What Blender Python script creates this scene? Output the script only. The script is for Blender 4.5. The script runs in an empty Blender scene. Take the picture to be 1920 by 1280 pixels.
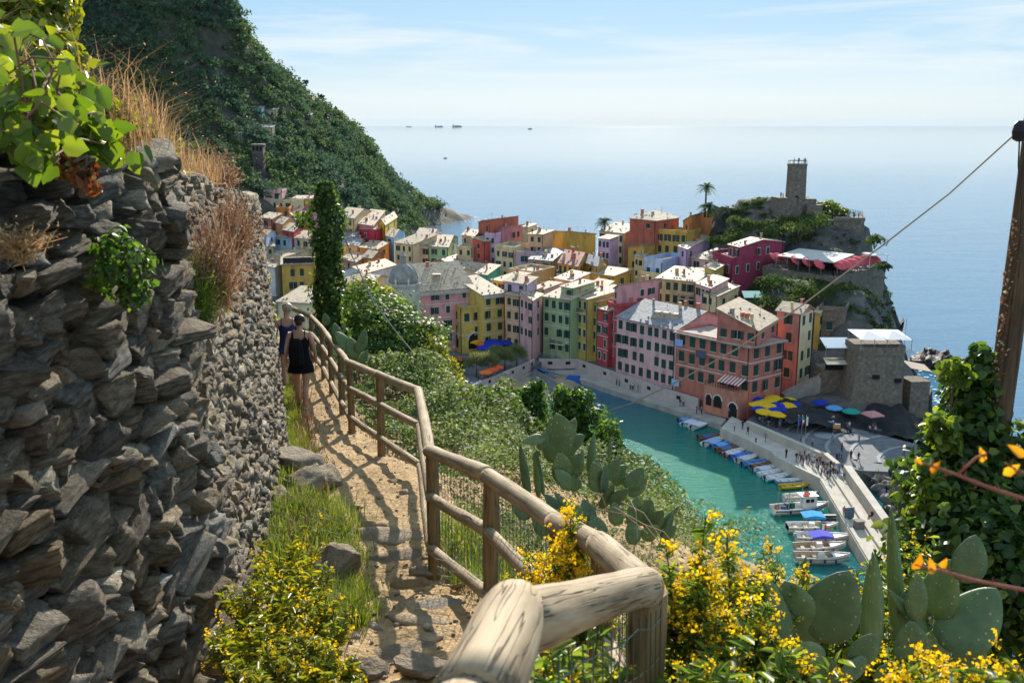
import bpy, bmesh, math, random
import numpy as np
from mathutils import Vector, Matrix

random.seed(7)
RNG = np.random.default_rng(7)
SC = bpy.context.scene
COL = SC.collection
R = math.radians

# ------------------------------------------------------------------ camera
HCAM = 56.0                      # metres above the sea
PITCH = R(12.27)
FPX = 1866.7                     # 35 mm lens on a 36 mm sensor, in photograph pixels
cd = bpy.data.cameras.new('camera')
cd.lens = 35.0
cd.sensor_width = 36.0
cd.clip_start = 0.05
cd.clip_end = 60000
cd.dof.use_dof = True
cd.dof.focus_distance = 22.0
cd.dof.aperture_fstop = 9.0
cam = bpy.data.objects.new('camera', cd)
COL.objects.link(cam)
cam.location = (0, 0, HCAM)
cam.rotation_euler = (R(90) - PITCH, 0, 0)
SC.camera = cam

# ------------------------------------------------------------------ sky, sun, exposure
SUN_AZ, SUN_EL = R(7.0), R(24.0)
world = bpy.data.worlds.new('World')
SC.world = world
world.use_nodes = True
wn, wl = world.node_tree.nodes, world.node_tree.links
wn.clear()
wo = wn.new('ShaderNodeOutputWorld')
bg = wn.new('ShaderNodeBackground')
bg.inputs[1].default_value = 0.096
sky = wn.new('ShaderNodeTexSky')
sky.sky_type = 'NISHITA'
sky.sun_disc = False
sky.sun_elevation = SUN_EL
sky.sun_rotation = SUN_AZ
sky.altitude = 50
sky.air_density = 1.0
sky.dust_density = 0.6
sky.ozone_density = 2.0
tc = wn.new('ShaderNodeTexCoord')
# thin bright haze veil over the whole dome: whitish low down, bluer higher up
sz_ = wn.new('ShaderNodeSeparateXYZ')
wl.new(tc.outputs['Generated'], sz_.inputs[0])
vr = wn.new('ShaderNodeValToRGB')
ve = vr.color_ramp.elements
for p_, c_ in ((0.0, (0.430, 0.490, 0.515)), (0.025, (0.440, 0.520, 0.560)), (0.07, (0.300, 0.445, 0.560)), (0.13, (0.230, 0.395, 0.560)), (0.4, (0.240, 0.400, 0.580)), (1.0, (0.220, 0.370, 0.580))):
 k_ = ve.new(p_) if p_ not in (0.0, 1.0) else ve[0 if p_ == 0 else len(ve) - 1]
 k_.color = (*c_, 1)
wl.new(sz_.outputs[2], vr.inputs[0])
vsc = wn.new('ShaderNodeVectorMath')
vsc.operation = 'SCALE'
vsc.inputs['Scale'].default_value = 10.0
wl.new(vr.outputs[0], vsc.inputs[0])
veil = wn.new('ShaderNodeMixRGB')
veil.inputs[0].default_value = 0.955
wl.new(sky.outputs[0], veil.inputs[1])
wl.new(vsc.outputs[0], veil.inputs[2])
mp = wn.new('ShaderNodeMapping')
mp.inputs['Scale'].default_value = (1.2, 1.2, 15.0)
mp.inputs['Rotation'].default_value = (0.05, 0.07, 0.3)
n1 = wn.new('ShaderNodeTexNoise')
n1.inputs['Scale'].default_value = 2.1
n1.inputs['Detail'].default_value = 9
n1.inputs['Roughness'].default_value = 0.62
n1.inputs['Distortion'].default_value = 0.5
rp = wn.new('ShaderNodeValToRGB')
rp.color_ramp.elements[0].position = 0.45
rp.color_ramp.elements[0].color = (0, 0, 0, 1)
rp.color_ramp.elements[1].position = 0.66
rp.color_ramp.elements[1].color = (0.9, 0.9, 0.9, 1)
mx = wn.new('ShaderNodeMixRGB')
mx.inputs[2].default_value = (5.3, 5.8, 6.0, 1)      # thin high cirrus
wl.new(tc.outputs['Generated'], mp.inputs[0])
wl.new(mp.outputs[0], n1.inputs['Vector'])
wl.new(n1.outputs[0], rp.inputs[0])
wl.new(rp.outputs[0], mx.inputs[0])
wl.new(veil.outputs[0], mx.inputs[1])
wl.new(mx.outputs[0], bg.inputs[0])
wl.new(bg.outputs[0], wo.inputs[0])

sl = bpy.data.lights.new('sun', 'SUN')
sl.energy = 5.0
sl.angle = R(0.53)
sl.color = (1.0, 0.92, 0.80)
sun = bpy.data.objects.new('sun', sl)
COL.objects.link(sun)
SUNV = Vector((math.sin(SUN_AZ) * math.cos(SUN_EL), math.cos(SUN_AZ) * math.cos(SUN_EL), math.sin(SUN_EL)))
sun.rotation_euler = SUNV.to_track_quat('Z', 'Y').to_euler()
sun.location = (0, 0, 200)

vs = SC.view_settings
vs.view_transform = 'Standard'
vs.look = 'None'
vs.exposure = 0.80
vs.gamma = 1.0
vs.use_curve_mapping = False
SC.cycles.use_denoising = True
SC.cycles.max_bounces = 6
SC.cycles.diffuse_bounces = 3
SC.cycles.glossy_bounces = 3
SC.cycles.transmission_bounces = 4
SC.cycles.transparent_max_bounces = 8
SC.cycles.volume_bounces = 0
SC.cycles.sample_clamp_indirect = 6.0
SC.cycles.sample_clamp_direct = 10.0
SC.cycles.caustics_reflective = False
SC.cycles.caustics_refractive = False

# ------------------------------------------------------------------ surveying helpers: sight line of a photo pixel -> place
_cp, _sp = math.cos(PITCH), math.sin(PITCH)
def sight(px, py):
 u = (px - 960.0) / FPX
 v = (640.0 - py) / FPX
 return Vector((u, _cp + v * _sp, -_sp + v * _cp))
def P(px, py, D):
 d = sight(px, py)
 return d * (D / d.y) + Vector((0, 0, HCAM))
def PZ(px, py, z):
 d = sight(px, py)
 return d * ((z - HCAM) / d.z) + Vector((0, 0, HCAM))
def pix(p):
 """world point -> photo pixel (used only to plan sizes)"""
 q = Vector(p) - Vector((0, 0, HCAM))
 dep = q.y * _cp - q.z * _sp
 up = q.y * _sp + q.z * _cp
 return 960 + FPX * q.x / dep, 640 - FPX * up / dep, dep

# ------------------------------------------------------------------ noise
def _hash(ix, iy, iz, s):
 h = (ix * 374761393 + iy * 668265263 + iz * 2147483647 + s * 144665) & 0xFFFFFFFF
 h = ((h ^ (h >> 13)) * 1274126177) & 0xFFFFFFFF
 h = (h ^ (h >> 16)) & 0xFFFF
 return h / 65535.0
def vnoise(p, seed=0):
 p = np.asarray(p, float)
 i = np.floor(p).astype(np.int64)
 f = p - i
 f = f * f * (3 - 2 * f)
 r = 0
 for dx in (0, 1):
  for dy in (0, 1):
   for dz in (0, 1):
    w = (f[:, 0] if dx else 1 - f[:, 0]) * (f[:, 1] if dy else 1 - f[:, 1]) * (f[:, 2] if dz else 1 - f[:, 2])
    r = r + w * _hash(i[:, 0] + dx, i[:, 1] + dy, i[:, 2] + dz, seed)
 return r * 2 - 1
def fbm(p, oct=4, seed=0, gain=0.5):
 p = np.asarray(p, float)
 a, r, s = 1.0, 0, 1.0
 for k in range(oct):
  r = r + a * vnoise(p * s, seed + k * 17)
  a *= gain
  s *= 2.03
 return r
def fbm1(x, y, z=0.0, oct=3, seed=0):
 return float(fbm(np.array([[x, y, z]]), oct, seed)[0])

# ------------------------------------------------------------------ mesh helpers
class MB:
 """collects polygons; build() links them as one mesh object"""
 def __init__(s):
  s.v, s.f, s.m = [], [], []
 def add(s, vs, fs, mi=0):
  o = len(s.v)
  s.v.extend([tuple(a) for a in vs])
  for f in fs:
   s.f.append(tuple(i + o for i in f))
   s.m.append(mi)
 def box(s, c, d, rz=0.0, mi=0, M=None, taper=1.0):
  x, y, z = d[0] / 2, d[1] / 2, d[2] / 2
  pts = []
  for k in (-1, 1):
   t = taper if k > 0 else 1.0
   for a, b in ((-1, -1), (1, -1), (1, 1), (-1, 1)):
    pts.append(Vector((a * x * t, b * y * t, k * z)))
  rot = Matrix.Rotation(rz, 3, 'Z') if M is None else M
  c = Vector(c)
  s.add([rot @ q + c for q in pts], [(3, 2, 1, 0), (4, 5, 6, 7), (0, 1, 5, 4), (1, 2, 6, 5), (2, 3, 7, 6), (3, 0, 4, 7)], mi)
 def prism(s, poly, z0, z1, mi=0, top=None):
  n = len(poly)
  zb = z0 if hasattr(z0, '__len__') else [z0] * n
  zt = z1 if hasattr(z1, '__len__') else [z1] * n
  tp = top or poly
  vs = [(p[0], p[1], zb[i]) for i, p in enumerate(poly)] + [(p[0], p[1], zt[i]) for i, p in enumerate(tp)]
  a = sum(poly[i][0] * poly[(i + 1) % n][1] - poly[(i + 1) % n][0] * poly[i][1] for i in range(n))
  fs = [tuple(range(n, 2 * n)), tuple(reversed(range(n)))]
  for i in range(n):
   j = (i + 1) % n
   fs.append((i, j, n + j, n + i))
  if a < 0:
   fs = [tuple(reversed(f)) for f in fs]
  s.add(vs, fs, mi)
 def tube(s, pts, rad, seg=8, mi=0, cap=True, squash=1.0):
  pts = [Vector(p) for p in pts]
  n = len(pts)
  rads = rad if hasattr(rad, '__len__') else [rad] * n
  ref = Vector((0, 0, 1))
  vs, prev = [], None
  for i in range(n):
   t = (pts[min(i + 1, n - 1)] - pts[max(i - 1, 0)])
   t = t.normalized() if t.length > 1e-9 else Vector((0, 0, 1))
   if prev is None:
    a = t.cross(ref)
    if a.length < 0.05:
     a = t.cross(Vector((1, 0, 0)))
    a.normalize()
   else:
    a = prev - t * prev.dot(t)
    a.normalize()
   prev = a
   b = t.cross(a)
   for k in range(seg):
    an = 2 * math.pi * k / seg
    vs.append(pts[i] + (a * math.cos(an) + b * math.sin(an) * squash) * rads[i])
  fs = []
  for i in range(n - 1):
   for k in range(seg):
    k2 = (k + 1) % seg
    fs.append((i * seg + k, i * seg + k2, (i + 1) * seg + k2, (i + 1) * seg + k))
  if cap:
   fs.append(tuple(reversed(range(seg))))
   fs.append(tuple(range((n - 1) * seg, n * seg)))
  s.add(vs, fs, mi)
 def lathe(s, prof, c=(0, 0, 0), seg=12, mi=0, sx=1.0, sy=1.0):
  vs, fs = [], []
  n = len(prof)
  for r, z in prof:
   for k in range(seg):
    an = 2 * math.pi * k / seg
    vs.append((c[0] + r * math.cos(an) * sx, c[1] + r * math.sin(an) * sy, c[2] + z))
  for i in range(n - 1):
   for k in range(seg):
    k2 = (k + 1) % seg
    fs.append((i * seg + k, i * seg + k2, (i + 1) * seg + k2, (i + 1) * seg + k))
  fs.append(tuple(reversed(range(seg))))
  fs.append(tuple(range((n - 1) * seg, n * seg)))
  s.add(vs, fs, mi)
 def mesh(s, name):
  me = bpy.data.meshes.new(name)
  me.from_pydata(s.v, [], s.f)
  if s.m and max(s.m) > 0:
   me.polygons.foreach_set('material_index', s.m)
  me.update()
  return me
 def build(s, name, mats, parent=None, smooth=False):
  me = s.mesh(name)
  if smooth:
   me.polygons.foreach_set('use_smooth', [True] * len(me.polygons))
  return link(name, me, mats, parent)

def np_mesh(name, V, F):
 """fast mesh from arrays, every face with the same corner count"""
 V = np.ascontiguousarray(V, np.float32)
 F = np.ascontiguousarray(F, np.int32)
 me = bpy.data.meshes.new(name)
 k = F.shape[1]
 me.vertices.add(len(V))
 me.vertices.foreach_set('co', V.ravel())
 me.loops.add(F.size)
 me.loops.foreach_set('vertex_index', F.ravel())
 me.polygons.add(len(F))
 me.polygons.foreach_set('loop_start', np.arange(0, F.size, k, dtype=np.int32))
 me.update(calc_edges=True)
 return me
def smooth(me):
 me.polygons.foreach_set('use_smooth', [True] * len(me.polygons))
 return me
def link(name, data, mats=None, parent=None):
 o = bpy.data.objects.new(name, data)
 COL.objects.link(o)
 if mats is not None and data is not None and len(data.materials) == 0:
  for m in (mats if isinstance(mats, (list, tuple)) else [mats]):
   data.materials.append(m)
 if parent is not None:
  o.parent = parent
 return o
def tag(o, label=None, cat=None, group=None, kind=None):
 if label: o['label'] = label
 if cat: o['category'] = cat
 if group: o['group'] = group
 if kind: o['kind'] = kind
 return o
def empty(name, loc=(0, 0, 0), rz=0.0, label=None, cat=None, group=None):
 o = bpy.data.objects.new(name, None)
 o.empty_display_size = 0.2
 COL.objects.link(o)
 o.location = loc
 o.rotation_euler = (0, 0, rz)
 return tag(o, label, cat, group)
KIDS = {}
def copy_tree(o, parent=None):
 c = o.copy()
 COL.objects.link(c)
 c.parent = parent
 for ch in KIDS.setdefault(o.name, list(o.children)):
  copy_tree(ch, c)
 return c

# ------------------------------------------------------------------ materials
MATS = {}
def nodes_of(name):
 m = bpy.data.materials.new(name)
 m.use_nodes = True
 nt = m.node_tree
 b = nt.nodes['Principled BSDF']
 MATS[name] = m
 return m, nt, b
def _noise(nt, scale, detail=4, rough=0.55, coord='Object', vscale=None):
 t = nt.nodes.new('ShaderNodeTexCoord')
 n = nt.nodes.new('ShaderNodeTexNoise')
 n.inputs['Scale'].default_value = scale
 n.inputs['Detail'].default_value = detail
 n.inputs['Roughness'].default_value = rough
 src = t.outputs[coord]
 if vscale:
  m = nt.nodes.new('ShaderNodeMapping')
  m.inputs['Scale'].default_value = vscale
  nt.links.new(src, m.inputs[0])
  src = m.outputs[0]
 nt.links.new(src, n.inputs['Vector'])
 return n
def _ramp(nt, src, stops):
 r = nt.nodes.new('ShaderNodeValToRGB')
 e = r.color_ramp.elements
 while len(e) < len(stops):
  e.new(0.5)
 for i, (p, c) in enumerate(stops):
  e[i].position = p
  e[i].color = (c[0], c[1], c[2], 1)
 nt.links.new(src, r.inputs[0])
 return r
def _bump(nt, b, src, strength=0.4, dist=0.05):
 k = nt.nodes.new('ShaderNodeBump')
 k.inputs['Strength'].default_value = strength
 k.inputs['Distance'].default_value = dist
 nt.links.new(src, k.inputs['Height'])
 nt.links.new(k.outputs[0], b.inputs['Normal'])
 return k
def mat(name, col, rough=0.8, var=0.25, scale=3.0, bump=0.0, bdist=0.02, metal=0.0, spec=0.3, coord='Object', vscale=None, col2=None, detail=5):
 if name in MATS:
  return MATS[name]
 m, nt, b = nodes_of(name)
 b.inputs['Roughness'].default_value = rough
 b.inputs['Metallic'].default_value = metal
 b.inputs['Specular IOR Level'].default_value = spec
 n = _noise(nt, scale, detail, 0.6, coord, vscale)
 c2 = col2 or tuple(c * (1 - var) for c in col)
 r = _ramp(nt, n.outputs[0], [(0.36, c2), (0.64, col)])
 nt.links.new(r.outputs[0], b.inputs['Base Color'])
 if bump:
  _bump(nt, b, n.outputs[0], bump, bdist)
 return m
def leafmat(name, stops, trans=0.45, rough=0.45, spec=0.35, hue=0.485):
 """leaf: colour differs leaf by leaf, light shines through"""
 m = bpy.data.materials.new(name)
 m.use_nodes = True
 nt = m.node_tree
 b = nt.nodes['Principled BSDF']
 out = nt.nodes['Material Output']
 g = nt.nodes.new('ShaderNodeNewGeometry')
 r = _ramp(nt, g.outputs['Random Per Island'], stops)
 nt.links.new(r.outputs[0], b.inputs['Base Color'])
 b.inputs['Roughness'].default_value = rough
 b.inputs['Specular IOR Level'].default_value = spec
 t = nt.nodes.new('ShaderNodeBsdfTranslucent')
 h = nt.nodes.new('ShaderNodeHueSaturation')
 h.inputs['Hue'].default_value = hue
 h.inputs['Saturation'].default_value = 1.12
 h.inputs['Value'].default_value = 1.9
 nt.links.new(r.outputs[0], h.inputs['Color'])
 nt.links.new(h.outputs[0], t.inputs[0])
 x = nt.nodes.new('ShaderNodeMixShader')
 x.inputs[0].default_value = trans
 nt.links.new(b.outputs[0], x.inputs[1])
 nt.links.new(t.outputs[0], x.inputs[2])
 nt.links.new(x.outputs[0], out.inputs[0])
 MATS[name] = m
 return m
def objcol(name, rough=0.85, dirt=0.25, scale=0.6, bump=0.15, spec=0.2, fine=6.0):
 """paint / plaster whose colour is the object's own colour, with weathering"""
 m, nt, b = nodes_of(name)
 oi = nt.nodes.new('ShaderNodeObjectInfo')
 n = _noise(nt, scale, 6, 0.62, 'Object', (1, 1, 0.45))
 r = _ramp(nt, n.outputs[0], [(0.28, (1 - dirt,) * 3), (0.52, (1, 1, 1)), (0.75, (1.1, 1.08, 1.05))])
 x = nt.nodes.new('ShaderNodeMixRGB')
 x.blend_type = 'MULTIPLY'
 x.inputs[0].default_value = 1
 nt.links.new(oi.outputs['Color'], x.inputs[1])
 nt.links.new(r.outputs[0], x.inputs[2])
 nt.links.new(x.outputs[0], b.inputs['Base Color'])
 b.inputs['Roughness'].default_value = rough
 b.inputs['Specular IOR Level'].default_value = spec
 if bump:
  n2 = _noise(nt, fine, 4)
  _bump(nt, b, n2.outputs[0], bump, 0.03)
 return m

PLASTER = objcol('house_plaster', dirt=.42, scale=.5)
PAINT = objcol('object_paint', rough=0.45, dirt=0.12, scale=2.0, bump=0.0, spec=0.4)
CLOTH = objcol('coloured_cloth', rough=0.9, dirt=0.18, scale=2.5, bump=0.0, spec=0.1)
SHUTTER = mat('shutter_green', (0.022, 0.075, 0.058), rough=0.6, var=0.4, scale=1.2)
PANE = mat('window_glass', (0.018, 0.024, 0.032), rough=0.12, var=0.3, scale=0.6, spec=0.5)
TRIM = mat('white_trim', (0.66, 0.63, 0.57), rough=0.8, var=0.15, scale=2)
DARK = mat('dark_opening', (0.018, 0.016, 0.015), rough=0.9, var=0.3)
IRON = mat('dark_iron', (0.03, 0.03, 0.033), rough=0.5, var=0.2, metal=0.6)
STEEL = mat('grey_steel', (0.34, 0.35, 0.36), rough=0.4, var=0.2, metal=0.7)
def roofmat(name, c1, c2, scale=1.0):
 m, nt, b = nodes_of(name)
 n = _noise(nt, 0.5, 6, 0.65)
 t = nt.nodes.new('ShaderNodeTexCoord')
 v = nt.nodes.new('ShaderNodeTexVoronoi')
 v.inputs['Scale'].default_value = 2.2 * scale
 nt.links.new(t.outputs['Object'], v.inputs['Vector'])
 r1 = _ramp(nt, n.outputs[0], [(0.3, c2), (0.62, c1)])
 x = nt.nodes.new('ShaderNodeMixRGB')
 x.blend_type = 'MULTIPLY'
 x.inputs[0].default_value = 0.75
 r2 = _ramp(nt, v.outputs['Color'], [(0.1, (0.45, 0.45, 0.46)), (0.45, (0.85, 0.85, 0.85)), (0.9, (1.1, 1.08, 1.04))])
 nt.links.new(r1.outputs[0], x.inputs[1])
 nt.links.new(r2.outputs[0], x.inputs[2])
 nt.links.new(x.outputs[0], b.inputs['Base Color'])
 b.inputs['Roughness'].default_value = 0.75
 b.inputs['Specular IOR Level'].default_value = 0.25
 _bump(nt, b, v.outputs['Distance'], 0.5, 0.06)
 return m
SLATE = roofmat('slate_roof', (0.48, 0.375, 0.25), (0.35, 0.285, 0.205))
SLATE_DARK = roofmat('grey_slate_roof', (0.30, 0.30, 0.31), (0.19, 0.20, 0.21))
TERRACOTTA = roofmat('terracotta_roof', (0.42, 0.17, 0.12), (0.26, 0.10, 0.075))
def stonemat(name, stops, scale=2.0, bump=0.8, bdist=0.1, vscale=None, rough=0.9, island=True, fine=14.0, hue=0.5):
 m, nt, b = nodes_of(name)
 n = _noise(nt, scale, 8, 0.68, 'Object', vscale)
 r = _ramp(nt, n.outputs[0], stops)
 src = r.outputs[0]
 if island:
  g = nt.nodes.new('ShaderNodeNewGeometry')
  o = nt.nodes.new('ShaderNodeObjectInfo')
  a = nt.nodes.new('ShaderNodeMath')
  a.operation = 'ADD'
  nt.links.new(g.outputs['Random Per Island'], a.inputs[0])
  nt.links.new(o.outputs['Random'], a.inputs[1])
  f = nt.nodes.new('ShaderNodeMath')
  f.operation = 'FRACT'
  nt.links.new(a.outputs[0], f.inputs[0])
  r2 = _ramp(nt, f.outputs[0], [(0.0, (0.50, 0.47, 0.44)), (0.2, (0.95, 0.90, 0.84)), (0.42, (1.0, 0.84, 0.62)), (0.62, (0.86, 0.90, 0.96)), (0.82, (1.2, 1.08, 0.88)), (1.0, (1.55, 1.52, 1.44))])
  x = nt.nodes.new('ShaderNodeMixRGB')
  x.blend_type = 'MULTIPLY'
  x.inputs[0].default_value = 1
  nt.links.new(src, x.inputs[1])
  nt.links.new(r2.outputs[0], x.inputs[2])
  src = x.outputs[0]
 nt.links.new(src, b.inputs['Base Color'])
 b.inputs['Roughness'].default_value = rough
 b.inputs['Specular IOR Level'].default_value = 0.25
 n2 = _noise(nt, fine, 6, 0.7, 'Object', vscale)
 ad = nt.nodes.new('ShaderNodeMath')
 ad.operation = 'ADD'
 nt.links.new(n.outputs[0], ad.inputs[0])
 mu = nt.nodes.new('ShaderNodeMath')
 mu.operation = 'MULTIPLY'
 mu.inputs[1].default_value = 0.4
 nt.links.new(n2.outputs[0], mu.inputs[0])
 nt.links.new(mu.outputs[0], ad.inputs[1])
 _bump(nt, b, ad.outputs[0], bump, bdist)
 return m
CLIFF = stonemat('cliff_rock', [(0.3, (0.035, 0.033, 0.032)), (0.5, (0.12, 0.11, 0.10)), (0.7, (0.21, 0.19, 0.165))], scale=0.22, bump=1.0, bdist=1.2, vscale=(1, 1, 2.2), island=False, fine=1.1)
MASONRY = stonemat('castle_masonry', [(0.3, (0.10, 0.083, 0.062)), (0.55, (0.205, 0.172, 0.13)), (0.72, (0.32, 0.275, 0.215))], scale=1.4, bump=0.9, bdist=0.25, island=False, fine=3.5)
CONCRETE = mat('quay_concrete', (0.40, 0.37, 0.32), rough=0.9, var=0.28, scale=0.5, bump=0.2, bdist=0.05)
PAVING = mat('square_paving', (0.16, 0.165, 0.17), rough=0.85, var=0.35, scale=0.8, bump=0.3, bdist=0.05)

def rock(seed, sub=3, planes=9, squash=(1, 1, 1), amp=0.10, freq=2.2, dmin=.42):
 """angular fractured stone, about 1 m across"""
 bm = bmesh.new()
 bmesh.ops.create_icosphere(bm, subdivisions=sub, radius=1.0)
 bm.verts.ensure_lookup_table()
 V = np.array([v.co[:] for v in bm.verts])
 F = np.array([[v.index for v in f.verts] for f in bm.faces], np.int32)
 bm.free()
 rg = np.random.default_rng(seed)
 for k in range(planes):
  n = rg.normal(size=3)
  n /= np.linalg.norm(n)
  d = rg.uniform(dmin, 0.8)
  over = np.maximum(0, V @ n - d)
  V = V - over[:, None] * n * 0.96
 V = V * (1 + amp * fbm(V * freq + seed * 3.1, 3, seed)[:, None])
 ext = V.max(0) - V.min(0)
 V = (V - (V.max(0) + V.min(0)) / 2) / ext
 V = V * np.array(squash)
 return V, F

def block(seed, cuts=5, jit=.16, chips=5, amp=.03):
 """split slab of stone: jittered box with chipped corners"""
 bm = bmesh.new()
 bmesh.ops.create_cube(bm, size=1.0)
 bmesh.ops.subdivide_edges(bm, edges=bm.edges[:], cuts=cuts, use_grid_fill=True)
 V = np.array([v.co[:] for v in bm.verts])
 F = np.array([[v.index for v in f.verts] for f in bm.faces], np.int32)
 bm.free()
 rg = np.random.default_rng(seed)
 J = rg.uniform(-jit, jit, (2, 2, 2, 3))
 U = V + .5
 D = 0
 for a in (0, 1):
  for b in (0, 1):
   for c in (0, 1):
    w = (U[:, 0] if a else 1 - U[:, 0]) * (U[:, 1] if b else 1 - U[:, 1]) * (U[:, 2] if c else 1 - U[:, 2])
    D = D + w[:, None] * J[a, b, c]
 V = V + D
 for k in range(chips):
  n = rg.normal(size=3) * np.array([1, .8, .8])
  n /= np.linalg.norm(n)
  m = (V @ n).max()
  d = m * rg.uniform(.62, .9)
  V = V - np.maximum(0, V @ n - d)[:, None] * n
 V = V + amp * np.stack([fbm(V * 4 + seed + 9 * k, 3, seed + k) for k in range(3)], 1)
 # bedding ridges
 V[:, 1] += .02 * np.sin(V[:, 2] * 23 + seed) * np.sign(V[:, 1])
 ext = V.max(0) - V.min(0)
 return (V - (V.max(0) + V.min(0)) / 2) / ext, F

def leaf_cloud(C, N, size, rg, ratio=0.55, jitter=0.35, spread=0.8, fold=0.0):
 """one diamond leaf at each centre C, facing roughly N"""
 n = len(C)
 s = (size * rg.uniform(1 - jitter, 1 + jitter, n))[:, None]
 nn = N + spread * rg.normal(size=(n, 3))
 nn /= np.linalg.norm(nn, axis=1)[:, None] + 1e-9
 t = rg.normal(size=(n, 3))
 t -= nn * (t * nn).sum(1)[:, None]
 t /= np.linalg.norm(t, axis=1)[:, None] + 1e-9
 b = np.cross(nn, t)
 V = np.empty((n, 4, 3))
 V[:, 0] = C - t * s * 0.5
 V[:, 1] = C + b * s * 0.5 * ratio + nn * s * fold
 V[:, 2] = C + t * s * 0.5
 V[:, 3] = C - b * s * 0.5 * ratio + nn * s * fold
 F = np.arange(4 * n, dtype=np.int32).reshape(n, 4)
 return V.reshape(-1, 3), F
def merge(parts):
 Vs, Fs, o = [], [], 0
 for V, F in parts:
  Vs.append(V)
  Fs.append(F + o)
  o += len(V)
 return np.concatenate(Vs), np.concatenate(Fs)
def dirs(n, rg):
 d = rg.normal(size=(n, 3))
 return d / np.linalg.norm(d, axis=1)[:, None]
# ================================================================== SEA
def make_sea():
 m, nt, b = nodes_of('sea_water')
 t = nt.nodes.new('ShaderNodeTexCoord')
 sx = nt.nodes.new('ShaderNodeSeparateXYZ')
 nt.links.new(t.outputs['Object'], sx.inputs[0])
 # shallow sandy harbour: distance from its middle
 vm = nt.nodes.new('ShaderNodeVectorMath')
 vm.operation = 'DISTANCE'
 vm.inputs[1].default_value = (18.0, 150.0, 0.0)
 nt.links.new(t.outputs['Object'], vm.inputs[0])
 nz = _noise(nt, 0.05, 5, 0.6)
 ad = nt.nodes.new('ShaderNodeMath'); ad.operation = 'MULTIPLY_ADD'
 ad.inputs[1].default_value = 40.0
 nt.links.new(nz.outputs[0], ad.inputs[0])
 nt.links.new(vm.outputs['Value'], ad.inputs[2])
 mr = nt.nodes.new('ShaderNodeMapRange')
 mr.inputs['From Min'].default_value = 30
 mr.inputs['From Max'].default_value = 95
 nt.links.new(ad.outputs[0], mr.inputs['Value'])
 r = _ramp(nt, mr.outputs[0], [(0.0, (0.0, 0.185, 0.115)), (0.35, (0.0, 0.135, 0.105)), (0.65, (0.008, 0.09, 0.15)), (1.0, (0.045, 0.165, 0.280))])
 nt.links.new(r.outputs[0], b.inputs['Base Color'])
 b.inputs['IOR'].default_value = 1.333
 b.inputs['Specular IOR Level'].default_value = 0.5
 # roughness grows with distance off shore, where the waves are too small to see one by one
 rr = nt.nodes.new('ShaderNodeMapRange')
 rr.inputs['From Min'].default_value = 180
 rr.inputs['From Max'].default_value = 1500
 rr.inputs['To Min'].default_value = 0.04
 rr.inputs['To Max'].default_value = 0.05
 nt.links.new(sx.outputs['Y'], rr.inputs['Value'])
 nt.links.new(rr.outputs[0], b.inputs['Roughness'])
 a1 = _noise(nt, 1.3, 6, 0.66, 'Object', (0.5, 1.0, 1))
 a2 = _noise(nt, 0.045, 6, 0.62, 'Object', (0.5, 1.0, 1))
 s1 = nt.nodes.new('ShaderNodeMath'); s1.operation = 'MULTIPLY_ADD'
 s1.inputs[1].default_value = 3.5
 nt.links.new(a2.outputs[0], s1.inputs[0])
 nt.links.new(a1.outputs[0], s1.inputs[2])
 k = _bump(nt, b, s1.outputs[0], 0.6, 0.30)
 bs = nt.nodes.new('ShaderNodeMapRange')
 bs.inputs['From Min'].default_value = 220
 bs.inputs['From Max'].default_value = 1600
 bs.inputs['To Min'].default_value = 0.6
 bs.inputs['To Max'].default_value = 0.05
 nt.links.new(sx.outputs['Y'], bs.inputs['Value'])
 nt.links.new(bs.outputs[0], k.inputs['Strength'])
 ys = [-400, 60, 260, 700, 2000, 6000, 45000]
 xs = [-40000, -3000, -300, 300, 3000, 40000]
 V = [(x, y, 0) for y in ys for x in xs]
 F = [(j * 6 + i, j * 6 + i + 1, (j + 1) * 6 + i + 1, (j + 1) * 6 + i) for j in range(6) for i in range(5)]
 o = link('sea', np_mesh('sea', V, F), m)
 tag(o, kind='structure')
make_sea()

# ================================================================== thin-plate terrain from surveyed spots
class Spline2:
 def __init__(s, pts, lam=0.5):
  p = np.array(pts, float)
  s.c = p[:, :2] / 100.0
  n = len(p)
  K = s._k(s.c, s.c) + lam * 0.01 * np.eye(n)
  A = np.zeros((n + 3, n + 3))
  A[:n, :n] = K
  A[:n, n] = 1
  A[:n, n + 1:] = s.c
  A[n, :n] = 1
  A[n + 1:, :n] = s.c.T
  s.w = np.linalg.solve(A, np.concatenate([p[:, 2], np.zeros(3)]))
 @staticmethod
 def _k(a, b):
  return np.sqrt(((a[:, None, :] - b[None, :, :]) ** 2).sum(-1))      # linear kernel: no overshoot
 def __call__(s, q):
  q = np.asarray(q, float) / 100.0
  n = len(s.c)
  return s._k(q, s.c) @ s.w[:n] + s.w[n] + q @ s.w[n + 1:]

def grid_mesh(name, X, Y, Z):
 ny, nx = X.shape
 V = np.stack([X, Y, Z], -1).reshape(-1, 3)
 i = np.arange(ny * nx).reshape(ny, nx)
 F = np.stack([i[:-1, :-1], i[:-1, 1:], i[1:, 1:], i[1:, :-1]], -1).reshape(-1, 4)
 return np_mesh(name, V, F)

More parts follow.
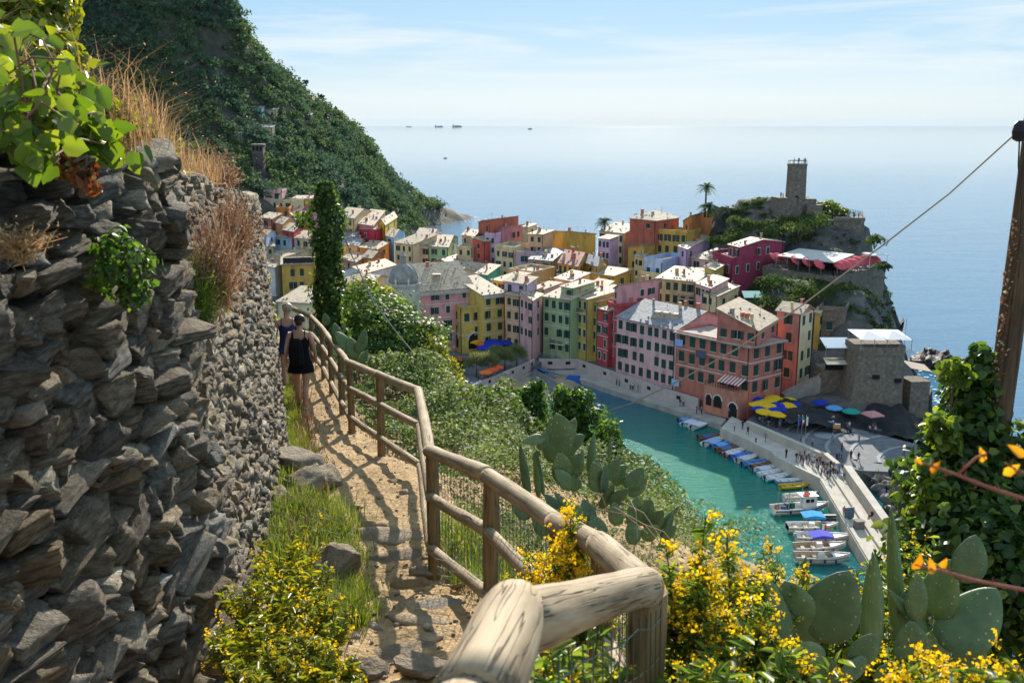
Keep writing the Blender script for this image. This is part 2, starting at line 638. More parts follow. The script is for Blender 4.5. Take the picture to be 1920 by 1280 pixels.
# ================================================================== HEADLAND HILL
ridge = [(893, 409, 628), (865, 402, 615), (840, 395, 600), (800, 384, 585), (770, 366, 572), (735, 325, 558), (700, 290, 545), (660, 245, 535), (620, 205, 525),
         (570, 170, 512), (520, 143, 502), (485, 118, 490), (457, 97, 480), (437, 62, 473), (424, 20, 466), (410, -25, 460), (385, -90, 452), (300, -210, 445), (150, -340, 435), (-50, -420, 425)]
face = [(600, 300, 440), (550, 232, 440), (480, 200, 420), (420, 120, 425), (300, 60, 405), (250, 200, 375), (330, 300, 350), (150, 100, 380), (690, 332, 470),
  (760, 402, 505), (650, 345, 430), (650, 400, 395), (560, 352, 385), (500, 332, 372), (450, 345, 350), (400, 240, 380), (370, 30, 430), (720, 420, 440),
  (100, 330, 330), (0, 100, 370), (-150, 250, 350), (400, 400, 330)]
hp = []
for a in ridge:
 p = P(*a)
 hp.append((p.x, p.y, p.z))
 hp.append((p.x * 1.06, p.y + 75, p.z - 42 if p.z > 8 else -14))
for a in face:
 p = P(*a)
 hp.append((p.x, p.y, p.z))
for a in [(905, 414), (880, 420), (850, 426), (815, 434), (785, 440)]:
 p = PZ(a[0], a[1], -2.5)
 hp.append((p.x, p.y, p.z))
for x, y, z in [(0, 640, -14), (20, 560, -14), (-15, 480, -12), (-30, 430, -8), (0, 400, -10), (-380, 330, 150), (-380, 460, 190)]:
 hp.append((x, y, z))
HILL = Spline2(hp)
def hill_z(q):
 q = np.asarray(q, float)
 z = HILL(q)
 q3 = np.c_[q, z * 0.6]
 rough = np.clip((z + 4) / 16, 0.12, 1)
 z = z + rough * 2.6 * fbm(q3 / 22.0, 4, 3) + np.where(z < 14, 1.0, 0.25) * 1.6 * np.abs(fbm(q3 / 6.0, 3, 9))
 return z
gx, gy = np.meshgrid(np.arange(-400, 16, 4.0), np.arange(318, 690, 4.0))
gz = hill_z(np.c_[gx.ravel(), gy.ravel()]).reshape(gx.shape)
HILLMAT = stonemat('hill_soil_and_rock', [(0.32, (0.03, 0.035, 0.022)), (0.5, (0.075, 0.07, 0.05)), (0.68, (0.17, 0.145, 0.115))], scale=0.07, bump=1.0, bdist=2.0, island=False, fine=0.5)
o = link('headland_hill', smooth(grid_mesh('headland_hill', gx, gy, gz)), HILLMAT)
tag(o, kind='structure')

def leafmat_patch(name, a, b_, scale, trans=0.3, amount=0.75, third=None):
 m = leafmat(name, a, trans)
 nt = m.node_tree
 bs = nt.nodes['Principled BSDF']
 base = bs.inputs['Base Color'].links[0].from_socket
 n = _noise(nt, scale, 3, 0.6)
 fac = _ramp(nt, n.outputs[0], [(0.42, (0, 0, 0)), (0.60, (amount,) * 3)])
 x = nt.nodes.new('ShaderNodeMixRGB')
 nt.links.new(fac.outputs[0], x.inputs[0])
 nt.links.new(base, x.inputs[1])
 x.inputs[2].default_value = (*b_, 1)
 for l in list(base.links):
  if l.to_node != x:
   nt.links.new(x.outputs[0], l.to_socket)
 return m
FOREST = leafmat_patch('hill_wood_leaves', [(0, (0.045, 0.088, 0.042)), (0.5, (0.078, 0.132, 0.05)), (1, (0.15, 0.19, 0.06))], (0.048, 0.090, 0.066), 0.035, trans=0.3)  # haze put into the leaf colour: tones lightened and turned bluish
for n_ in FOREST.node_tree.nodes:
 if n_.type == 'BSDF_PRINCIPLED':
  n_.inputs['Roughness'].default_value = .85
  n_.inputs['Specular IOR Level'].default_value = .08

def clump(c, r, n, size, rg, squash=0.8, lobes=5):
 """uneven leafy crown: leaves on several overlapping lobes"""
 Cs, Ns = [], []
 k = max(1, n // lobes)
 for i in range(lobes):
  off = rg.normal(size=3) * 0.42
  off[2] = abs(off[2]) * 0.7
  rr = rg.uniform(0.45, 0.75)
  d = dirs(k, rg)
  d[:, 2] = np.where(d[:, 2] < -0.3, -d[:, 2], d[:, 2])
  rad = rr * rg.uniform(0.72, 1.06, k)[:, None]
  q = (off + d * rad) * r * np.array([1, 1, squash])
  Cs.append(q + c)
  Ns.append(d)
 C, N = np.concatenate(Cs), np.concatenate(Ns)
 return leaf_cloud(C, N, size, rg, ratio=0.75, spread=0.45)

def forest():
 rg = np.random.default_rng(5)
 n = 26000
 q = np.c_[rg.uniform(-330, -20, n), rg.uniform(335, 640, n)]
 z = hill_z(q)
 gr = np.hypot(hill_z(q + np.array([1.5, 0])) - z, hill_z(q + np.array([0, 1.5])) - z) / 1.5
 keep = rg.random(n) < .36 * np.sqrt(1 + gr ** 2)
 q, z = q[keep], z[keep]
 parts = []
 clear = []
 for cx, cy, cD in ((575, 180, 508), (476, 204, 422), (503, 207, 421), (493, 240, 407), (431, 250, 397), (400, 141, 425), (408, 166, 422), (569, 216, 452), (487, 300, 370)):
  c = P(cx, cy, cD); clear.append((c.x, c.y, 5.5))
 for (x, y), zz in zip(q, z):
  if zz < 7 or y < 352 and x > -120:
   continue
  px, py, dep = pix((x, y, zz))
  if px < 60 or px > 960 or py < -60:
   continue
  if zz < 30 and x > -75 and y < 400:
   continue
  if any((x - a) ** 2 + (y - b) ** 2 < c * c for a, b, c in clear):
   continue
  if zz < 20 and rg.random() < 0.5:
   continue
  tall = 1.0 if x > -130 else 1.35
  r = rg.uniform(2.0, 4.2) * tall * (1.3 if rg.random() < 0.12 else 1)
  parts.append(clump(np.array([x, y, zz + r * 0.25]), r, int(30 + 9 * r), 1.15, rg, squash=rg.uniform(0.7, 1.15), lobes=4))
 V, F = merge(parts)
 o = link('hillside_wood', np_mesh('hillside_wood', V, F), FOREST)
 tag(o, 'dense green shrubs and trees covering the steep headland hill', 'woodland', kind='stuff')
forest()

# ------------------------------------------------------------------ trees that can be told apart
BARK = mat('tree_bark', (0.13, 0.10, 0.075), rough=0.95, var=0.5, scale=6, bump=0.8, bdist=0.05, vscale=(1, 1, 0.25))
DEEP = leafmat('cypress_needles', [(0, (0.012, 0.030, 0.016)), (1, (0.035, 0.062, 0.025))], 0.15)
def tree(name, label, cat, base, h, r, n, size, m, rg, shape='round', group=None, trunk=0.14, crown_from=0.3):
 e = empty(name, base, 0, label, cat, group)
 t = MB()
 lean = rg.normal(size=2) * 0.05 * h
 pts = [(0, 0, -0.5), (lean[0] * .3, lean[1] * .3, h * .35), (lean[0], lean[1], h * .8)]
 t.tube(pts, [trunk, trunk * .75, trunk * .25], 7)
 for k in range(4):
  a = rg.uniform(0, 6.28)
  z0 = h * rg.uniform(.3, .6)
  t.tube([(lean[0] * .4, lean[1] * .4, z0), (math.cos(a) * r * .4, math.sin(a) * r * .4, z0 + h * .18), (math.cos(a) * r * .7, math.sin(a) * r * .7, z0 + h * .26)], [trunk * .4, trunk * .28, trunk * .1], 5)
 t.build('trunk', BARK, e, True)
 if shape == 'spire':
  zz = rg.uniform(0.05, 1, n) ** 0.9
  rad = r * np.clip(1.25 * (1 - zz) ** 0.7, 0.05, 1) * rg.uniform(.65, 1.05, n) * (1 + .2 * np.sin(zz * 23))
  a = rg.uniform(0, 6.283, n)
  C = np.c_[np.cos(a) * rad, np.sin(a) * rad, zz * h]
  N = np.c_[np.cos(a), np.sin(a), np.full(n, .4)]
  V, F = leaf_cloud(C, N, size, rg, .5, spread=.5)
 else:
  parts = []
  L = 9
  for k in range(L):
   a = rg.uniform(0, 6.28)
   rr = r * rg.uniform(.35, .6)
   d = (r - rr) * math.sqrt(rg.uniform(0, 1))
   c = np.array([math.cos(a) * d, math.sin(a) * d, h * rg.uniform(crown_from + .15, 0.92)])
   parts.append(clump(c, rr, n // L, size, rg, squash=.85, lobes=4))
  V, F = merge(parts)
 link('crown', np_mesh('crown', V, F), m, e)
 return e
rgt = np.random.default_rng(11)
def on_hill(px, py, D):
 p = P(px, py, D)
 return p
p = P(485, 118, 488); tree('cypress_tree', 'dark spire of a cypress standing out on the hill skyline', 'tree', p, 9.5, 1.9, 520, 1.0, DEEP, rgt, 'spire')
p = P(465, 100, 484); tree('pine_tree', 'small dark pine just left of the cypress on the skyline', 'tree', p, 4.0, 1.7, 160, 0.8, DEEP, rgt)
p = P(535, 152, 504); tree('pine_tree', 'spiky pine leaning right on the skyline below the cypress', 'tree', p, 5.0, 2.2, 220, 0.8, DEEP, rgt)
p = P(573, 172, 512); tree('pine_tree', 'dark pine behind the white house on the hill skyline', 'tree', p, 5.4, 2.0, 220, 0.8, DEEP, rgt)
p = P(604, 195, 522); tree('pine_tree', 'windswept tree right of the white house on the skyline', 'tree', p, 4.4, 2.3, 200, 0.8, DEEP, rgt)
p = P(630, 222, 528); tree('pine_tree', 'lowest dark conical pine on the hill skyline, above the sea', 'tree', p, 6.0, 2.3, 260, 0.8, DEEP, rgt, 'spire')

# ================================================================== SHIPS AND FAR BOATS
SHIPMAT = mat('ship_hull_far', (0.10, 0.13, 0.17), rough=0.7, var=0.2, scale=0.05)
def ship(px, py, L, label, blocks):
 p = PZ(px, py, 0.0)
 e = empty('cargo_ship', p, 0, label, 'ship', 'ships on the horizon')
 h = MB()
 prof = [(-.5, 0), (-.48, 1), (.44, 1), (.5, 1.25), (.47, 0)]
 hh = L * 0.085
 w = L * .08
 vs = [(x * L, -w, z * hh) for x, z in prof] + [(x * L, w, z * hh) for x, z in prof]
 h.add(vs, [(4, 3, 2, 1, 0), (5, 6, 7, 8, 9)] + [(i, (i + 1) % 5, 5 + (i + 1) % 5, 5 + i) for i in range(5)])
 h.build('hull', SHIPMAT, e)
 s = MB()
 for x, ww, z in blocks:
  s = MB(); s.box((x * L, 0, hh * .9 + z * hh / 2), (ww * L, w * 1.6, z * hh + .1)); s.build('superstructure', SHIPMAT, e)
ship(767, 238.6, 130, 'smallest grey cargo ship, leftmost on the horizon', [(-.38, .12, 2.0), (.1, .3, .7)])
ship(823, 238.6, 205, 'grey container ship in the middle of the three on the horizon', [(-.36, .1, 2.2), (-.05, .2, 1.0), (.25, .2, 1.2)])
ship(857, 238.6, 235, 'long grey container ship, rightmost of the three on the horizon', [(-.38, .1, 2.2), (.0, .55, 1.1), (.36, .1, .8)])
def farboat(px, py, L, label, hw):
 p = PZ(px, py, 0.0)
 e = empty('motor_boat', p, hw, label, 'boat')
 h = MB()
 o = [(-.5, -.16), (.2, -.18), (.5, 0), (.2, .18), (-.5, .16)]
 h.prism([(x * L * .9, y * L * .8) for x, y in o], -.2, L * .13, top=[(x * L, y * L) for x, y in o])
 h.build('hull', mat('dark_boat_hull', (0.06, 0.07, 0.09), var=0.2), e)
 c = MB()
 c.box((-.05 * L, 0, L * .2), (L * .3, L * .22, L * .16))
 c.build('cabin', mat('boat_cabin_white', (0.6, 0.6, 0.58), var=0.1), e)
farboat(994, 242.5, 60, 'dark boat alone on the sea just below the horizon', 0.1)
farboat(835, 297, 6.5, 'small motor boat far out on the sea beyond the headland', 0.2)
# ================================================================== VILLAGE HOUSES
CC = dict(yellow=(0.62, 0.46, 0.12), ochre=(0.58, 0.36, 0.08), pink=(0.66, 0.33, 0.33), lpink=(0.70, 0.42, 0.41), salmon=(0.50, 0.175, 0.13), red=(0.48, 0.075, 0.085),
          magenta=(0.34, 0.055, 0.10), green=(0.36, 0.47, 0.24), teal=(0.10, 0.42, 0.30), cream=(0.68, 0.55, 0.32), white=(0.66, 0.66, 0.66), blue=(0.50, 0.60, 0.80), lilac=(0.58, 0.42, 0.58),
          orange=(0.60, 0.24, 0.065), peach=(0.68, 0.42, 0.25), rust=(0.44, 0.13, 0.085), beige=(0.62, 0.48, 0.27), stone=(0.30, 0.27, 0.22), lblue=(0.45, 0.62, 0.72), mauve=(0.50, 0.22, 0.27))
GROUND_PTS = []          # surveyed ground spots under the village
_wm = {}
def window_mesh(kind, w, h, trim):
 k = (kind, w, h, trim)
 if k in _wm:
  return _wm[k]
 b = MB()
 if trim:
  t = .14
  b.box((-w / 2 - t / 2, -.03, 0), (t, .07, h + 2 * t), mi=1)
  b.box((w / 2 + t / 2, -.03, 0), (t, .07, h + 2 * t), mi=1)
  b.box((0, -.03, h / 2 + t / 2), (w, .07, t), mi=1)
 b.box((0, -.06, -h / 2 - .05), (w + .3, .16, .1), mi=1)
 b.box((0, -.005, 0), (w, .03, h), mi=0)
 if kind in ('open', 'half'):
  b.box((0, -.03, 0), (.06, .03, h), mi=1)
 _wm[k] = b.mesh('window')
 for m in (PANE, TRIM):
  _wm[k].materials.append(m)
 return _wm[k]
def shutter_mesh(w, h):
 k = ('s', w, h)
 if k not in _wm:
  b = MB()
  b.box((0, 0, 0), (w, .05, h))
  n = 7
  for i in range(n):
   b.box((0, -.032, -h / 2 + h * (i + .5) / n), (w * .8, .03, h / n * .62))
  _wm[k] = b.mesh('shutter')
  _wm[k].materials.append(SHUTTER)
 return _wm[k]
def add_window(e, o, ang, w, h, kind, trim, rgw, off):
 """o: centre on the wall (local to the house)"""
 wn_ = link('window', window_mesh(kind, w, h, trim), None, e)
 wn_.location = o
 wn_.rotation_euler = (0, 0, ang)
 sw = w / 2 - .015
 me = shutter_mesh(sw, h)
 if kind == 'closed':
  ps = [(-w / 4, -.075, 0, 0), (w / 4, -.075, 0, 0)]
 elif kind == 'half':
  a = rgw.uniform(.5, .9)
  ps = [(-w / 2 - sw / 2 * math.cos(a), -.06 - sw / 2 * math.sin(a), 0, a), (w / 4, -.075, 0, 0)]
 elif kind == 'open':
  ps = [(-w / 2 - sw / 2 - .03, -.09, 0, 0), (w / 2 + sw / 2 + .03, -.09, 0, 0)]
 else:
  ps = []
 for x, y, z, r in ps:
  s = link('shutter', me, None, wn_)
  s.location = (x, y, z)
  s.rotation_euler = (0, 0, r)
 return wn_

def house(label, L, C, R_, ze, zb, col, roof='F', rise=1.6, wl=0, wr=0, nf=3, fh=3.0, w=1.0, h=1.65, trim=False, mixed=0.3, rm=None, band=0, chim=1, depth=9.0, name='house', dz=1.5, drop=5.0, cat='house', seed=None, cwall=None, over=.35, ground=True, flatpar=.8, dist=None):
 PL = PZ(L[0], L[1], ze) if L else None
 PC = PZ(C[0], C[1], ze)
 PR = PZ(R_[0], R_[1], ze) if R_ else None
 if dist:
  PL, PC = P(L[0], L[1], dist), P(C[0], C[1], dist)
  PL.z = PC.z = ze
 if PR is None:
  d = (PC - PL).normalized()
  PR = PC + Vector((-d.y, d.x, 0)) * depth
 if PL is None:
  d = (PR - PC).normalized()
  PL = PC + Vector((-d.y, d.x, 0)) * depth
 PD = PL + PR - PC
 rgw = np.random.default_rng(seed if seed is not None else int(PC.x * 31 + PC.y * 17) & 0xFFFF)
 cen = (PL + PR) / 2
 e = empty(name, (cen.x, cen.y, zb), 0, label, cat)
 org = Vector((cen.x, cen.y, zb))
 def pos(u, v, z):
  q = PL + (PC - PL) * u + (PR - PC) * v
  return Vector((q.x, q.y, z)) - org
 bz = zb - drop
 # walls with their gables
 b = MB()
 c4 = [(0, 0), (1, 0), (1, 1), (0, 1)]
 zt = {'F': [(0, 0, 0), (1, 0, 0), (1, .5, rise), (1, 1, 0), (0, 1, 0), (0, .5, rise)],
          'G': [(0, 0, 0), (.5, 0, rise), (1, 0, 0), (1, 1, 0), (.5, 1, rise), (0, 1, 0)],
          'S': [(0, 0, 0), (1, 0, 0), (1, 1, rise), (0, 1, rise)],
          'T': [(0, 0, rise), (1, 0, 0), (1, 1, 0), (0, 1, rise)],
          'U': [(0, 0, 0), (1, 0, rise), (1, 1, rise), (0, 1, 0)],
          'H': [(0, 0, 0), (1, 0, 0), (1, 1, 0), (0, 1, 0)],
          'flat': [(0, 0, 0), (1, 0, 0), (1, 1, 0), (0, 1, 0)]}[roof]
 n = len(zt)
 vs = [pos(u, v, bz) for u, v, z in zt] + [pos(u, v, ze + z) for u, v, z in zt]
 fs = [(i, (i + 1) % n, n + (i + 1) % n, n + i) for i in range(n)]
 if roof == 'flat':
  fs.append(tuple(range(n, 2 * n)))
 b.add(vs, fs)
 wo_ = b.build('wall', PLASTER, e)
 wo_.color = (*(CC[col] if isinstance(col, str) else col), 1)
 # roof
 lu, lv = (PC - PL).length, (PR - PC).length
 ou, ov = over / lu, over / lv
 a0, a1, b0, b1 = -ou, 1 + ou, -ov, 1 + ov
 rm = rm or SLATE
 pl = []
 if roof == 'F':
  k = rise * ov / .5
  pl = [[(a0, b0, -k), (a1, b0, -k), (a1, .5, rise), (a0, .5, rise)], [(a0, .5, rise), (a1, .5, rise), (a1, b1, -k), (a0, b1, -k)]]
 elif roof == 'G':
  k = rise * ou / .5
  pl = [[(a0, b0, -k), (.5, b0, rise), (.5, b1, rise), (a0, b1, -k)], [(.5, b0, rise), (a1, b0, -k), (a1, b1, -k), (.5, b1, rise)]]
 elif roof == 'S':
  pl = [[(a0, b0, -rise * ov), (a1, b0, -rise * ov), (a1, b1, rise * b1), (a0, b1, rise * b1)]]
 elif roof == 'T':
  pl = [[(a0, b0, rise * (1 + ou)), (a1, b0, -rise * ou), (a1, b1, -rise * ou), (a0, b1, rise * (1 + ou))]]
 elif roof == 'U':
  pl = [[(a0, b0, -rise * ou), (a1, b0, rise * (1 + ou)), (a1, b1, rise * (1 + ou)), (a0, b1, -rise * ou)]]
 elif roof == 'H':
  if lu >= lv:
   i = .5 * lv / lu
   r0, r1 = (i, .5, rise), (1 - i, .5, rise)
   q = [(a0, b0, 0), (a1, b0, 0), (a1, b1, 0), (a0, b1, 0)]
   pl = [[q[0], q[1], r1, r0], [q[1], q[2], r1], [q[2], q[3], r0, r1], [q[3], q[0], r0]]
  else:
   i = .5 * lu / lv
   r0, r1 = (.5, i, rise), (.5, 1 - i, rise)
   q = [(a0, b0, 0), (a1, b0, 0), (a1, b1, 0), (a0, b1, 0)]
   pl = [[q[0], q[1], r0], [q[1], q[2], r1, r0], [q[2], q[3], r1], [q[3], q[0], r0, r1]]
 rb = MB()
 if roof == 'flat':
  t = .25
  for (u0, v0), (u1, v1) in zip(c4, c4[1:] + c4[:1]):
   p0, p1 = pos(u0, v0, ze), pos(u1, v1, ze)
   dd = (p1 - p0)
   rb.box((p0 + p1) / 2 + Vector((0, 0, flatpar / 2 - .02)), (dd.length + t, t, flatpar), math.atan2(dd.y, dd.x))
  pr_ = rb.build('parapet', PLASTER, e)
  pr_.color = wo_.color
  fl = MB()
  fl.add([pos(u, v, ze + .03) for u, v in ((.02, .02), (.98, .02), (.98, .98), (.02, .98))], [(0, 1, 2, 3)])
  fl.build('terrace_floor', CONCRETE, e)
 else:
  th = Vector((0, 0, .2))
  up = Vector((0, 0, .02))
  for poly in pl:
   top = [pos(u, v, ze + z) + th for u, v, z in poly]
   bot = [pos(u, v, ze + z) + up for u, v, z in poly]
   m = len(poly)
   rb.add(top + bot, [tuple(range(m)), tuple(reversed(range(m, 2 * m)))] + [(i, m + i, m + (i + 1) % m, (i + 1) % m) for i in range(m)])
  rb.build('roof', rm, e)
 def roof_z(u, v):
  if roof == 'F': return rise * (1 - abs(v - .5) * 2)
  if roof == 'G': return rise * (1 - abs(u - .5) * 2)
  if roof == 'S': return rise * v
  if roof == 'T': return rise * (1 - u)
  if roof == 'U': return rise * u
  if roof == 'H': return rise * .5
  return 0.0
 for k in range(chim):
  u, v = rgw.uniform(.12, .88), rgw.uniform(.12, .8)
  z = ze + roof_z(u, v)
  cb = MB()
  s = rgw.uniform(.4, .75)
  hh = rgw.uniform(.7, 1.4)
  cb.box(pos(u, v, z + hh / 2 - .2), (s, s * .8, hh + .6), rgw.uniform(0, .6))
  cb.box(pos(u, v, z + hh + .18), (s + .2, s * .8 + .2, .1), rgw.uniform(0, .6))
  co = cb.build('chimney', PLASTER, e)
  co.color = (*(CC[['salmon', 'beige', 'stone'][k % 3]]), 1)
 if roof != 'flat' and lu * lv > 20:
  fb = MB()
  for k in range(int(min(16, lu * lv / 9))):
   u, v = rgw.uniform(.06, .94), rgw.uniform(.06, .94)
   if rgw.random() < .7: v = rgw.choice([.03, .08]) if rgw.random() < .6 else v
   fb.box(pos(u, v, ze + roof_z(u, v) + .28), (.28, .28, .34), rgw.uniform(0, 1), mi=0)
  q = pos(rgw.uniform(.2, .8), rgw.uniform(.3, .8), 0); u, v = .5, .5
  z0 = ze + rise * .6 - zb
  fb.box((q.x, q.y, z0 + .6), (.05, .05, 2.6), mi=1)
  for k in range(3): fb.box((q.x, q.y, z0 + 1.4 + .2 * k), (.9 - .2 * k, .04, .04), .6, mi=1)
  fo_ = fb.build('roof_fittings', [SLATE_DARK, IRON], e); fo_['kind'] = 'stuff'
 # windows, storey by storey from the eaves down
 for (p0, p1, nc) in ((pos(0, 0, ze), pos(1, 0, ze), wl), (pos(1, 0, ze), pos(1, 1, ze), wr)):
  if not nc:
   continue
  dd = p1 - p0
  ang = math.atan2(dd.y, dd.x)
  out = Vector((dd.y, -dd.x, 0)).normalized()
  cols = [(i + .5) / nc for i in range(nc)] if isinstance(nc, int) else nc
  ncl = len(cols)
  for f in range(nf):
   for u in cols:
    if rgw.random() < .06 and ncl > 1:
     continue
    q = p0 + dd * (u + rgw.uniform(-.014, .014)) + Vector((0, 0, -dz - f * fh + rgw.uniform(-.09, .09))) + out * .01
    kd = rgw.random()
    kind = 'open' if kd < mixed else ('half' if kd < mixed + .12 else 'closed')
    if dd.length / ncl < w * 2.1 and kind == 'open':
     kind = 'closed'
    add_window(e, q, ang, w, h, kind, trim, rgw, 0)
  if dd.length > 4:
   dp = MB(); q = p0 + dd * .97 + out * .09; dp.box((q.x, q.y, (ze + bz) / 2 - zb), (.13, .13, ze - bz)); dp.build('drainpipe', IRON, e)
  if band:
   for f in range(1, band + 1):
    bb = MB()
    q = (p0 + p1) / 2 + Vector((0, 0, -f * fh)) + out * .03
    bb.box(q, (dd.length, .08, .16), ang)
    bb.build('string_course', TRIM, e)
 if ground:
  for u, v in ((.5, .5), (0, 0), (1, 0), (1, 1), (0, 1)):
   q = pos(u, v, 0) + org
   GROUND_PTS.append((q.x, q.y, zb - 2.6 if zb < 6 else zb - .5))
 return e, pos, org

def arch(e, p, ang, w, h, m=None):
 """dark round-headed doorway, p on the ground line of the wall (local)"""
 b = MB()
 pts = [(-w / 2, 0), (w / 2, 0)]
 for k in range(9):
  a = math.pi * k / 8
  pts.append((w / 2 * math.cos(a), h - w / 2 + w / 2 * math.sin(a)))
 n = len(pts)
 vs = [(x, -.05, z) for x, z in pts] + [(x, .05, z) for x, z in pts]
 b.add(vs, [tuple(range(n)), tuple(reversed(range(n, 2 * n)))] + [(i, n + i, n + (i + 1) % n, (i + 1) % n) for i in range(n)])
 s = MB()
 for k in range(9):
  a0, a1 = math.pi * k / 9, math.pi * (k + 1) / 9
  am = (a0 + a1) / 2
  M = Matrix.Rotation(-(am - math.pi / 2), 3, 'Y')
  s.box((w * .55 * math.cos(am), -.04, h - w / 2 + w * .55 * math.sin(am)), (w * .22, .12, w * .12), M=M)
 o = b.build('archway', m or DARK, e)
 o.location = p
 o.rotation_euler = (0, 0, ang)
 so = s.build('arch_stones', TRIM, o)
 return o
def balcony(e, p, ang, w, d=.9, h=1.0):
 b = MB()
 b.box((0, -d / 2, 0), (w, d, .15))
 for x in np.arange(-w / 2 + .08, w / 2, .22):
  b.box((x, -d + .04, h / 2), (.035, .035, h), mi=1)
 for s in (-1, 1):
  b.box((s * (w / 2 - .03), -d / 2, h), (.05, d, .05), mi=1)
 b.box((0, -d + .04, h), (w, .06, .06), mi=1)
 o = b.build('balcony', [TRIM, IRON], e)
 o.location = p
 o.rotation_euler = (0, 0, ang)
 return o

# ---- harbour front, left to right
e, pos, org = house('long dark-pink house with arcade cornice behind the yellow corner house', (783, 547), (889, 539), None, 18.0, 4.0, 'pink', 'F', 5.0, wl=[.30, .52, .82], wr=0, nf=4, fh=3.3, trim=True, band=3, chim=2, depth=21, mixed=.4)
dent = MB()
for i in range(40):
 q = pos((i + .5) / 40, -.035, 17.4)
 dd = pos(1, 0, 0) - pos(0, 0, 0)
 dent.box(q, (.17, .34, .75), math.atan2(dd.y, dd.x))
dent.build('cornice_brackets', TRIM, e)
dor = MB()
q = pos(.45, .2, 20.4); dor.box(q, (1.6, 1.6, 1.3), .1); dor.prism([(q.x - 1, q.y - 1), (q.x + 1, q.y - 1), (q.x + 1, q.y + 1), (q.x - 1, q.y + 1)], q.z + .65, q.z + .85)
dor.build('dormer', SLATE, e)
e, pos, org = house('tall right half of the yellow arcaded corner house', (905, 554), (947, 549), None, 17.0, 4.0, 'yellow', 'S', 2.6, wl=2, nf=4, fh=3.15, w=1.15, h=1.8, band=3, chim=0, depth=12, mixed=.15)
dent = MB()
dd = pos(1, 0, 0) - pos(0, 0, 0)
for i in range(17):
 dent.box(pos((i + .5) / 17, -.04, 16.5), (.16, .34, .7), math.atan2(dd.y, dd.x))
dent.build('cornice_brackets', TRIM, e)
e, pos, org = house('lower left half of the yellow arcaded house with a roof terrace', (846, 569), (865, 578), (905, 575), 13.9, 4.0, 'yellow', 'flat', 0, wl=1, wr=2, nf=2, fh=3.3, w=1.25, h=1.9, band=2, chim=0, mixed=.1, dz=2.2, flatpar=.5)
dd = pos(1, 1, 0) - pos(1, 0, 0); an = math.atan2(dd.y, dd.x); out = Vector((dd.y, -dd.x, 0)).normalized() * .06
arch(e, pos(1, .62, 4.0) - Vector((0, 0, 0)) + out, an, 3.2, 3.7)
dd = pos(1, 0, 0) - pos(0, 0, 0); arch(e, pos(.55, 0, 4.0) + Vector((dd.y, -dd.x, 0)).normalized() * .06, math.atan2(dd.y, dd.x), 2.0, 3.3)
house('narrow salmon-pink house squeezed right of the yellow corner house', (948, 552), (975, 556), None, 17.0, 4.0, 'peach', 'S', 1.2, wl=2, nf=4, fh=3.2, trim=False, band=2, chim=0, depth=8, mixed=.5)
house('pale mauve-pink house above the street mouth with a black shop front', (975, 556), (999, 564), (1018, 552), 17.0, 4.0, 'lpink', 'T', 1.2, wl=3, wr=1, nf=3, fh=3.2, w=.85, h=1.6, chim=0, mixed=.3)
e, pos, org = house('sage green four-storey house on the harbour front', (1019, 556), (1071, 563), None, 17.0, 4.0, 'green', 'S', 1.6, wl=4, nf=4, fh=3.25, w=.95, h=1.75, band=3, chim=1, depth=10, mixed=.12)
dd = pos(1, 0, 0) - pos(0, 0, 0); balcony(e, pos(.55, 0, 6.4), math.atan2(dd.y, dd.x), 4.0)
house('green penthouse storey standing on the sage green house', (1052, 537), (1074, 541), None, 19.2, 16.5, 'green', 'S', .8, wl=2, nf=1, w=.9, h=1.9, chim=1, depth=7, drop=1.0, ground=False)
e, pos, org = house('yellow house with loggia balcony between the green and red houses', (1075, 556), (1102, 562), None, 17.2, 3.8, 'yellow', 'S', 1.5, wl=3, nf=4, fh=3.2, w=.85, h=1.7, trim=True, chim=1, depth=12, mixed=.2)
dd = pos(1, 0, 0) - pos(0, 0, 0); balcony(e, pos(.5, 0, 13.9), math.atan2(dd.y, dd.x), 4.2)
house('golden yellow strip of a house left of the red house', (1103, 562), (1121, 567), None, 16.6, 3.6, (0.60, 0.42, 0.07), 'S', 1.4, wl=2, nf=4, fh=3.15, w=.85, h=1.7, trim=True, chim=0, depth=12, mixed=.15)
house('bright red house with white string courses on the harbour front', (1121, 578), (1141, 583), None, 15.6, 3.4, 'red', 'S', .8, wl=2, nf=4, fh=3.0, w=.8, h=1.7, trim=True, band=3, chim=0, depth=7, mixed=.1)
house('taller right half of the red harbour house under a terrace', (1140, 571), (1158, 576), None, 16.6, 3.4, (0.48, 0.09, 0.10), 'flat', 0, wl=1, nf=4, fh=3.0, w=1.0, h=1.8, trim=True, band=3, chim=1, depth=9, mixed=.2)
e, pos, org = house('long pale pink house with rows of dark green shutters by the quay', (1157, 594), (1269, 619), None, 15.3, 3.2, 'lpink', 'F', 2.9, wl=8, nf=4, fh=3.05, w=1.15, h=1.85, chim=4, depth=17, mixed=.0, rm=SLATE_DARK)
for u, v in ((.62, .22), (.75, .25), (.52, .18)):
 d = MB(); q = pos(u, v, 16.8)
 d.box(q, (2.2, 2.4, 1.6), .9, taper=.55); d.build('dormer', SLATE, e)
e, pos, org = house('big brick-red house at the end of the quay, three shuttered storeys', (1270, 621), (1409, 649), (1471, 636), 15.4, 2.6, 'salmon', 'flat', 0, wl=7, wr=3, nf=3, fh=3.35, w=1.3, h=2.05, band=2, chim=0, mixed=.22, flatpar=.25)
dd = pos(1, 0, 0) - pos(0, 0, 0); an = math.atan2(dd.y, dd.x)
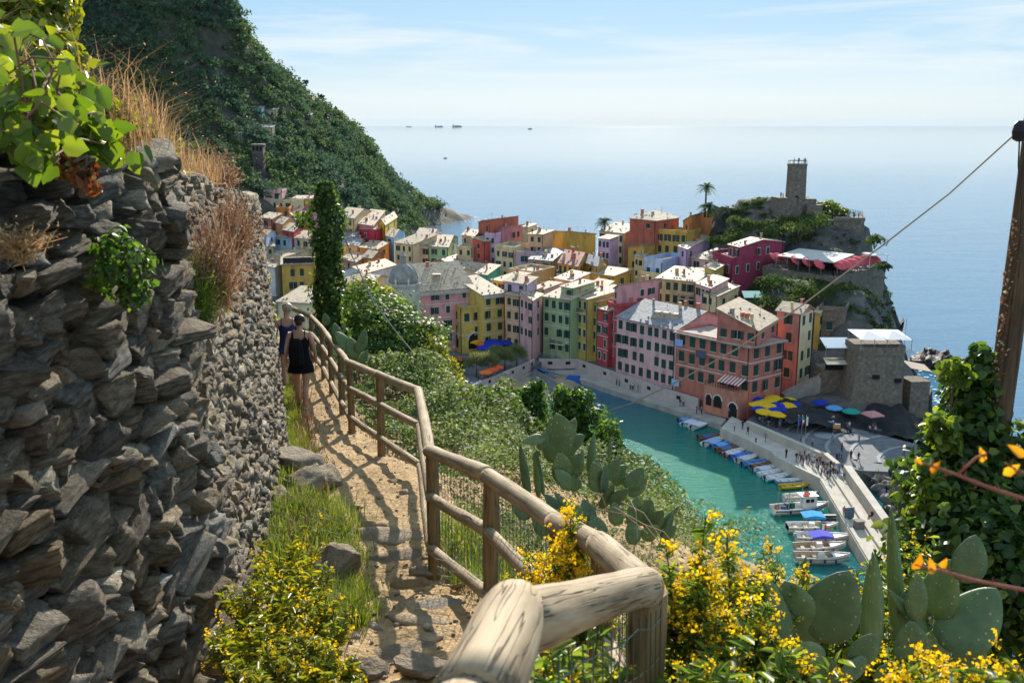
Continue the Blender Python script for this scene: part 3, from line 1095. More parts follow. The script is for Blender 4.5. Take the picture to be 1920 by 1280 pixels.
cv = MB(); cv.box(pos(.5, -.03, 15.25), (dd.length + 1.0, .9, .3), an); d2 = pos(1, 1, 0) - pos(1, 0, 0); cv.box(pos(1.0, .5, 15.25) + Vector((.3, -.3, 0)), (d2.length, .9, .28), math.atan2(d2.y, d2.x)); cv.build('cornice', CONCRETE, e)
bx_ = MB(); ol = Vector((dd.y, -dd.x, 0)).normalized()
q = pos(.76, 0, 4.0) + ol * 1.4
bx_.box(q, (dd.length * .46, 2.8, 5.4), an)
bo = bx_.build('terrace_block', PLASTER, e); bo.color = (0.52, 0.22, 0.15, 1)
for u, w_, h_ in ((.60, 1.3, 2.2), (.72, 1.9, 2.4)):
 arch(e, pos(u, 0, 2.9) + ol * 2.86, an, w_, h_)
arch(e, pos(.92, 0, 1.6) + ol * 2.86, an, 1.9, 3.0)
aw = MB()
for i in range(14):
 p0 = pos(.66 + .30 * i / 14, 0, 8.9) + ol * .1; p1 = pos(.66 + .30 * (i + 1) / 14, 0, 8.9) + ol * .1
 dn = ol * 2.3 + Vector((0, 0, -1.0))
 aw.add([p0, p1, p1 + dn, p0 + dn], [(3, 2, 1, 0)], i % 2)
aw.build('striped_awning', [mat('awning_red', (0.42, 0.08, 0.06), var=.1), mat('awning_white', (0.7, 0.66, 0.6), var=.1)], e)
rl = MB()
for i in range(14):
 rl.box(pos(.54 + .44 * i / 13, 0, 7.2) + ol * 2.7, (.05, .05, 1.0), an)
rl.box(pos(.76, 0, 7.7) + ol * 2.7, (dd.length * .45, .06, .06), an)
rl.build('terrace_railing', IRON, e)
for u, z, c, ww in ((.05, 13.3, (0.30, 0.42, 0.75), 2.0), (.02, 4.9, (0.30, 0.55, 0.75), 2.0), (.36, 11.9, (0.1, 0.1, 0.16), 2.4)):
 lb = MB(); lb.box(pos(u, 0, z) + ol * .5, (ww, .05, 1.4), an); lo = lb.build('hanging_laundry', CLOTH, e); lo.color = (*c, 1)
house('rust penthouse with a broad sunlit roof on the brick-red quay house', (1345, 609), (1421, 620), (1459, 597), 18.4, 15.5, 'salmon', 'T', 3.0, wl=3, wr=2, nf=1, w=1.3, h=1.6, chim=4, drop=.6, mixed=.2, ground=False, dz=1.4)
house('tall slim house with a pink front and a cream side wall', (1457, 582), (1502, 589), (1526, 580), 19.6, 5.0, (0.52, 0.23, 0.18), 'F', 1.3, wl=[.55], wr=2, nf=4, fh=3.6, w=1.15, h=1.9, chim=2, mixed=.1)
# cream flank of the slim house
PC_ = PZ(1502, 589, 19.6); PR_ = PZ(1526, 580, 19.6); dd = PR_ - PC_
fk = MB(); fk.box(Vector(((PC_.x + PR_.x) / 2, (PC_.y + PR_.y) / 2, 12.0)) + Vector((dd.y, -dd.x, 0)).normalized() * .012, (dd.length, .03, 15.1), math.atan2(dd.y, dd.x))
last = [o for o in SC.objects if o.name.startswith('house') and o.type == 'EMPTY'][-1]
fo = fk.build('cream_side_wall', PLASTER, last); fo.color = (*CC['cream'], 1)
fo.location = -Vector(last.location)
house('low yellow annex hidden behind the slim pink and cream house', (1528, 586), (1537, 588), (1543, 584), 17.0, 6.0, 'yellow', 'S', .6, wl=0, wr=1, nf=3, chim=0)

# ---- second rows, up the slope on the right
house('dusty pink gabled house rising behind the red harbour house', (1152, 540), (1159, 544), (1238, 531), 20.0, 8.0, 'pink', 'U', 1.0, wl=1, wr=[.55, .78], nf=1, w=1.2, h=1.5, trim=True, chim=2, mixed=.1)
e, pos, org = house('mid yellow house with two storeys of shutters above the grey slate roof', (1231, 522), (1305, 529), (1337, 516), 20.0, 9.0, 'beige', 'S', 1.3, wl=5, wr=0, nf=2, w=1.1, h=1.8, chim=2, mixed=.15, rm=SLATE)
dd = pos(1, 0, 0) - pos(0, 0, 0); balcony(e, pos(.78, 0, 15.8), math.atan2(dd.y, dd.x), 4.0)
house('cream two-storey house with a glazed top floor in the middle', (1319, 549), (1345, 556), (1386, 545), 19.0, 9.0, 'cream', 'S', 1.0, wl=3, wr=[.3, .85], nf=2, w=1.0, h=1.5, chim=1, mixed=.0)
house('small pink house with a sunlit shed roof behind the cream one', (1306, 532), (1333, 541), (1365, 532), 20.4, 10.0, 'lpink', 'S', 1.0, wl=3, wr=0, nf=1, chim=2, mixed=.3)
house('upper block of the magenta house below the castle', (1366, 459), (1387, 464), (1470, 454), 27.2, 15.0, 'magenta', 'F', 1.2, wl=2, wr=[.42, .62], nf=1, w=1.1, h=1.7, trim=True, chim=2, mixed=.05)
house('lower wing of the magenta house with a roof terrace', (1337, 476), (1374, 489), (1440, 478), 24.4, 13.0, 'magenta', 'flat', 0, wl=[.8], wr=[.12, .42, .72], nf=1, w=1.1, h=1.8, trim=True, chim=0, mixed=.05, dz=2.3)
house('lavender top storey of the white-blue house with a lit roof', (1272, 462), (1289, 468), (1332, 451), 25.0, 20.0, 'lilac', 'S', .9, wl=1, wr=[.15], nf=1, w=1.0, h=1.5, chim=2, mixed=.1)
house('white-blue flat-topped house in the middle of the slope', (1208, 489), (1242, 493), (1289, 483), 21.6, 11.0, 'blue', 'flat', 0, wl=2, wr=[.8], nf=2, w=1.0, h=1.5, trim=False, chim=0, mixed=.1, flatpar=1.0, dz=2.2)
house('white annex with green doors below the white-blue house', (1200, 513), (1237, 518), (1262, 514), 18.6, 10.0, 'cream', 'flat', 0, wl=3, wr=0, nf=1, w=1.1, h=2.0, chim=0, mixed=.2)
house('pink house with slate roof left of the magenta one', (1297, 483), (1336, 489), None, 22.8, 12.0, 'lpink', 'S', 1.7, wl=2, nf=2, chim=0, depth=9, mixed=.1)
house('small yellow house tucked against the magenta house', (1321, 500), (1341, 507), (1357, 503), 22.3, 12.0, 'yellow', 'S', .7, wl=0, wr=0, nf=1, chim=0)
house('tall cream-yellow house crowning the middle of the village', (1124, 433), (1170, 438), (1228, 429), 26.0, 13.0, 'cream', 'F', 1.7, wl=4, wr=[.55], nf=4, fh=3.1, w=.9, h=1.8, chim=3, mixed=.2)
house('narrow pink strip house left of the tall cream house', (1122, 447), (1143, 449), None, 25.0, 14.0, 'lilac', 'S', .6, wl=3, nf=3, w=.8, h=1.6, chim=0, depth=4, mixed=.1)
house('ochre house with dark slate roof right of the tall cream house', (1178, 463), (1204, 468), (1249, 463), 23.2, 13.0, 'ochre', 'U', 1.1, wl=1, wr=0, nf=2, chim=1, rm=SLATE_DARK)
house('cream house with stepped chimneys below the ochre one', (1190, 480), (1207, 483), (1225, 474), 21.6, 12.0, 'cream', 'S', 1.0, wl=2, wr=0, nf=2, w=.8, h=1.4, chim=2, mixed=.3)
house('brick-red hip-roofed house on the skyline of the village', (1181, 410), (1230, 415), (1273, 409), 30.5, 17.0, 'rust', 'H', 2.0, wl=[.75], wr=[.4], nf=1, w=.9, h=1.3, chim=2, mixed=.0)
house('orange house with a round window below the castle path', (1281, 414), (1295, 418), (1343, 404), 30.2, 17.0, 'orange', 'U', 1.8, wl=1, wr=[.85], nf=2, w=.9, h=1.2, chim=1, mixed=.0)
house('yellow house with planted terrace under the orange house', (1230, 434), (1290, 438), None, 27.6, 17.0, 'ochre', 'flat', 0, wl=4, nf=2, w=1.0, h=1.8, chim=0, depth=8, mixed=.2)
house('large ochre-yellow house with a plain gable on the seaward side', (1038, 434), (1085, 438), (1117, 445), 23.6, 11.0, 'ochre', 'S', 1.0, wl=4, wr=[.5], nf=2, w=1.0, h=1.6, chim=2, mixed=.5)
house('peach house with two columns of windows beside the ochre house', (991, 439), (1018, 440), (1038, 437), 24.0, 12.0, 'peach', 'S', .7, wl=2, wr=0, nf=3, w=.9, h=1.5, chim=2, mixed=.0)
house('maroon-pink gabled house in the row above the lilac ones', (929, 434), (943, 435), (983, 429), 24.0, 12.0, 'mauve', 'U', 1.2, wl=1, wr=[.5, .72], nf=1, w=1.1, h=1.8, chim=2, mixed=.4)
house('tall brick-red house nearest the open sea, sunlit roof', (897, 416), (919, 421), (972, 414), 26.4, 12.0, 'rust', 'U', 1.4, wl=2, wr=0, nf=2, w=.9, h=1.7, chim=1, mixed=.4)
house('cream house with flat terrace behind the maroon house', (980, 425), (990, 427), (1006, 424), 25.2, 12.0, 'cream', 'S', .5, wl=0, wr=1, nf=1, chim=1)
house('narrow lilac and blue house with a balcony in the upper row', (909, 441), (929, 442), None, 23.2, 12.0, 'lilac', 'flat', 0, wl=2, nf=3, w=.8, h=1.5, chim=0, depth=7, mixed=.0)
house('scarlet slice of a house left of the lilac one', (886, 451), (909, 453), None, 21.6, 11.0, (0.52, 0.12, 0.085), 'T', .8, wl=1, nf=2, w=.7, h=1.4, chim=0, depth=8)
house('ochre house with small terrace roof left of the scarlet one', (866, 441), (889, 444), (900, 438), 22.4, 11.0, 'peach', 'S', .9, wl=2, wr=0, nf=1, w=.8, h=1.5, chim=1)
house('tan house front below the small ochre terrace', (857, 464), (885, 465), None, 19.6, 10.0, 'beige', 'flat', 0, wl=2, nf=2, w=.8, h=1.5, chim=0, depth=6, mixed=.0, flatpar=.4)
house('mint green gabled house with a yellow side wall', (805, 462), (840, 464), (858, 444), 19.6, 10.0, 'green', 'F', 2.0, wl=2, wr=1, nf=3, w=.95, h=1.7, chim=2, mixed=.7)
house('white top storey with long balcony left of the mint green house', (778, 443), (810, 446), (828, 434), 21.6, 10.0, 'white', 'F', 1.6, wl=2, nf=1, w=1.0, h=1.7, chim=1, mixed=.7)
e, pos, org = house('peach lower house under the white balcony storey', (776, 461), (805, 463), None, 19.4, 10.0, 'peach', 'flat', 0, wl=2, nf=2, w=1.0, h=1.7, chim=0, depth=6, mixed=.7, flatpar=.15)
dd = pos(1, 0, 0) - pos(0, 0, 0); balcony(e, pos(.5, 0, 19.3), math.atan2(dd.y, dd.x), 6.0)
house('cream house with a wide balcony at the left of the upper row', (741, 455), (774, 459), None, 20.2, 11.0, 'cream', 'S', 2.2, wl=3, nf=2, w=.9, h=1.5, chim=1, depth=10, mixed=.3)
house('pale yellow house with a balustraded roof terrace in the centre', (929, 465), (964, 469), (990, 461), 20.0, 10.0, 'cream', 'flat', 0, wl=3, wr=0, nf=3, w=.9, h=1.6, trim=False, chim=0, mixed=.15, flatpar=1.0)
house('mauve box-shaped house with terrace right of the pale yellow one', (964, 475), (1003, 477), None, 19.0, 10.0, (0.52, 0.38, 0.42), 'flat', 0, wl=1, nf=2, w=1.1, h=1.7, chim=1, depth=8)
house('turquoise house with a pebbled roof in the centre', (892, 513), (913, 516), (938, 506), 16.0, 6.0, 'teal', 'S', 1.2, wl=1, wr=0, nf=2, w=.8, h=1.6, chim=1)
house('small yellow house right of the turquoise one', (922, 525), (946, 529), None, 17.0, 6.0, 'yellow', 'S', 1.2, wl=2, nf=1, w=1.0, h=1.9, chim=1, depth=9)
e, pos, org = house('lilac top storey with balcony above the salmon-pink house', (946, 527), (988, 534), (1007, 529), 19.6, 8.0, 'lilac', 'S', 1.0, wl=2, wr=0, nf=1, w=1.2, h=1.9, chim=2, mixed=.4)
dd = pos(1, 0, 0) - pos(0, 0, 0); balcony(e, pos(.5, 0, 16.7), math.atan2(dd.y, dd.x), 7.0)
house('rosy house with a low sunlit roof left of the green penthouse', (998, 540), (1020, 543), (1052, 538), 17.6, 8.0, 'lpink', 'S', .9, wl=2, wr=[.6], nf=1, w=.9, h=1.5, chim=1)
e, pos, org = house('yellow house under the only terracotta roof', (1047, 493), (1083, 500), (1108, 483), 20.0, 10.0, 'ochre', 'F', 2.4, wl=4, wr=2, nf=1, w=1.0, h=2.0, chim=4, mixed=.3, rm=TERRACOTTA)
dd = pos(1, 0, 0) - pos(0, 0, 0); balcony(e, pos(.5, 0, 17.1), math.atan2(dd.y, dd.x), 8.0)
house('long ochre house with three windows in the centre', (1105, 512), (1151, 518), (1183, 513), 18.2, 8.0, 'ochre', 'S', 1.0, wl=3, wr=1, nf=1, w=1.0, h=1.7, chim=1, mixed=.05)
house('grey slate roofed house with stacked chimneys behind the terracotta roof', (992, 486), (1035, 490), (1060, 476), 18.6, 9.0, 'stone', 'S', 1.2, wl=2, wr=0, nf=2, w=.9, h=1.5, chim=5, rm=SLATE_DARK)
house('ochre house with skewed roof in the gap beside the terracotta roof', (1095, 492), (1120, 500), (1140, 492), 20.0, 9.0, 'ochre', 'F', 1.6, wl=1, wr=0, nf=1, chim=1, rm=SLATE_DARK)
house('low brown house with sunlit roof in front of the mint house', (803, 494), (850, 498), (880, 488), 15.5, 7.0, 'salmon', 'G', 1.5, wl=0, nf=1, chim=1)
house('cream house with a long low roof behind the arcade house', (860, 502), (900, 509), (930, 499), 15.0, 6.0, 'cream', 'F', 1.2, wl=0, nf=1, chim=2)
house('pale house with grey terrace between teal and lilac houses', (955, 508), (1000, 514), (1040, 505), 17.2, 8.0, 'beige', 'flat', 0, wl=2, nf=1, chim=3)
house('peach house with flat sunlit roof right of the rosy house', (1040, 522), (1072, 528), (1105, 519), 18.8, 8.0, 'peach', 'S', .8, wl=0, wr=0, nf=1, chim=2)
house('yellow strip roof house above the golden harbour house', (1100, 537), (1128, 543), (1150, 536), 17.0, 8.0, 'yellow', 'S', 1.0, wl=2, wr=0, nf=1, w=.8, h=1.3, chim=2)

# ---- left bank of the valley
house('beige three-storey house right of the ivy-clad trunk', (634, 406), (664, 410), (698, 396), 26.0, 14.0, 'beige', 'F', 1.9, wl=2, wr=0, nf=3, w=1.1, h=1.6, chim=3, mixed=.4)
house('house with a broad sunlit roof between the beige and yellow houses', (672, 420), (700, 424), (722, 408), 24.0, 13.0, 'mauve', 'S', 2.2, wl=0, wr=0, nf=1, chim=3)
e, pos, org = house('bright yellow house with two balconies on the left bank', (709, 419), (722, 422), (745, 407), 24.4, 12.0, (0.66, 0.45, 0.05), 'G', 1.6, wl=1, wr=2, nf=2, w=.8, h=1.6, chim=0)
house('scarlet house with one white-framed window on the left bank', (670, 430), (705, 436), (722, 432), 22.2, 11.0, (0.56, 0.05, 0.075), 'U', .9, wl=[.45], wr=0, nf=1, w=1.2, h=1.4, trim=True, chim=0)
house('pale blue gabled house right of the scarlet house', (723, 442), (738, 446), (759, 434), 21.0, 10.0, 'lblue', 'F', 1.5, wl=1, wr=0, nf=1, chim=0)
house('low terrace house with grey roof left of the scarlet house', (634, 440), (664, 444), (676, 438), 20.8, 11.0, 'lblue', 'S', .9, wl=2, wr=0, nf=1, chim=1, rm=SLATE_DARK)
house('orange house with a flat roof below the scarlet house', (674, 464), (708, 468), (730, 460), 18.6, 9.0, 'orange', 'S', .9, wl=0, wr=[.5], nf=1, chim=1)
house('orange house with a pitched gable, lowest on the left bank', (680, 482), (697, 485), (720, 476), 17.0, 8.0, (0.55, 0.21, 0.06), 'F', 1.4, wl=0, wr=0, nf=1, chim=0)
house('grey roofed house between the scarlet and orange houses', (640, 458), (672, 462), (690, 452), 18.8, 9.0, 'peach', 'F', 1.4, wl=1, nf=1, chim=2, rm=SLATE_DARK)
house('pink corner house with laundry terrace on the left bank', (640, 485), (668, 492), (690, 484), 16.0, 8.0, 'pink', 'S', 1.0, wl=1, wr=0, nf=1, chim=1)
e, pos, org = house('big yellow house with a glazed roof terrace left of the ivy trunk', (528, 497), (598, 495), None, 17.8, 7.0, 'ochre', 'S', .6, wl=[.28, .52, .9], nf=2, fh=3.6, w=1.1, h=2.0, chim=0, depth=10, mixed=.1, dz=2.2)
gl = MB(); dd = pos(1, 0, 0) - pos(0, 0, 0); gl.box(pos(.5, .12, 18.8), (dd.length * .92, .1, 1.7), math.atan2(dd.y, dd.x)); gl.build('terrace_glazing', PANE, e)
house('cream house with a wide white roof above the big yellow house', (505, 474), (530, 483), (600, 470), 18.5, 10.0, 'cream', 'S', 1.2, wl=0, wr=0, nf=1, chim=2)
house('topmost rose-pink house at the foot of the hill', (494, 360), (528, 360), None, 33.0, 24.0, 'lpink', 'flat', 0, wl=[.7], nf=1, w=1.4, h=2.0, chim=0, depth=8, mixed=0)
house('salmon flat-roofed house right below the topmost rose house', (548, 373), (590, 373), None, 30.6, 22.0, (0.56, 0.22, 0.18), 'S', .5, wl=1, nf=1, chim=1, depth=8)
house('cream arcade house under the rose house on the left bank', (496, 376), (546, 379), None, 30.0, 20.0, 'cream', 'flat', 0, wl=4, nf=1, w=1.0, h=2.0, chim=0, depth=6)
house('rust house with paired windows on the left bank', (518, 392), (541, 393), (552, 387), 28.2, 18.0, 'orange', 'flat', 0, wl=2, nf=1, w=.9, h=1.6, chim=1)
house('dark mauve house left of the ivy-clad trunk', (543, 403), (575, 405), (602, 396), 27.0, 16.0, 'mauve', 'flat', 0, wl=2, wr=2, nf=2, w=.9, h=1.6, chim=1)
house('orange-gabled house with a sunlit roof on the left bank', (513, 417), (530, 421), (554, 412), 26.0, 15.0, (0.52, 0.25, 0.13), 'F', 1.2, wl=0, wr=0, nf=1, chim=0)
house('house with a red side wall and twin white roofs', (529, 431), (550, 435), (578, 424), 24.4, 14.0, 'red', 'F', 1.3, wl=1, wr=0, nf=1, chim=1)
house('pale blue house with white roof at the edge of the stone wall', (479, 441), (498, 444), (519, 436), 23.6, 13.0, 'blue', 'F', 1.2, wl=2, wr=1, nf=1, w=.8, h=1.3, chim=1)
house('white house with turquoise loggia on the left bank', (514, 444), (552, 447), None, 22.4, 12.0, 'lblue', 'S', 1.2, wl=3, nf=1, w=1.0, h=1.6, chim=0, depth=9)
house('cream house with a broad sunlit roof behind the ivy trunk', (553, 446), (592, 450), None, 22.4, 12.0, 'cream', 'S', 2.0, wl=3, nf=2, w=.9, h=1.6, chim=2, depth=10)
house('low beige house with a white roof by the stone wall', (481, 463), (514, 462), None, 20.6, 12.0, 'beige', 'S', .8, wl=2, nf=1, w=.8, h=1.4, chim=0, depth=6)
house('lowest house with white sheet roofs by the stone wall', (485, 497), (515, 502), (540, 494), 16.6, 9.0, 'white', 'S', .8, wl=0, nf=1, chim=1)
house('faded red house at the far left under the hill', (487, 408), (510, 411), (528, 406), 27.2, 17.0, 'salmon', 'S', .8, wl=1, nf=1, chim=0)
house('bleached round terrace roof below the end of the path', (521, 566), (598, 570), None, 26.0, 20.0, 'cream', 'S', 1.2, wl=0, nf=1, chim=0, depth=9, drop=14)
house('sunlit low roof left of the church dome', (640, 508), (683, 513), (742, 497), 16.5, 8.0, 'white', 'G', 1.4, wl=0, nf=1, chim=2)
house('cream sacristy roof beside the ivy trunk', (640, 530), (690, 536), (735, 520), 15.0, 6.0, 'cream', 'F', 1.6, wl=0, nf=1, chim=2)

# ================================================================== CHURCH
def church():
 c = P(757, 528, 222)
 e = empty('church', (c.x, c.y, 4.0), 0, 'church drum with a grey ribbed dome and lantern', 'church')
 z = lambda a: a - 4.0
 b = MB()
 b.lathe([(3.6, -2), (3.6, z(20.6)), (3.9, z(20.7)), (3.9, z(21.2)), (3.3, z(21.3))], seg=8)
 d = b.build('drum', PLASTER, e); d.color = (0.52, 0.50, 0.42, 1)
 for k in range(8):
  a = math.pi / 8 + k * math.pi / 4 + math.pi / 8
  w = MB()
  pts = [(-.5, -1.1), (.5, -1.1), (.5, .6), (.3, .95), (0, 1.1), (-.3, .95), (-.5, .6)]
  w.add([(x, -.03, y) for x, y in pts], [tuple(range(7))])
  o = w.build('window', PANE, e)
  o.location = (math.cos(a) * 3.36, math.sin(a) * 3.36, z(18.7))
  o.rotation_euler = (0, 0, a + math.pi / 2)
 m = mat('dome_lead', (0.33, 0.315, 0.28), rough=.8, var=.35, scale=.8, bump=.3)
 b = MB()
 prof = [(3.25, 0)]
 for k in range(1, 9):
  t = k / 9 * math.pi / 2
  prof.append((3.25 * math.cos(t), 4.5 * math.sin(t)))
 prof.append((.5, 4.6))
 b.lathe(prof, (0, 0, z(21.25)), seg=24)
 do = b.build('dome', m, e, True)
 r = MB()
 for k in range(8):
  a = k * math.pi / 4
  r.tube([(math.cos(a) * (q[0] + .03), math.sin(a) * (q[0] + .03), z(21.25) + q[1]) for q in prof[:-1]], .11, 5)
 r.build('ribs', m, do)
 b = MB()
 b.lathe([(.62, 0), (.62, 1.5), (.8, 1.55), (.8, 1.7), (.5, 1.9), (.2, 2.3), (.05, 2.9)], (0, 0, z(25.7)), seg=8)
 b.build('lantern', m, e)
 b = MB()
 for k in range(8):
  a = k * math.pi / 4 + math.pi / 8
  b.lathe([(.18, 0), (.18, .7), (.26, .75), (.02, 1.5)], (math.cos(a) * 3.75, math.sin(a) * 3.75, z(21.2)), seg=6)
 b.build('pinnacles', TRIM, e)
church()
# ================================================================== VILLAGE GROUND AND CASTLE ROCK
gp = list(GROUND_PTS)
for a in [(1345, 394, 275), (1400, 398, 271), (1450, 404, 268), (1510, 408, 265), (1560, 415, 262), (1612, 413, 259), (1400, 384, 287), (1450, 385, 280), (1500, 381, 278), (1560, 396, 276), (1600, 402, 274),
          (1350, 440, 264), (1420, 450, 256), (1480, 452, 253), (1530, 458, 252), (1440, 545, 224), (1500, 560, 216), (1560, 590, 209), (1600, 630, 204), (1640, 560, 221), (1640, 600, 214), (1520, 640, 205), (1490, 730, 192), (1480, 765, 186), (1540, 752, 184), (1610, 758, 181), (1665, 760, 181), (1690, 720, 192)]:
 p = P(*a)
 gp.append((p.x, p.y, p.z))
for x, y, z in [(91, 236, 10), (97, 240, -4), (103, 250, -5), (106, 262, -5), (104, 280, -6), (96, 296, -6), (96, 228, -4), (93, 216, -4), (92, 205, -4), (88, 192, -4), (84, 180, -3.5), (88, 270, 30), (88, 262, 27), (80, 300, -6), (60, 335, -8), (40, 350, -8), (20, 358, -8), (-5, 365, -8),
    (110, 300, -8), (120, 230, -8), (120, 330, -8), (60, 380, -10), (-20, 395, -8), (-60, 385, 12), (-100, 370, 30), (-115, 345, 36)]:
 gp.append((x, y, z))
_zt = 22.5
for px, py in ((1440, 497), (1470, 500), (1510, 505), (1560, 512), (1600, 500), (1650, 499), (1480, 487), (1540, 490), (1600, 490), (1650, 494)):
 p = PZ(px, py, _zt); gp.append((p.x, p.y, _zt - 2.5))
for px, py, D in ((1500, 470, 246), (1560, 470, 246), (1620, 470, 246), (1450, 470, 246)):
 p = P(px, py, D); gp.append((p.x, p.y, p.z))
for x, y, z in ((-60, 150, 4), (-118, 150, 8), (-30, 140, -3), (-118, 200, 14), (-90, 230, 14), (-118, 250, 20), (0, 140, -4), (30, 140, -5)):
 gp.append((x, y, z))
for px, py, z in [(1016, 680, 1.5), (1050, 682, 1.5), (1078, 682, 1.5), (1156, 708, 1.4), (1240, 737, 1.2), (1308, 752, 1.0), (1365, 776, 1.0), (960, 690, 1.6), (900, 690, 2.4), (860, 690, 2.6), (800, 700, 3.0), (870, 660, 3.4), (950, 660, 3.2), (1000, 655, 3.0),
                  (950, 735, 1.1), (1000, 745, .5), (980, 770, .05), (1040, 745, -.5), (900, 760, 1.2), (1100, 770, -3), (1200, 800, -4), (1000, 810, -2.5), (900, 830, -2), (1300, 820, -4), (1400, 870, -4), (1450, 950, -4), (1200, 900, -5), (1100, 850, -4),
                  (1420, 790, 0.6), (1500, 800, 0.8), (1600, 830, 0.6), (1650, 860, 0.3), (1720, 850, -1), (1700, 905, -2.5), (1740, 830, -2.5), (1500, 850, .3), (1560, 885, -2), (1620, 960, -3), (780, 790, -1), (640, 660, 6), (700, 640, 5), (760, 640, 3)]:
 p = PZ(px, py, z)
 gp.append((p.x, p.y, z))
TOWN = Spline2(gp, lam=0.05)
gx, gy = np.meshgrid(np.arange(-118, 124, 1.6), np.arange(140, 372, 1.6))
q = np.c_[gx.ravel(), gy.ravel()]
gz = TOWN(q)
q3 = np.c_[q, gz]
steep = np.clip((gz - 3.5) / 10, 0, 1) * np.clip((gx.ravel() - 52) / 12, 0, 1)
gz = gz + steep * (1.5 * fbm(q3 / np.array([9, 9, 4.0]), 4, 21) + .8 * np.abs(fbm(q3 / 3.0, 3, 5)))
V3 = np.c_[q, gz]
V3[:, 0] += steep * 1.6 * fbm(q3 / np.array([5, 5, 3.0]), 3, 31)
def groundmat():
 m, nt, b = nodes_of('village_ground')
 n = _noise(nt, 0.25, 7, .65)
 r1 = _ramp(nt, n.outputs[0], [(.3, (0.03, 0.03, 0.03)), (.5, (0.105, 0.098, 0.09)), (.7, (0.19, 0.17, 0.145))])
 g = nt.nodes.new('ShaderNodeNewGeometry')
 s = nt.nodes.new('ShaderNodeSeparateXYZ')
 nt.links.new(g.outputs['True Normal'], s.inputs[0])
 n2 = _noise(nt, 0.6, 4, .6)
 mu = nt.nodes.new('ShaderNodeMath'); mu.operation = 'MULTIPLY'
 nt.links.new(s.outputs['Z'], mu.inputs[0]); nt.links.new(n2.outputs[0], mu.inputs[1])
 f = _ramp(nt, mu.outputs[0], [(.36, (0, 0, 0)), (.46, (.85,) * 3)])
 t = nt.nodes.new('ShaderNodeTexCoord')
 sz = nt.nodes.new('ShaderNodeSeparateXYZ')
 nt.links.new(t.outputs['Object'], sz.inputs[0])
 hz = nt.nodes.new('ShaderNodeMapRange')
 hz.inputs['From Min'].default_value = 9; hz.inputs['From Max'].default_value = 14
 nt.links.new(sz.outputs['Z'], hz.inputs['Value'])
 m2 = nt.nodes.new('ShaderNodeMath'); m2.operation = 'MULTIPLY'
 nt.links.new(f.outputs[0], m2.inputs[0]); nt.links.new(hz.outputs[0], m2.inputs[1])
 x = nt.nodes.new('ShaderNodeMixRGB')
 nt.links.new(m2.outputs[0], x.inputs[0])
 nt.links.new(r1.outputs[0], x.inputs[1])
 x.inputs[2].default_value = (0.045, 0.06, 0.022, 1)
 nt.links.new(x.outputs[0], b.inputs['Base Color'])
 b.inputs['Roughness'].default_value = .9
 n3 = _noise(nt, 1.2, 6, .7, 'Object', (1, 1, 2.5))
 _bump(nt, b, n3.outputs[0], 1.0, .6)
 return m
i = np.arange(gx.size).reshape(gx.shape)
F = np.stack([i[:-1, :-1], i[:-1, 1:], i[1:, 1:], i[1:, :-1]], -1).reshape(-1, 4)
GROUNDMAT = groundmat()
o = link('terrain', smooth(np_mesh('terrain', V3, F)), GROUNDMAT)
tag(o, kind='structure')
def ground_at(x, y):
 return float(TOWN([[x, y]])[0])

# ================================================================== SMALL PEOPLE (templates, then copies)
def skin_mesh(name, joints, bones, sub=1):
 """joints: {name: (pos, radius)}; one continuous body surface grown along the bones"""
 ks = list(joints)
 me = bpy.data.meshes.new(name)
 me.from_pydata([joints[k][0] for k in ks], [(ks.index(a), ks.index(b)) for a, b in bones], [])
 ob = bpy.data.objects.new(name, me)
 COL.objects.link(ob)
 md = ob.modifiers.new('skin', 'SKIN')
 md.use_smooth_shade = True
 for i, k in enumerate(ks):
  r = joints[k][1]
  me.skin_vertices[0].data[i].radius = (r, r) if not hasattr(r, '__len__') else r
  me.skin_vertices[0].data[i].use_root = (i == 0)
 if sub:
  s = ob.modifiers.new('sub', 'SUBSURF')
  s.levels = s.render_levels = sub
 dg = bpy.context.evaluated_depsgraph_get()
 out = bpy.data.meshes.new_from_object(ob.evaluated_get(dg))
 out.name = name
 bpy.data.objects.remove(ob)
 bpy.data.meshes.remove(me)
 return out
SKIN = mat('skin', (0.50, 0.30, 0.21), rough=.6, var=.1, scale=8)
HAIRM = mat('brown_hair', (0.035, 0.02, 0.014), rough=.6, var=.4, scale=30)
def trousers():
 m, nt, b = nodes_of('trousers_cloth')
 o = nt.nodes.new('ShaderNodeObjectInfo')
 r = _ramp(nt, o.outputs['Random'], [(0, (0.015, 0.017, 0.025)), (.35, (0.05, 0.07, 0.14)), (.6, (0.22, 0.19, 0.14)), (.8, (0.03, 0.03, 0.03)), (1, (0.5, 0.5, 0.5))])
 r.color_ramp.interpolation = 'CONSTANT'
 nt.links.new(r.outputs[0], b.inputs['Base Color'])
 b.inputs['Roughness'].default_value = .9
 return m
TROUSERS = trousers()
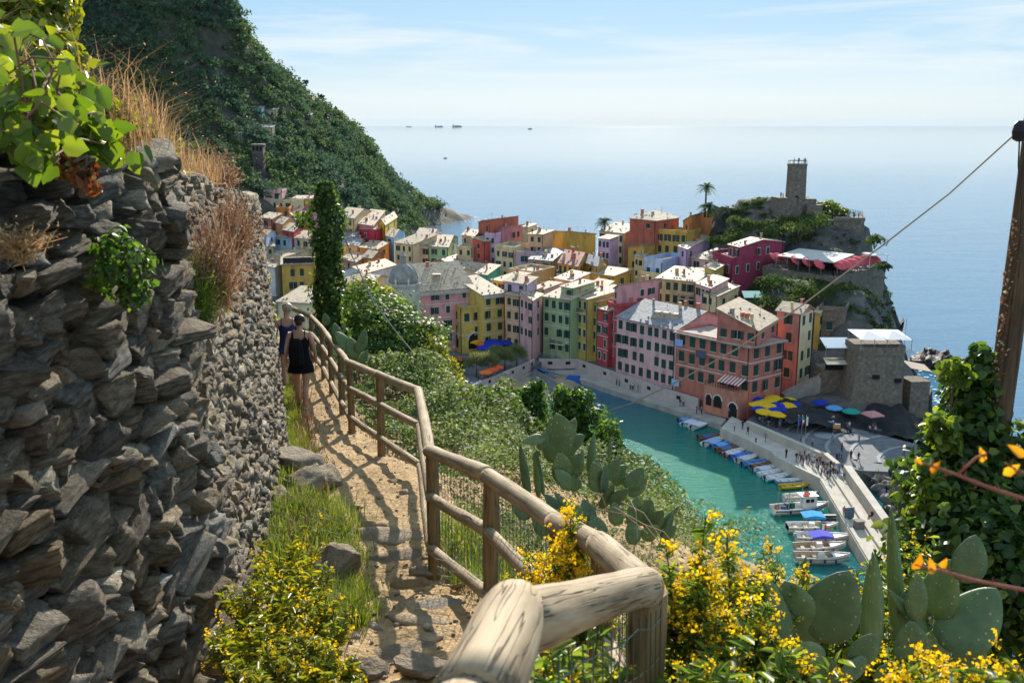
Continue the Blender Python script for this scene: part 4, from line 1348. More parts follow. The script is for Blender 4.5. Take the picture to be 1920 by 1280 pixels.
def person_template(pose):
 J = {'pelvis': ((0, 0, .95), (.15, .11)), 'waist': ((0, 0, 1.1), (.14, .10)), 'chest': ((0, 0, 1.36), (.17, .115)), 'neck': ((0, .01, 1.5), .055), 'head': ((0, .03, 1.6), .095), 'crown': ((0, .02, 1.69), .075)}
 B = [('pelvis', 'waist'), ('waist', 'chest'), ('chest', 'neck'), ('neck', 'head'), ('head', 'crown')]
 st = {'stand': (0, 0), 'walk': (.22, -.22), 'stride': (-.3, .25), 'sit': (0, 0)}[pose]
 for s, sg in (('l', -1), ('r', 1)):
  k = st[0] if s == 'l' else st[1]
  if pose == 'sit':
   J['hip' + s] = ((sg * .09, .02, .93), .09); J['knee' + s] = ((sg * .11, .42, .95), .07); J['ankle' + s] = ((sg * .11, .46, .52), .05); J['toe' + s] = ((sg * .11, .6, .48), .045)
  else:
   J['hip' + s] = ((sg * .09, 0, .88), .09); J['knee' + s] = ((sg * .095, k * .55, .48), .065); J['ankle' + s] = ((sg * .095, k, .08), .045); J['toe' + s] = ((sg * .1, k + .16, .04), .04)
  J['sh' + s] = ((sg * .19, 0, 1.4), .06); J['el' + s] = ((sg * .25, -k * .4 - .02, 1.12), .045); J['wr' + s] = ((sg * .24, -k * .6 + .08, .88), .035); J['hand' + s] = ((sg * .235, -k * .6 + .11, .79), .035)
  B += [('pelvis', 'hip' + s), ('hip' + s, 'knee' + s), ('knee' + s, 'ankle' + s), ('ankle' + s, 'toe' + s), ('chest', 'sh' + s), ('sh' + s, 'el' + s), ('el' + s, 'wr' + s), ('wr' + s, 'hand' + s)]
 me = skin_mesh('person', J, B, 1)
 for m in (SKIN, CLOTH, TROUSERS, HAIRM):
  me.materials.append(m)
 for p in me.polygons:
  c = p.center
  if c.z > 1.63 or (c.z > 1.54 and c.y < .0): mi = 3
  elif c.z > 1.47: mi = 0
  elif abs(c.x) > .2 and c.z < 1.2: mi = 0
  elif c.z > .96: mi = 1
  elif c.z > .1 or pose == 'sit' and c.z > .55: mi = 2
  else: mi = 3
  p.material_index = mi
 return me
PT = {k: person_template(k) for k in ('stand', 'walk', 'stride', 'sit')}
SHIRTS = [(0.5, 0.5, 0.5), (0.05, 0.06, 0.10), (0.10, 0.20, 0.42), (0.3, 0.05, 0.06), (0.03, 0.03, 0.03), (0.45, 0.42, 0.36), (0.2, 0.28, 0.4), (0.35, 0.2, 0.22), (0.03, 0.03, 0.04), (0.04, 0.07, 0.14), (0.55, 0.55, 0.55)]
ORD = ['first', 'second', 'third', 'fourth', 'fifth', 'sixth', 'seventh', 'eighth', 'ninth', 'tenth']
rp_ = random.Random(3)
def person(p, rz=None, pose=None, shirt=None, label='', group=None, z=None, s=1.0):
 pose = pose or rp_.choice(['stand', 'walk', 'stride', 'stand'])
 o = link('person', PT[pose])
 o.location = (p[0], p[1], (p[2] if z is None else z) - (.47 if pose == 'sit' else 0))
 o.rotation_euler = (0, 0, rp_.uniform(0, 6.28) if rz is None else rz)
 k = rp_.uniform(.93, 1.06) * s
 o.scale = (k * 1.05, k * 1.05, k)
 o.color = (*(shirt or rp_.choice(SHIRTS)), 1)
 return tag(o, label, 'person', group)

# ================================================================== PARASOLS
_pm = {}
def parasol(p, col, label, group=None, r=1.5, h=2.3, tilt=0.0, taz=0.0, kind='round'):
 k = (kind, r, h)
 if k not in _pm:
  b = MB()
  n = 4 if kind == 'square' else 8
  a0 = math.pi / 4 if kind == 'square' else 0
  rim = [(math.cos(a0 + 2 * math.pi * i / n) * r, math.sin(a0 + 2 * math.pi * i / n) * r, 0) for i in range(n)]
  mid = [(x * .55, y * .55, r * .21) for x, y, z in rim]
  low = [(x, y, -.16) for x, y, z in rim]
  top = (0, 0, r * .34)
  vs = rim + mid + low + [top]
  fs = []
  for i in range(n):
   j = (i + 1) % n
   fs += [(i, j, n + j, n + i), (n + i, n + j, 3 * n), (2 * n + i, 2 * n + j, j, i)]
  b.add(vs, fs)
  c = b.mesh('canopy'); c.materials.append(CLOTH)
  b = MB(); b.tube([(0, 0, -h), (0, 0, r * .36)], .035, 6); b.box((0, 0, -h + .04), (.5, .5, .08))
  q = b.mesh('pole'); q.materials.append(IRON)
  _pm[k] = (c, q)
 c, q = _pm[k]
 e = empty('parasol', (p[0], p[1], p[2]), 0, label, 'parasol', group)
 co = link('canopy', c, None, e); co.location = (0, 0, h); co.color = (*col, 1)
 co.rotation_euler = (tilt * math.cos(taz), tilt * math.sin(taz), rp_.uniform(0, .7))
 po = link('pole', q, None, e); po.location = (0, 0, h)
 return e
_tm = {}
def cafe_table(p, label, group, rz=0):
 if not _tm:
  b = MB(); b.lathe([(.4, .72), (.4, .76)], seg=10); b.tube([(0, 0, 0), (0, 0, .72)], .04, 6); b.lathe([(.22, 0), (.2, .04)], seg=8)
  _tm['t'] = b.mesh('table_top'); _tm['t'].materials.append(mat('cafe_table_white', (0.55, 0.55, 0.54), var=.1))
  b = MB(); b.box((0, 0, .45), (.42, .42, .04)); b.box((0, -.2, .72), (.42, .04, .5))
  for x in (-.18, .18):
   for y in (-.18, .18):
    b.box((x, y, .22), (.035, .035, .45))
  _tm['c'] = b.mesh('chair'); _tm['c'].materials.append(mat('cafe_chair', (0.30, 0.31, 0.33), var=.2))
 e = link('cafe_table', _tm['t']); e.location = p; e.rotation_euler = (0, 0, rz); tag(e, label, 'table', group)
 for a in (0, math.pi):
  c = link('cafe_chair', _tm['c']); c.location = (p[0] + math.sin(a + rz) * .75, p[1] - math.cos(a + rz) * .75, p[2]); c.rotation_euler = (0, 0, a + rz)
  tag(c, label.replace('table', 'chair'), 'chair', group.replace('tables', 'chairs'))

# ================================================================== CASTLE
def wallstrip(b, pts, z0, z1, t=.6, mi=0):
 """wall of thickness t along a ground line"""
 for p, q in zip(pts[:-1], pts[1:]):
  p, q = Vector(p[:2]).to_3d(), Vector(q[:2]).to_3d()
  d = q - p
  n = Vector((-d.y, d.x, 0)).normalized() * t
  za, zb_ = (z1(p), z1(q)) if callable(z1) else (z1, z1)
  b.prism([p[:2], q[:2], (q + n)[:2], (p + n)[:2]], z0, [za, zb_, zb_, za], mi)
def castle():
 c = P(1491, 377, 268)
 e = empty('castle_tower', (c.x, c.y, 34.0), 0, 'round stone castle tower with parapet on top of the rock', 'tower')
 t = MB()
 t.lathe([(2.95, -3), (2.72, 0), (2.62, 4), (2.5, 11.3), (2.62, 11.35), (2.62, 11.9)], seg=28)
 t.build('shaft', MASONRY, e, False)
 t = MB()
 for k in range(14):
  a = 2 * math.pi * k / 14
  t.box((math.cos(a) * 2.45, math.sin(a) * 2.45, 12.3), (.06, .06, .9), a)
 t.lathe([(2.47, 12.72), (2.47, 12.78), (2.41, 12.78), (2.41, 12.72)], seg=24)
 t.build('railing', IRON, e)
 w = MB(); w.box((-.4, -2.66, 2.8), (.7, .2, 1.7)); w.build('door', DARK, e)
 k = MB(); p = Vector((-3.2, -.8, 0)); k.box(p + Vector((0, 0, .6)), (5.2, 5.4, 5.2), .1); k.box((3.2, .4, .4), (4.2, 4.6, 4.8), -.1); k.box((4.4, -2.2, -.4), (4.0, 3.0, 3.4), -.1)
 k.build('base_block', MASONRY, e)
 for i, (dx, dy) in enumerate(((-1.3, -1.5), (-.2, -1.9), (1.7, -1.3), (1.2, -1.7))):
  person((c.x + dx, c.y + dy, 45.9), z=45.9, pose='stand', label='visitor leaning on the parapet at the top of the castle tower', group='visitors on the castle tower')
 for px, py in ((1464, 372), (1468, 373)):
  p = P(px, py, 266); person(p, z=p.z, pose='stand', label='visitor standing on the block at the foot of the castle tower', group='visitors at the tower foot')
 # walkway wall
 line = [P(a, b, d) for a, b, d in ((1338, 388, 277), (1392, 391, 272), (1450, 399, 268), (1510, 404, 265), (1562, 413, 259))]
 b = MB()
 zt = lambda p: float(np.interp(p.x, [q.x for q in line], [q.z for q in line]))
 wallstrip(b, line, 24, zt, .7)
 o = b.build('castle_walkway_wall', MASONRY); tag(o, 'long dark stone retaining wall carrying the castle walkway', 'wall')
 b = MB(); wallstrip(b, [p + Vector((0, -.02, 0)) for p in line], 33.0, zt, .3)
 # terrace bastion
 c4 = [P(1563, 414, 258), P(1621, 413, 256), P(1618, 403, 270), P(1566, 405, 270)]
 b = MB(); zz = 31.8
 b.prism([(p.x, p.y) for p in c4], 19, zz, top=[(p.x, p.y) for p in c4])
 o = b.build('castle_bastion', MASONRY); tag(o, 'square stone bastion with a viewing terrace right of the tower', 'bastion')
 b = MB()
 for p, q in ((c4[0], c4[1]), (c4[1], c4[2])):
  d = Vector((q.x - p.x, q.y - p.y, 0)); b.box(((p.x + q.x) / 2, (p.y + q.y) / 2, zz + .45), (d.length + .3, .35, .9), math.atan2(d.y, d.x))
 b.build('parapet', MASONRY, o)
 for k in range(9):
  px, py, D = rp_.uniform(1568, 1614), 0, rp_.uniform(260, 268)
  x = P(px, 410, D).x
  person((x, D, zz), label='visitor on the bastion terrace right of the castle tower', group='visitors on the bastion terrace')
 # picket fence along the far edge
 f = MB()
 a, bq = P(1570, 396, 284), P(1616, 404, 276)
 for k in range(16):
  q = a.lerp(bq, k / 15); f.box((q.x, q.y, q.z + .3), (.12, .12, 1.8))
 f.build('picket_fence', BARK) and None
 o = [x for x in SC.objects if x.name.startswith('picket_fence')][0]; tag(o, 'brown picket fence along the far edge of the castle rock', 'fence')
castle()

# restaurant terrace below the castle
def belvedere():
 zt = 22.5
 edge = [PZ(1430, 499, zt), PZ(1500, 510, zt), PZ(1563, 520, zt), PZ(1612, 507, zt), PZ(1660, 503, zt)]
 back = [PZ(1658, 492, zt), PZ(1600, 489, zt), PZ(1470, 484, zt)]
 b = MB()
 poly = [(p.x, p.y) for p in edge + back]
 b.prism(poly, 10, zt)
 o = b.build('terrace_wall', MASONRY); tag(o, 'stone retaining wall and terrace floor of the restaurant with pink parasols', 'terrace')
 r = MB()
 for p, q in zip(edge[:-1], edge[1:]):
  n = max(3, int((q - p).length / 1.4))
  for k in range(n + 1):
   s = p.lerp(q, k / n); r.box((s.x, s.y, zt + .55), (.07, .07, 1.1))
  for h in (.35, .7, 1.08):
   d = q - p; r.box(((p.x + q.x) / 2, (p.y + q.y) / 2, zt + h), (d.length, .05, .05), math.atan2(d.y, d.x))
 r.build('railing', IRON, o)
 # pavilion
 L, C, R2 = PZ(1457, 481, 25.4), PZ(1564, 494, 25.4), PZ(1602, 479, 25.4)
 e = empty('restaurant_pavilion', (C.x, C.y, zt), 0, 'open restaurant pavilion with a flat pale roof below the castle', 'pavilion')
 org = Vector((C.x, C.y, zt))
 D2 = L + R2 - C
 b = MB(); top = [L, C, R2, D2]
 b.prism([((p - org).x, (p - org).y) for p in top], 2.95, 3.2)
 b.build('roof', mat('pavilion_roof', (0.55, 0.52, 0.47), rough=.8, var=.15, scale=.6), e)
 b = MB()
 for p, q in ((L, C), (C, R2)):
  for k in range(6):
   s = p.lerp(q, k / 5); s = s + (D2 - C).normalized() * .5 - org; b.box((s.x, s.y, 1.5), (.14, .14, 2.9))
 b.build('posts', STEEL, e)
 b = MB()
 for p, q in ((L + (R2 - C) * .55, C + (R2 - C) * .55),):
  m = (p + q) / 2 - org; d = q - p; b.box((m.x, m.y, 1.45), (d.length * .96, .2, 2.9), math.atan2(d.y, d.x))
 b.build('back_wall', DARK, e)
 col = (0.62, 0.10, 0.12)
 for k, (px, py) in enumerate(((1455, 487), (1463, 487), (1479, 489), (1497, 493), (1519, 496), (1541, 501))):
  lab = ORD[k] + ' from the left of the coral-red parasols tilted before the restaurant pavilion'
  p = PZ(px, py + 17, zt); parasol((p.x, p.y + 2.3, zt), col, lab, 'parasols along the restaurant railing', 1.5, 2.5, .75, .4)
 for k, (px, py) in enumerate(((1579, 501), (1592, 499), (1603, 497), (1615, 492), (1630, 490), (1646, 489))):
  lab = ORD[k] + ' from the left of the coral-red parasols on the outer restaurant terrace'
  p = PZ(px, py + 17, zt); parasol((p.x, p.y + 2.3, zt), col, lab, 'parasols on the outer restaurant terrace', 1.75, 2.3, .6, 0)
 for px, py in ((1618, 508), (1632, 507), (1644, 506), (1590, 512)):
  p = PZ(px, py, zt); cafe_table((p.x, p.y + 1.5, zt), 'white table on the outer castle restaurant terrace', 'tables on the outer restaurant terrace')
 aw = MB(); p = P(1642, 476, 234); aw.box(p, (4.5, 5, .25), .2, taper=.9); 
 for dx in (-2, 2):
  aw.box(p + Vector((dx, -2, -1.6)), (.1, .1, 3.2))
 o = aw.build('awning', mat('white_canvas', (0.7, 0.69, 0.66), var=.1)); tag(o, 'white awning on posts at the cliff end of the restaurant terrace', 'awning')
belvedere()

# small square stone tower and Belforte-like round fort
def fort():
 L, C, R2 = PZ(1537, 581, 17.5), PZ(1586, 583, 17.5), PZ(1592, 571, 17.5)
 b = MB(); e = empty('stone_tower', (C.x, C.y, 6), 0, 'square grey stone house tower under the cliff, one shuttered window', 'tower')
 org = Vector((C.x, C.y, 6)); D2 = L + R2 - C
 b.prism([((p - org).x, (p - org).y) for p in (L, C, R2, D2)], -3, 11.5)
 b.build('wall', MASONRY, e)
 b = MB()
 for p, q in ((L, C), (C, R2), (R2, D2), (D2, L)):
  d = q - p; m = (p + q) / 2 - org; b.box((m.x, m.y, 11.9), (d.length + .3, .35, .9), math.atan2(d.y, d.x))
 b.build('parapet', MASONRY, e)
 d = C - L; m = L.lerp(C, .4) - org
 add_window(e, (m.x + .05, m.y - .05, 8.2), math.atan2(d.y, d.x), 1.2, 1.8, 'closed', False, RNG, 0)
 # battered stone fort
 c = P(1636, 756, 186)
 e = empty('stone_fort', (c.x, c.y, 4.2), 0, 'massive grey stone fort with battered walls above the harbour square', 'fort')
 b = MB()
 base = [(-6.4, -4.6), (-1, -5.6), (3.6, -5.2), (4.9, -2.6), (4.9, 4.5), (-6.0, 4.5)]
 topp = [(-4.6, -3.8), (-1, -4.4), (3.3, -4.2), (4.5, -2.2), (4.5, 4.2), (-4.6, 4.2)]
 b.prism(base, -3.5, 9.8, top=topp)
 b.prism([(x * 1.03, y * 1.03) for x, y in topp], 9.6, 11.0, top=[(x * 1.02, y * 1.02) for x, y in topp])
 b.build('wall', MASONRY, e)
 for x, z in ((-1.6, 5.6), (2.6, 4.9)):
  w = MB(); w.box((x, -4.92 - .0 * z, z), (1.2, .5, .75)); w.build('embrasure', DARK, e)
 b = MB()
 for x0, x1, y in ((-4.7, .5, 0), (.2, 5.2, .3)):
  b.add([(x0, -4.3, 12.6), (x1, -4.0 + y, 12.4), (x1, 3.6, 12.9), (x0, 3.6, 13.0), ((x0 + x1) / 2, 0, 13.6)], [(0, 1, 4), (1, 2, 4), (2, 3, 4), (3, 0, 4)])
 b.build('awning', mat('white_canvas', (0.7, 0.69, 0.66), var=.1), e)
 b = MB()
 for x in (-4.5, -2, .4, 2.8, 5):
  for y in (-3.9, 3.4):
   b.box((x, y, 11.6), (.1, .1, 2.2))
 b.build('awning_posts', STEEL, e)
 b = MB(); b.tube([(4.4, -2, 10), (4.4, -2, 16.2)], .05, 6); b.build('flagpole', STEEL, e)
 # annex terrace on the seaward side
 b = MB(); b.box((7.2, -1.6, .8), (3.8, 4.4, 7.2), .1); b.build('annex', MASONRY, e)
 b = MB(); b.add([(5.0, -4.6, 7.2), (9.2, -4.2, 6.4), (9.6, .6, 6.7), (5.2, .6, 7.6)], [(0, 1, 2, 3)]); b.add([(5.0, -4.6, 7.1), (9.2, -4.2, 6.3), (9.6, .6, 6.6), (5.2, .6, 7.5)], [(3, 2, 1, 0)]); b.build('sunshade', mat('tan_canvas', (0.42, 0.32, 0.24), var=.15), e)
 # left terraces with awnings
 c2 = P(1562, 668, 192)
 e = empty('terrace_restaurant', (c2.x, c2.y, c2.z - 4), 0, 'dark terraced restaurant with pale blue awnings left of the stone fort', 'restaurant')
 b = MB(); b.box((0, 0, -2), (5.5, 5, 8)); b.build('wall', MASONRY, e)
 b = MB(); b.box((0, -2.6, 3), (4.4, .3, 2.2)); b.build('opening', DARK, e)
 b = MB(); M = Matrix.Rotation(.25, 3, 'X'); b.box((.1, -1.2, 7.0), (5.4, 4.6, .15), M=M); b.build('awning', mat('blue_canvas', (0.42, 0.55, 0.62), var=.1), e)
 b = MB(); b.box((-.6, -3.2, 3.8), (4.0, 2.6, .12), M=Matrix.Rotation(.3, 3, 'X')); b.build('lower_awning', mat('cream_canvas', (0.6, 0.56, 0.42), var=.1), e)
 b = MB()
 for x in (-2.4, 2.4):
  b.box((x, -2.8, 4.6), (.12, .12, 4.6))
 b.build('awning_posts', STEEL, e)
fort()

# stairs climbing from the square to the fort terraces
def stairs():
 a, bq = P(1468, 738, 190), P(1572, 690, 191)
 b = MB(); n = 26
 d = (bq - a); ang = math.atan2(d.y, d.x)
 for k in range(n):
  q = a.lerp(bq, (k + .5) / n); b.box((q.x, q.y, q.z - 1.5), (d.to_2d().length / n + .02, 1.8, 3.0), ang)
 o = b.build('stone_stairs', CONCRETE); tag(o, 'long flight of stone steps climbing right towards the fort', 'stairs')
 r = MB()
 r.tube([a + Vector((0, -.9, .9)), bq + Vector((0, -.9, .9))], .04, 5)
 for k in range(8):
  q = a.lerp(bq, k / 7); r.box((q.x, q.y - .9, q.z + .4), (.05, .05, 1.0))
 r.build('handrail', STEEL, o)
stairs()

# ------------------------------------------------------------------ palms
FROND = leafmat('palm_frond', [(0, (0.03, 0.06, 0.02)), (1, (0.09, 0.13, 0.04))], .3)
def palm(p, h, r, label, rg, n=26):
 e = empty('palm_tree', p, 0, label, 'palm tree')
 t = MB(); t.tube([(0, 0, -2), (.1, 0, h * .5), (.05, 0, h)], [.28, .24, .2], 8); t.build('trunk', BARK, e, True)
 b = MB()
 for k in range(n):
  a = rg.uniform(0, 6.28); el = rg.uniform(-.35, 1.35); L = r * rg.uniform(.85, 1.1)
  d = Vector((math.cos(a), math.sin(a), 0)); sd = Vector((-math.sin(a), math.cos(a), 0))
  pts = []
  for j in range(6):
   s = j / 5
   pts.append(Vector((0, 0, h)) + d * (L * s * math.cos(el) + .1) + Vector((0, 0, L * (math.sin(el) * s - .55 * s * s))))
  for j in range(5):
   for sg in (-1, 1):
    w = r * .26 * (1 - abs(j - 1.5) / 5)
    m = pts[j].lerp(pts[j + 1], .5)
    b.add([pts[j], pts[j + 1], m + sd * sg * w + (pts[j + 1] - pts[j]) * .9 - Vector((0, 0, w * .5))], [(0, 1, 2)])
 b.build('crown', FROND, e)
rgp = np.random.default_rng(23)
p = P(1328, 394, 272); palm(p, .8, 3.4, 'broad low palm in front of the slender one, left of the castle', rgp, 40)
p = P(1322, 394, 276); palm(p, 6.4, 2.8, 'tall slender palm on the skyline left of the castle', rgp, 30)
p = P(1133, 432, 290); palm(p, 2.6, 2.9, 'lone palm rising behind the tall cream-yellow house', rgp, 34)

# ------------------------------------------------------------------ bushes of the castle gardens
GARD = leafmat_patch('garden_leaves', [(0, (0.025, 0.055, 0.016)), (.6, (0.055, 0.095, 0.022)), (1, (0.13, 0.16, 0.035))], (0.03, 0.06, 0.02), .25, trans=.35)
for n_ in GARD.node_tree.nodes:
 if n_.type == 'BSDF_PRINCIPLED':
  n_.inputs['Roughness'].default_value = .8; n_.inputs['Specular IOR Level'].default_value = .1
LIME = leafmat('lime_leaves', [(0, (0.09, 0.14, 0.02)), (1, (0.2, 0.24, 0.04))], .4)
def bush(p, r, label, n, size, m, rg, squash=.8, name='garden_bush', group=None):
 e = empty(name, p, 0, label, 'bush', group)
 t = MB()
 for k in range(4):
  a = rg.uniform(0, 6.28); t.tube([(0, 0, -r * .4), (math.cos(a) * r * .3, math.sin(a) * r * .3, r * .35)], [r * .04, r * .015], 5)
 t.build('stem', BARK, e)
 V, F = clump(np.zeros(3), r, n, size, rg, squash, 7)
 link('foliage', np_mesh('foliage', V, F), m, e)
 return e
rgb = np.random.default_rng(31)
for px, py, D, r, lab, m in [
  (1475, 425, 256, 4.0, 'round sunlit bush under the castle walkway wall', GARD), (1500, 438, 252, 4.2, 'yellow-green bush right of the round bush in the castle garden', LIME), (1533, 428, 254, 4.6, 'large dark green tree against the bastion', GARD),
  (1380, 420, 262, 2.6, 'small vegetable bush under the left of the walkway wall', GARD), (1405, 424, 259, 2.6, 'low bush in the middle of the castle garden terrace', GARD), (1425, 430, 257, 2.8, 'low leafy bush right of the garden ladder', GARD),
  (1370, 448, 256, 3.6, 'spreading bush behind the orange house in the castle garden', GARD), (1350, 458, 252, 3.0, 'dark bush at the left foot of the castle garden', GARD), (1440, 445, 254, 3.0, 'dark bush just above the magenta roof', GARD),
  (1560, 392, 272, 2.6, 'lime green hedge along the top right of the castle rock', LIME), (1545, 388, 273, 2.4, 'lime green hedge beside the tower block', LIME), (1580, 399, 271, 2.0, 'low lime hedge end near the picket fence', LIME),
  (1425, 386, 280, 2.2, 'scrubby bush on the skyline left of the tower', GARD), (1640, 458, 240, 3.0, 'grey-green shrub hanging on the cliff edge by the awning', GARD), (1660, 505, 228, 2.0, 'tuft of green spilling over the cliff edge', GARD),
  (1455, 540, 223, 4.2, 'dark ivy mass below the restaurant wall at the left', GARD), (1490, 552, 218, 4.4, 'dark shrub mass in the middle below the restaurant wall', GARD), (1525, 562, 214, 4.2, 'dark shrub below the right of the restaurant wall', GARD), (1440, 572, 216, 3.6, 'dark shrubs behind the green awning', GARD), (1480, 590, 210, 3.8, 'lowest dark shrub behind the slim pink house', GARD), (1555, 552, 217, 3.0, 'ivy hanging down the cliff under the restaurant', GARD)]:
 bush(P(px, py, D), r, lab, int(240 + 70 * r), .55, m, rgb)
for px, py, w in ((1410, 552, 4.0),):
 p = P(px, py, 218); b = MB(); b.box(p, (4.0, 3.0, .15), .3, M=Matrix.Rotation(.35, 3, 'X')); 
 for dx in (-1.8, 1.8):
  b.box(p + Vector((dx, -.9, -1.6)), (.1, .1, 2.6))
 o = b.build('awning', mat('mint_canvas', (0.35, 0.6, 0.48), var=.1)); tag(o, 'mint green awning beside the cream house', 'awning')

# scrub clinging to the castle rock
def scrub():
 rg = np.random.default_rng(37); parts = []
 for k in range(3600):
  x, y = rg.uniform(50, 98), rg.uniform(198, 284)
  z = ground_at(x, y)
  if z < 9 or fbm1(x / 9, y / 9, .3, 2, 5) < -.38: continue
  px, py, d = pix((x, y, z))
  if 1430 < px < 1665 and 462 < py < 512 or px < 1345: continue
  r = rg.uniform(.6, 1.5); parts.append(clump(np.array([x, y, z + .2]), r, 34, .5, rg, .8, 3))
  if len(parts) > 1150: break
 o = link('cliff_scrub', np_mesh('cliff_scrub', *merge(parts)), GARD); tag(o, 'dark green scrub and ivy growing over the castle rock', 'scrub', kind='stuff')
scrub()
# ================================================================== HARBOUR: quay, pier, beach, square
def poly_px(pts, z):
 return [tuple(PZ(x, y, z)[:2]) for x, y in pts]
# lower walkway along the water
b = MB()
b.prism(poly_px([(1008, 694), (1034, 697), (1080, 708), (1154, 733), (1240, 760), (1352, 796), (1362, 786), (1340, 772), (1300, 758), (1240, 742), (1156, 714), (1078, 688), (1046, 686), (1010, 686)], 1.1), -4, 1.1)
o = b.build('quay_walkway', CONCRETE); tag(o, kind='structure')
# promenade behind the low wall
b = MB()
b.prism(poly_px([(1012, 677), (1051, 678), (1078, 677), (1156, 704), (1240, 732), (1310, 752), (1330, 725), (1290, 670), (1160, 640), (1080, 630), (1010, 640), (985, 668)], 2.7), -2, 2.7)
o = b.build('promenade', PAVING); tag(o, kind='structure')
# promenade wall with its square niches
WALLP = mat('pink_beige_render', (0.52, 0.44, 0.40), rough=.9, var=.2, scale=.7, bump=.1)
line = [PZ(x, y, 2.72) for x, y in ((1012, 678), (1051, 679), (1078, 678), (1156, 705), (1240, 733), (1309, 754))]
e = empty('promenade_wall', line[0] * 1.0, 0, 'low pinkish wall with square niches along the quay', 'wall')
e.location = (0, 0, 0)
w = MB()
for p, q in zip(line[:-1], line[1:]):
 d = q - p; w.box(((p.x + q.x) / 2, (p.y + q.y) / 2, 2.05), (d.length + .25, .45, 2.9), math.atan2(d.y, d.x))
w.build('wall', WALLP, e)
tot = 0
for p, q in zip(line[:-1], line[1:]):
 d = q - p; n = max(1, int(d.length / 5.5)); an = math.atan2(d.y, d.x); out = Vector((d.y, -d.x, 0)).normalized()
 for k in range(n):
  c = p.lerp(q, (k + .5) / n); m = MB(); m.box((0, 0, 0), (1.1, .1, .7)); o = m.build('niche', DARK, e)
  o.location = (c.x + out.x * .2, c.y + out.y * .2, 2.55); o.rotation_euler = (0, 0, an)
# left square terrace wall above the beach
sqz = 2.9
sq = [(860, 742), (905, 722), (990, 688), (1000, 682), (996, 668), (950, 650), (890, 640), (800, 650), (770, 720), (820, 752)]
b = MB(); b.prism(poly_px(sq, sqz), -2, sqz)
o = b.build('harbour_square', PAVING); tag(o, kind='structure')
line = [PZ(x, y, sqz) for x, y in ((845, 748), (870, 737), (905, 722), (990, 687), (1001, 681))]
e = empty('beach_wall', (0, 0, 0), 0, 'pale parapet wall with niches between the square and the beach', 'wall')
w = MB()
for p, q in zip(line[:-1], line[1:]):
 d = q - p; w.box(((p.x + q.x) / 2, (p.y + q.y) / 2, 2.6), (d.length + .3, .5, 2.6), math.atan2(d.y, d.x))
w.build('wall', WALLP, e)
for p, q in zip(line[:-1], line[1:]):
 d = q - p; n = max(1, int(d.length / 4)); an = math.atan2(d.y, d.x); out = Vector((d.y, -d.x, 0)).normalized()
 for k in range(n):
  c = p.lerp(q, (k + .5) / n); m = MB(); m.box((0, 0, 0), (.9, .1, .6)); o = m.build('niche', DARK, e)
  o.location = (c.x + out.x * .24, c.y + out.y * .24, 3.2); o.rotation_euler = (0, 0, an)
# steps and slipway
b = MB()
for k in range(5):
 a = [PZ(x, y + k * 3.0, 1.9 - k * .3) for x, y in ((872, 752), (905, 738), (1000, 697))]
 pts = [(p.x, p.y) for p in a]; pts += [(p.x + .5, p.y + 1.4) for p in reversed(a)]
 b.prism(pts, -1, 1.9 - k * .3)
o = b.build('beach_steps', CONCRETE); tag(o, 'stone steps descending from the square wall to the beach', 'steps')
b = MB()
pts = [PZ(1000, 690, 2.2), PZ(1018, 700, 1.8), PZ(1060, 728, .6), PZ(1040, 735, .4), PZ(995, 712, 1.6)]
b.prism([(p.x, p.y) for p in pts], -2, [p.z for p in pts])
o = b.build('slipway', PAVING); tag(o, kind='structure')
SAND = mat('beach_sand', (0.38, 0.29, 0.19), rough=.95, var=.3, scale=.35, bump=.2, bdist=.05)
bx, by = np.meshgrid(np.linspace(-34, 24, 50), np.linspace(166, 218, 46))
pc = np.array([(*PZ(x, y, z)[:2], z) for x, y, z in ((880, 755, 1.4), (940, 735, 1.5), (1000, 706, 1.3), (1040, 725, .7), (1070, 712, .8), (960, 752, .8), (1000, 762, .1), (1045, 744, -.1), (900, 772, .6), (950, 785, -.1), (860, 800, .0), (1080, 735, -.5), (1010, 790, -.9), (900, 830, -1), (800, 790, .6), (1120, 770, -2), (780, 740, 2.0), (900, 690, 1.0), (1100, 720, -.3), (800, 840, -.7))])
SB = Spline2(pc, .02)
bz = SB(np.c_[bx.ravel(), by.ravel()]).reshape(bx.shape) + .06 * fbm(np.c_[bx.ravel() / 2, by.ravel() / 2, np.zeros(bx.size)], 3, 4).reshape(bx.shape)
o = link('beach', smooth(grid_mesh('beach', bx, by, bz)), SAND); tag(o, kind='structure')

# ---- pier
zp = 2.0
PIER_L = [(1350, 804), (1446, 849), (1452, 858), (1536, 899), (1616, 1035), (1668, 1122)]
PIER_R = [(1765, 1118), (1700, 1037), (1640, 955), (1582, 878), (1556, 862), (1408, 797), (1372, 780)]
PIERM = mat('pier_concrete', (0.50, 0.45, 0.37), rough=.9, var=.2, scale=.5, bump=.15, bdist=.03)
b = MB(); b.prism(poly_px(PIER_L + PIER_R, zp), -4, zp)
o = b.build('pier', PIERM); tag(o, kind='structure')
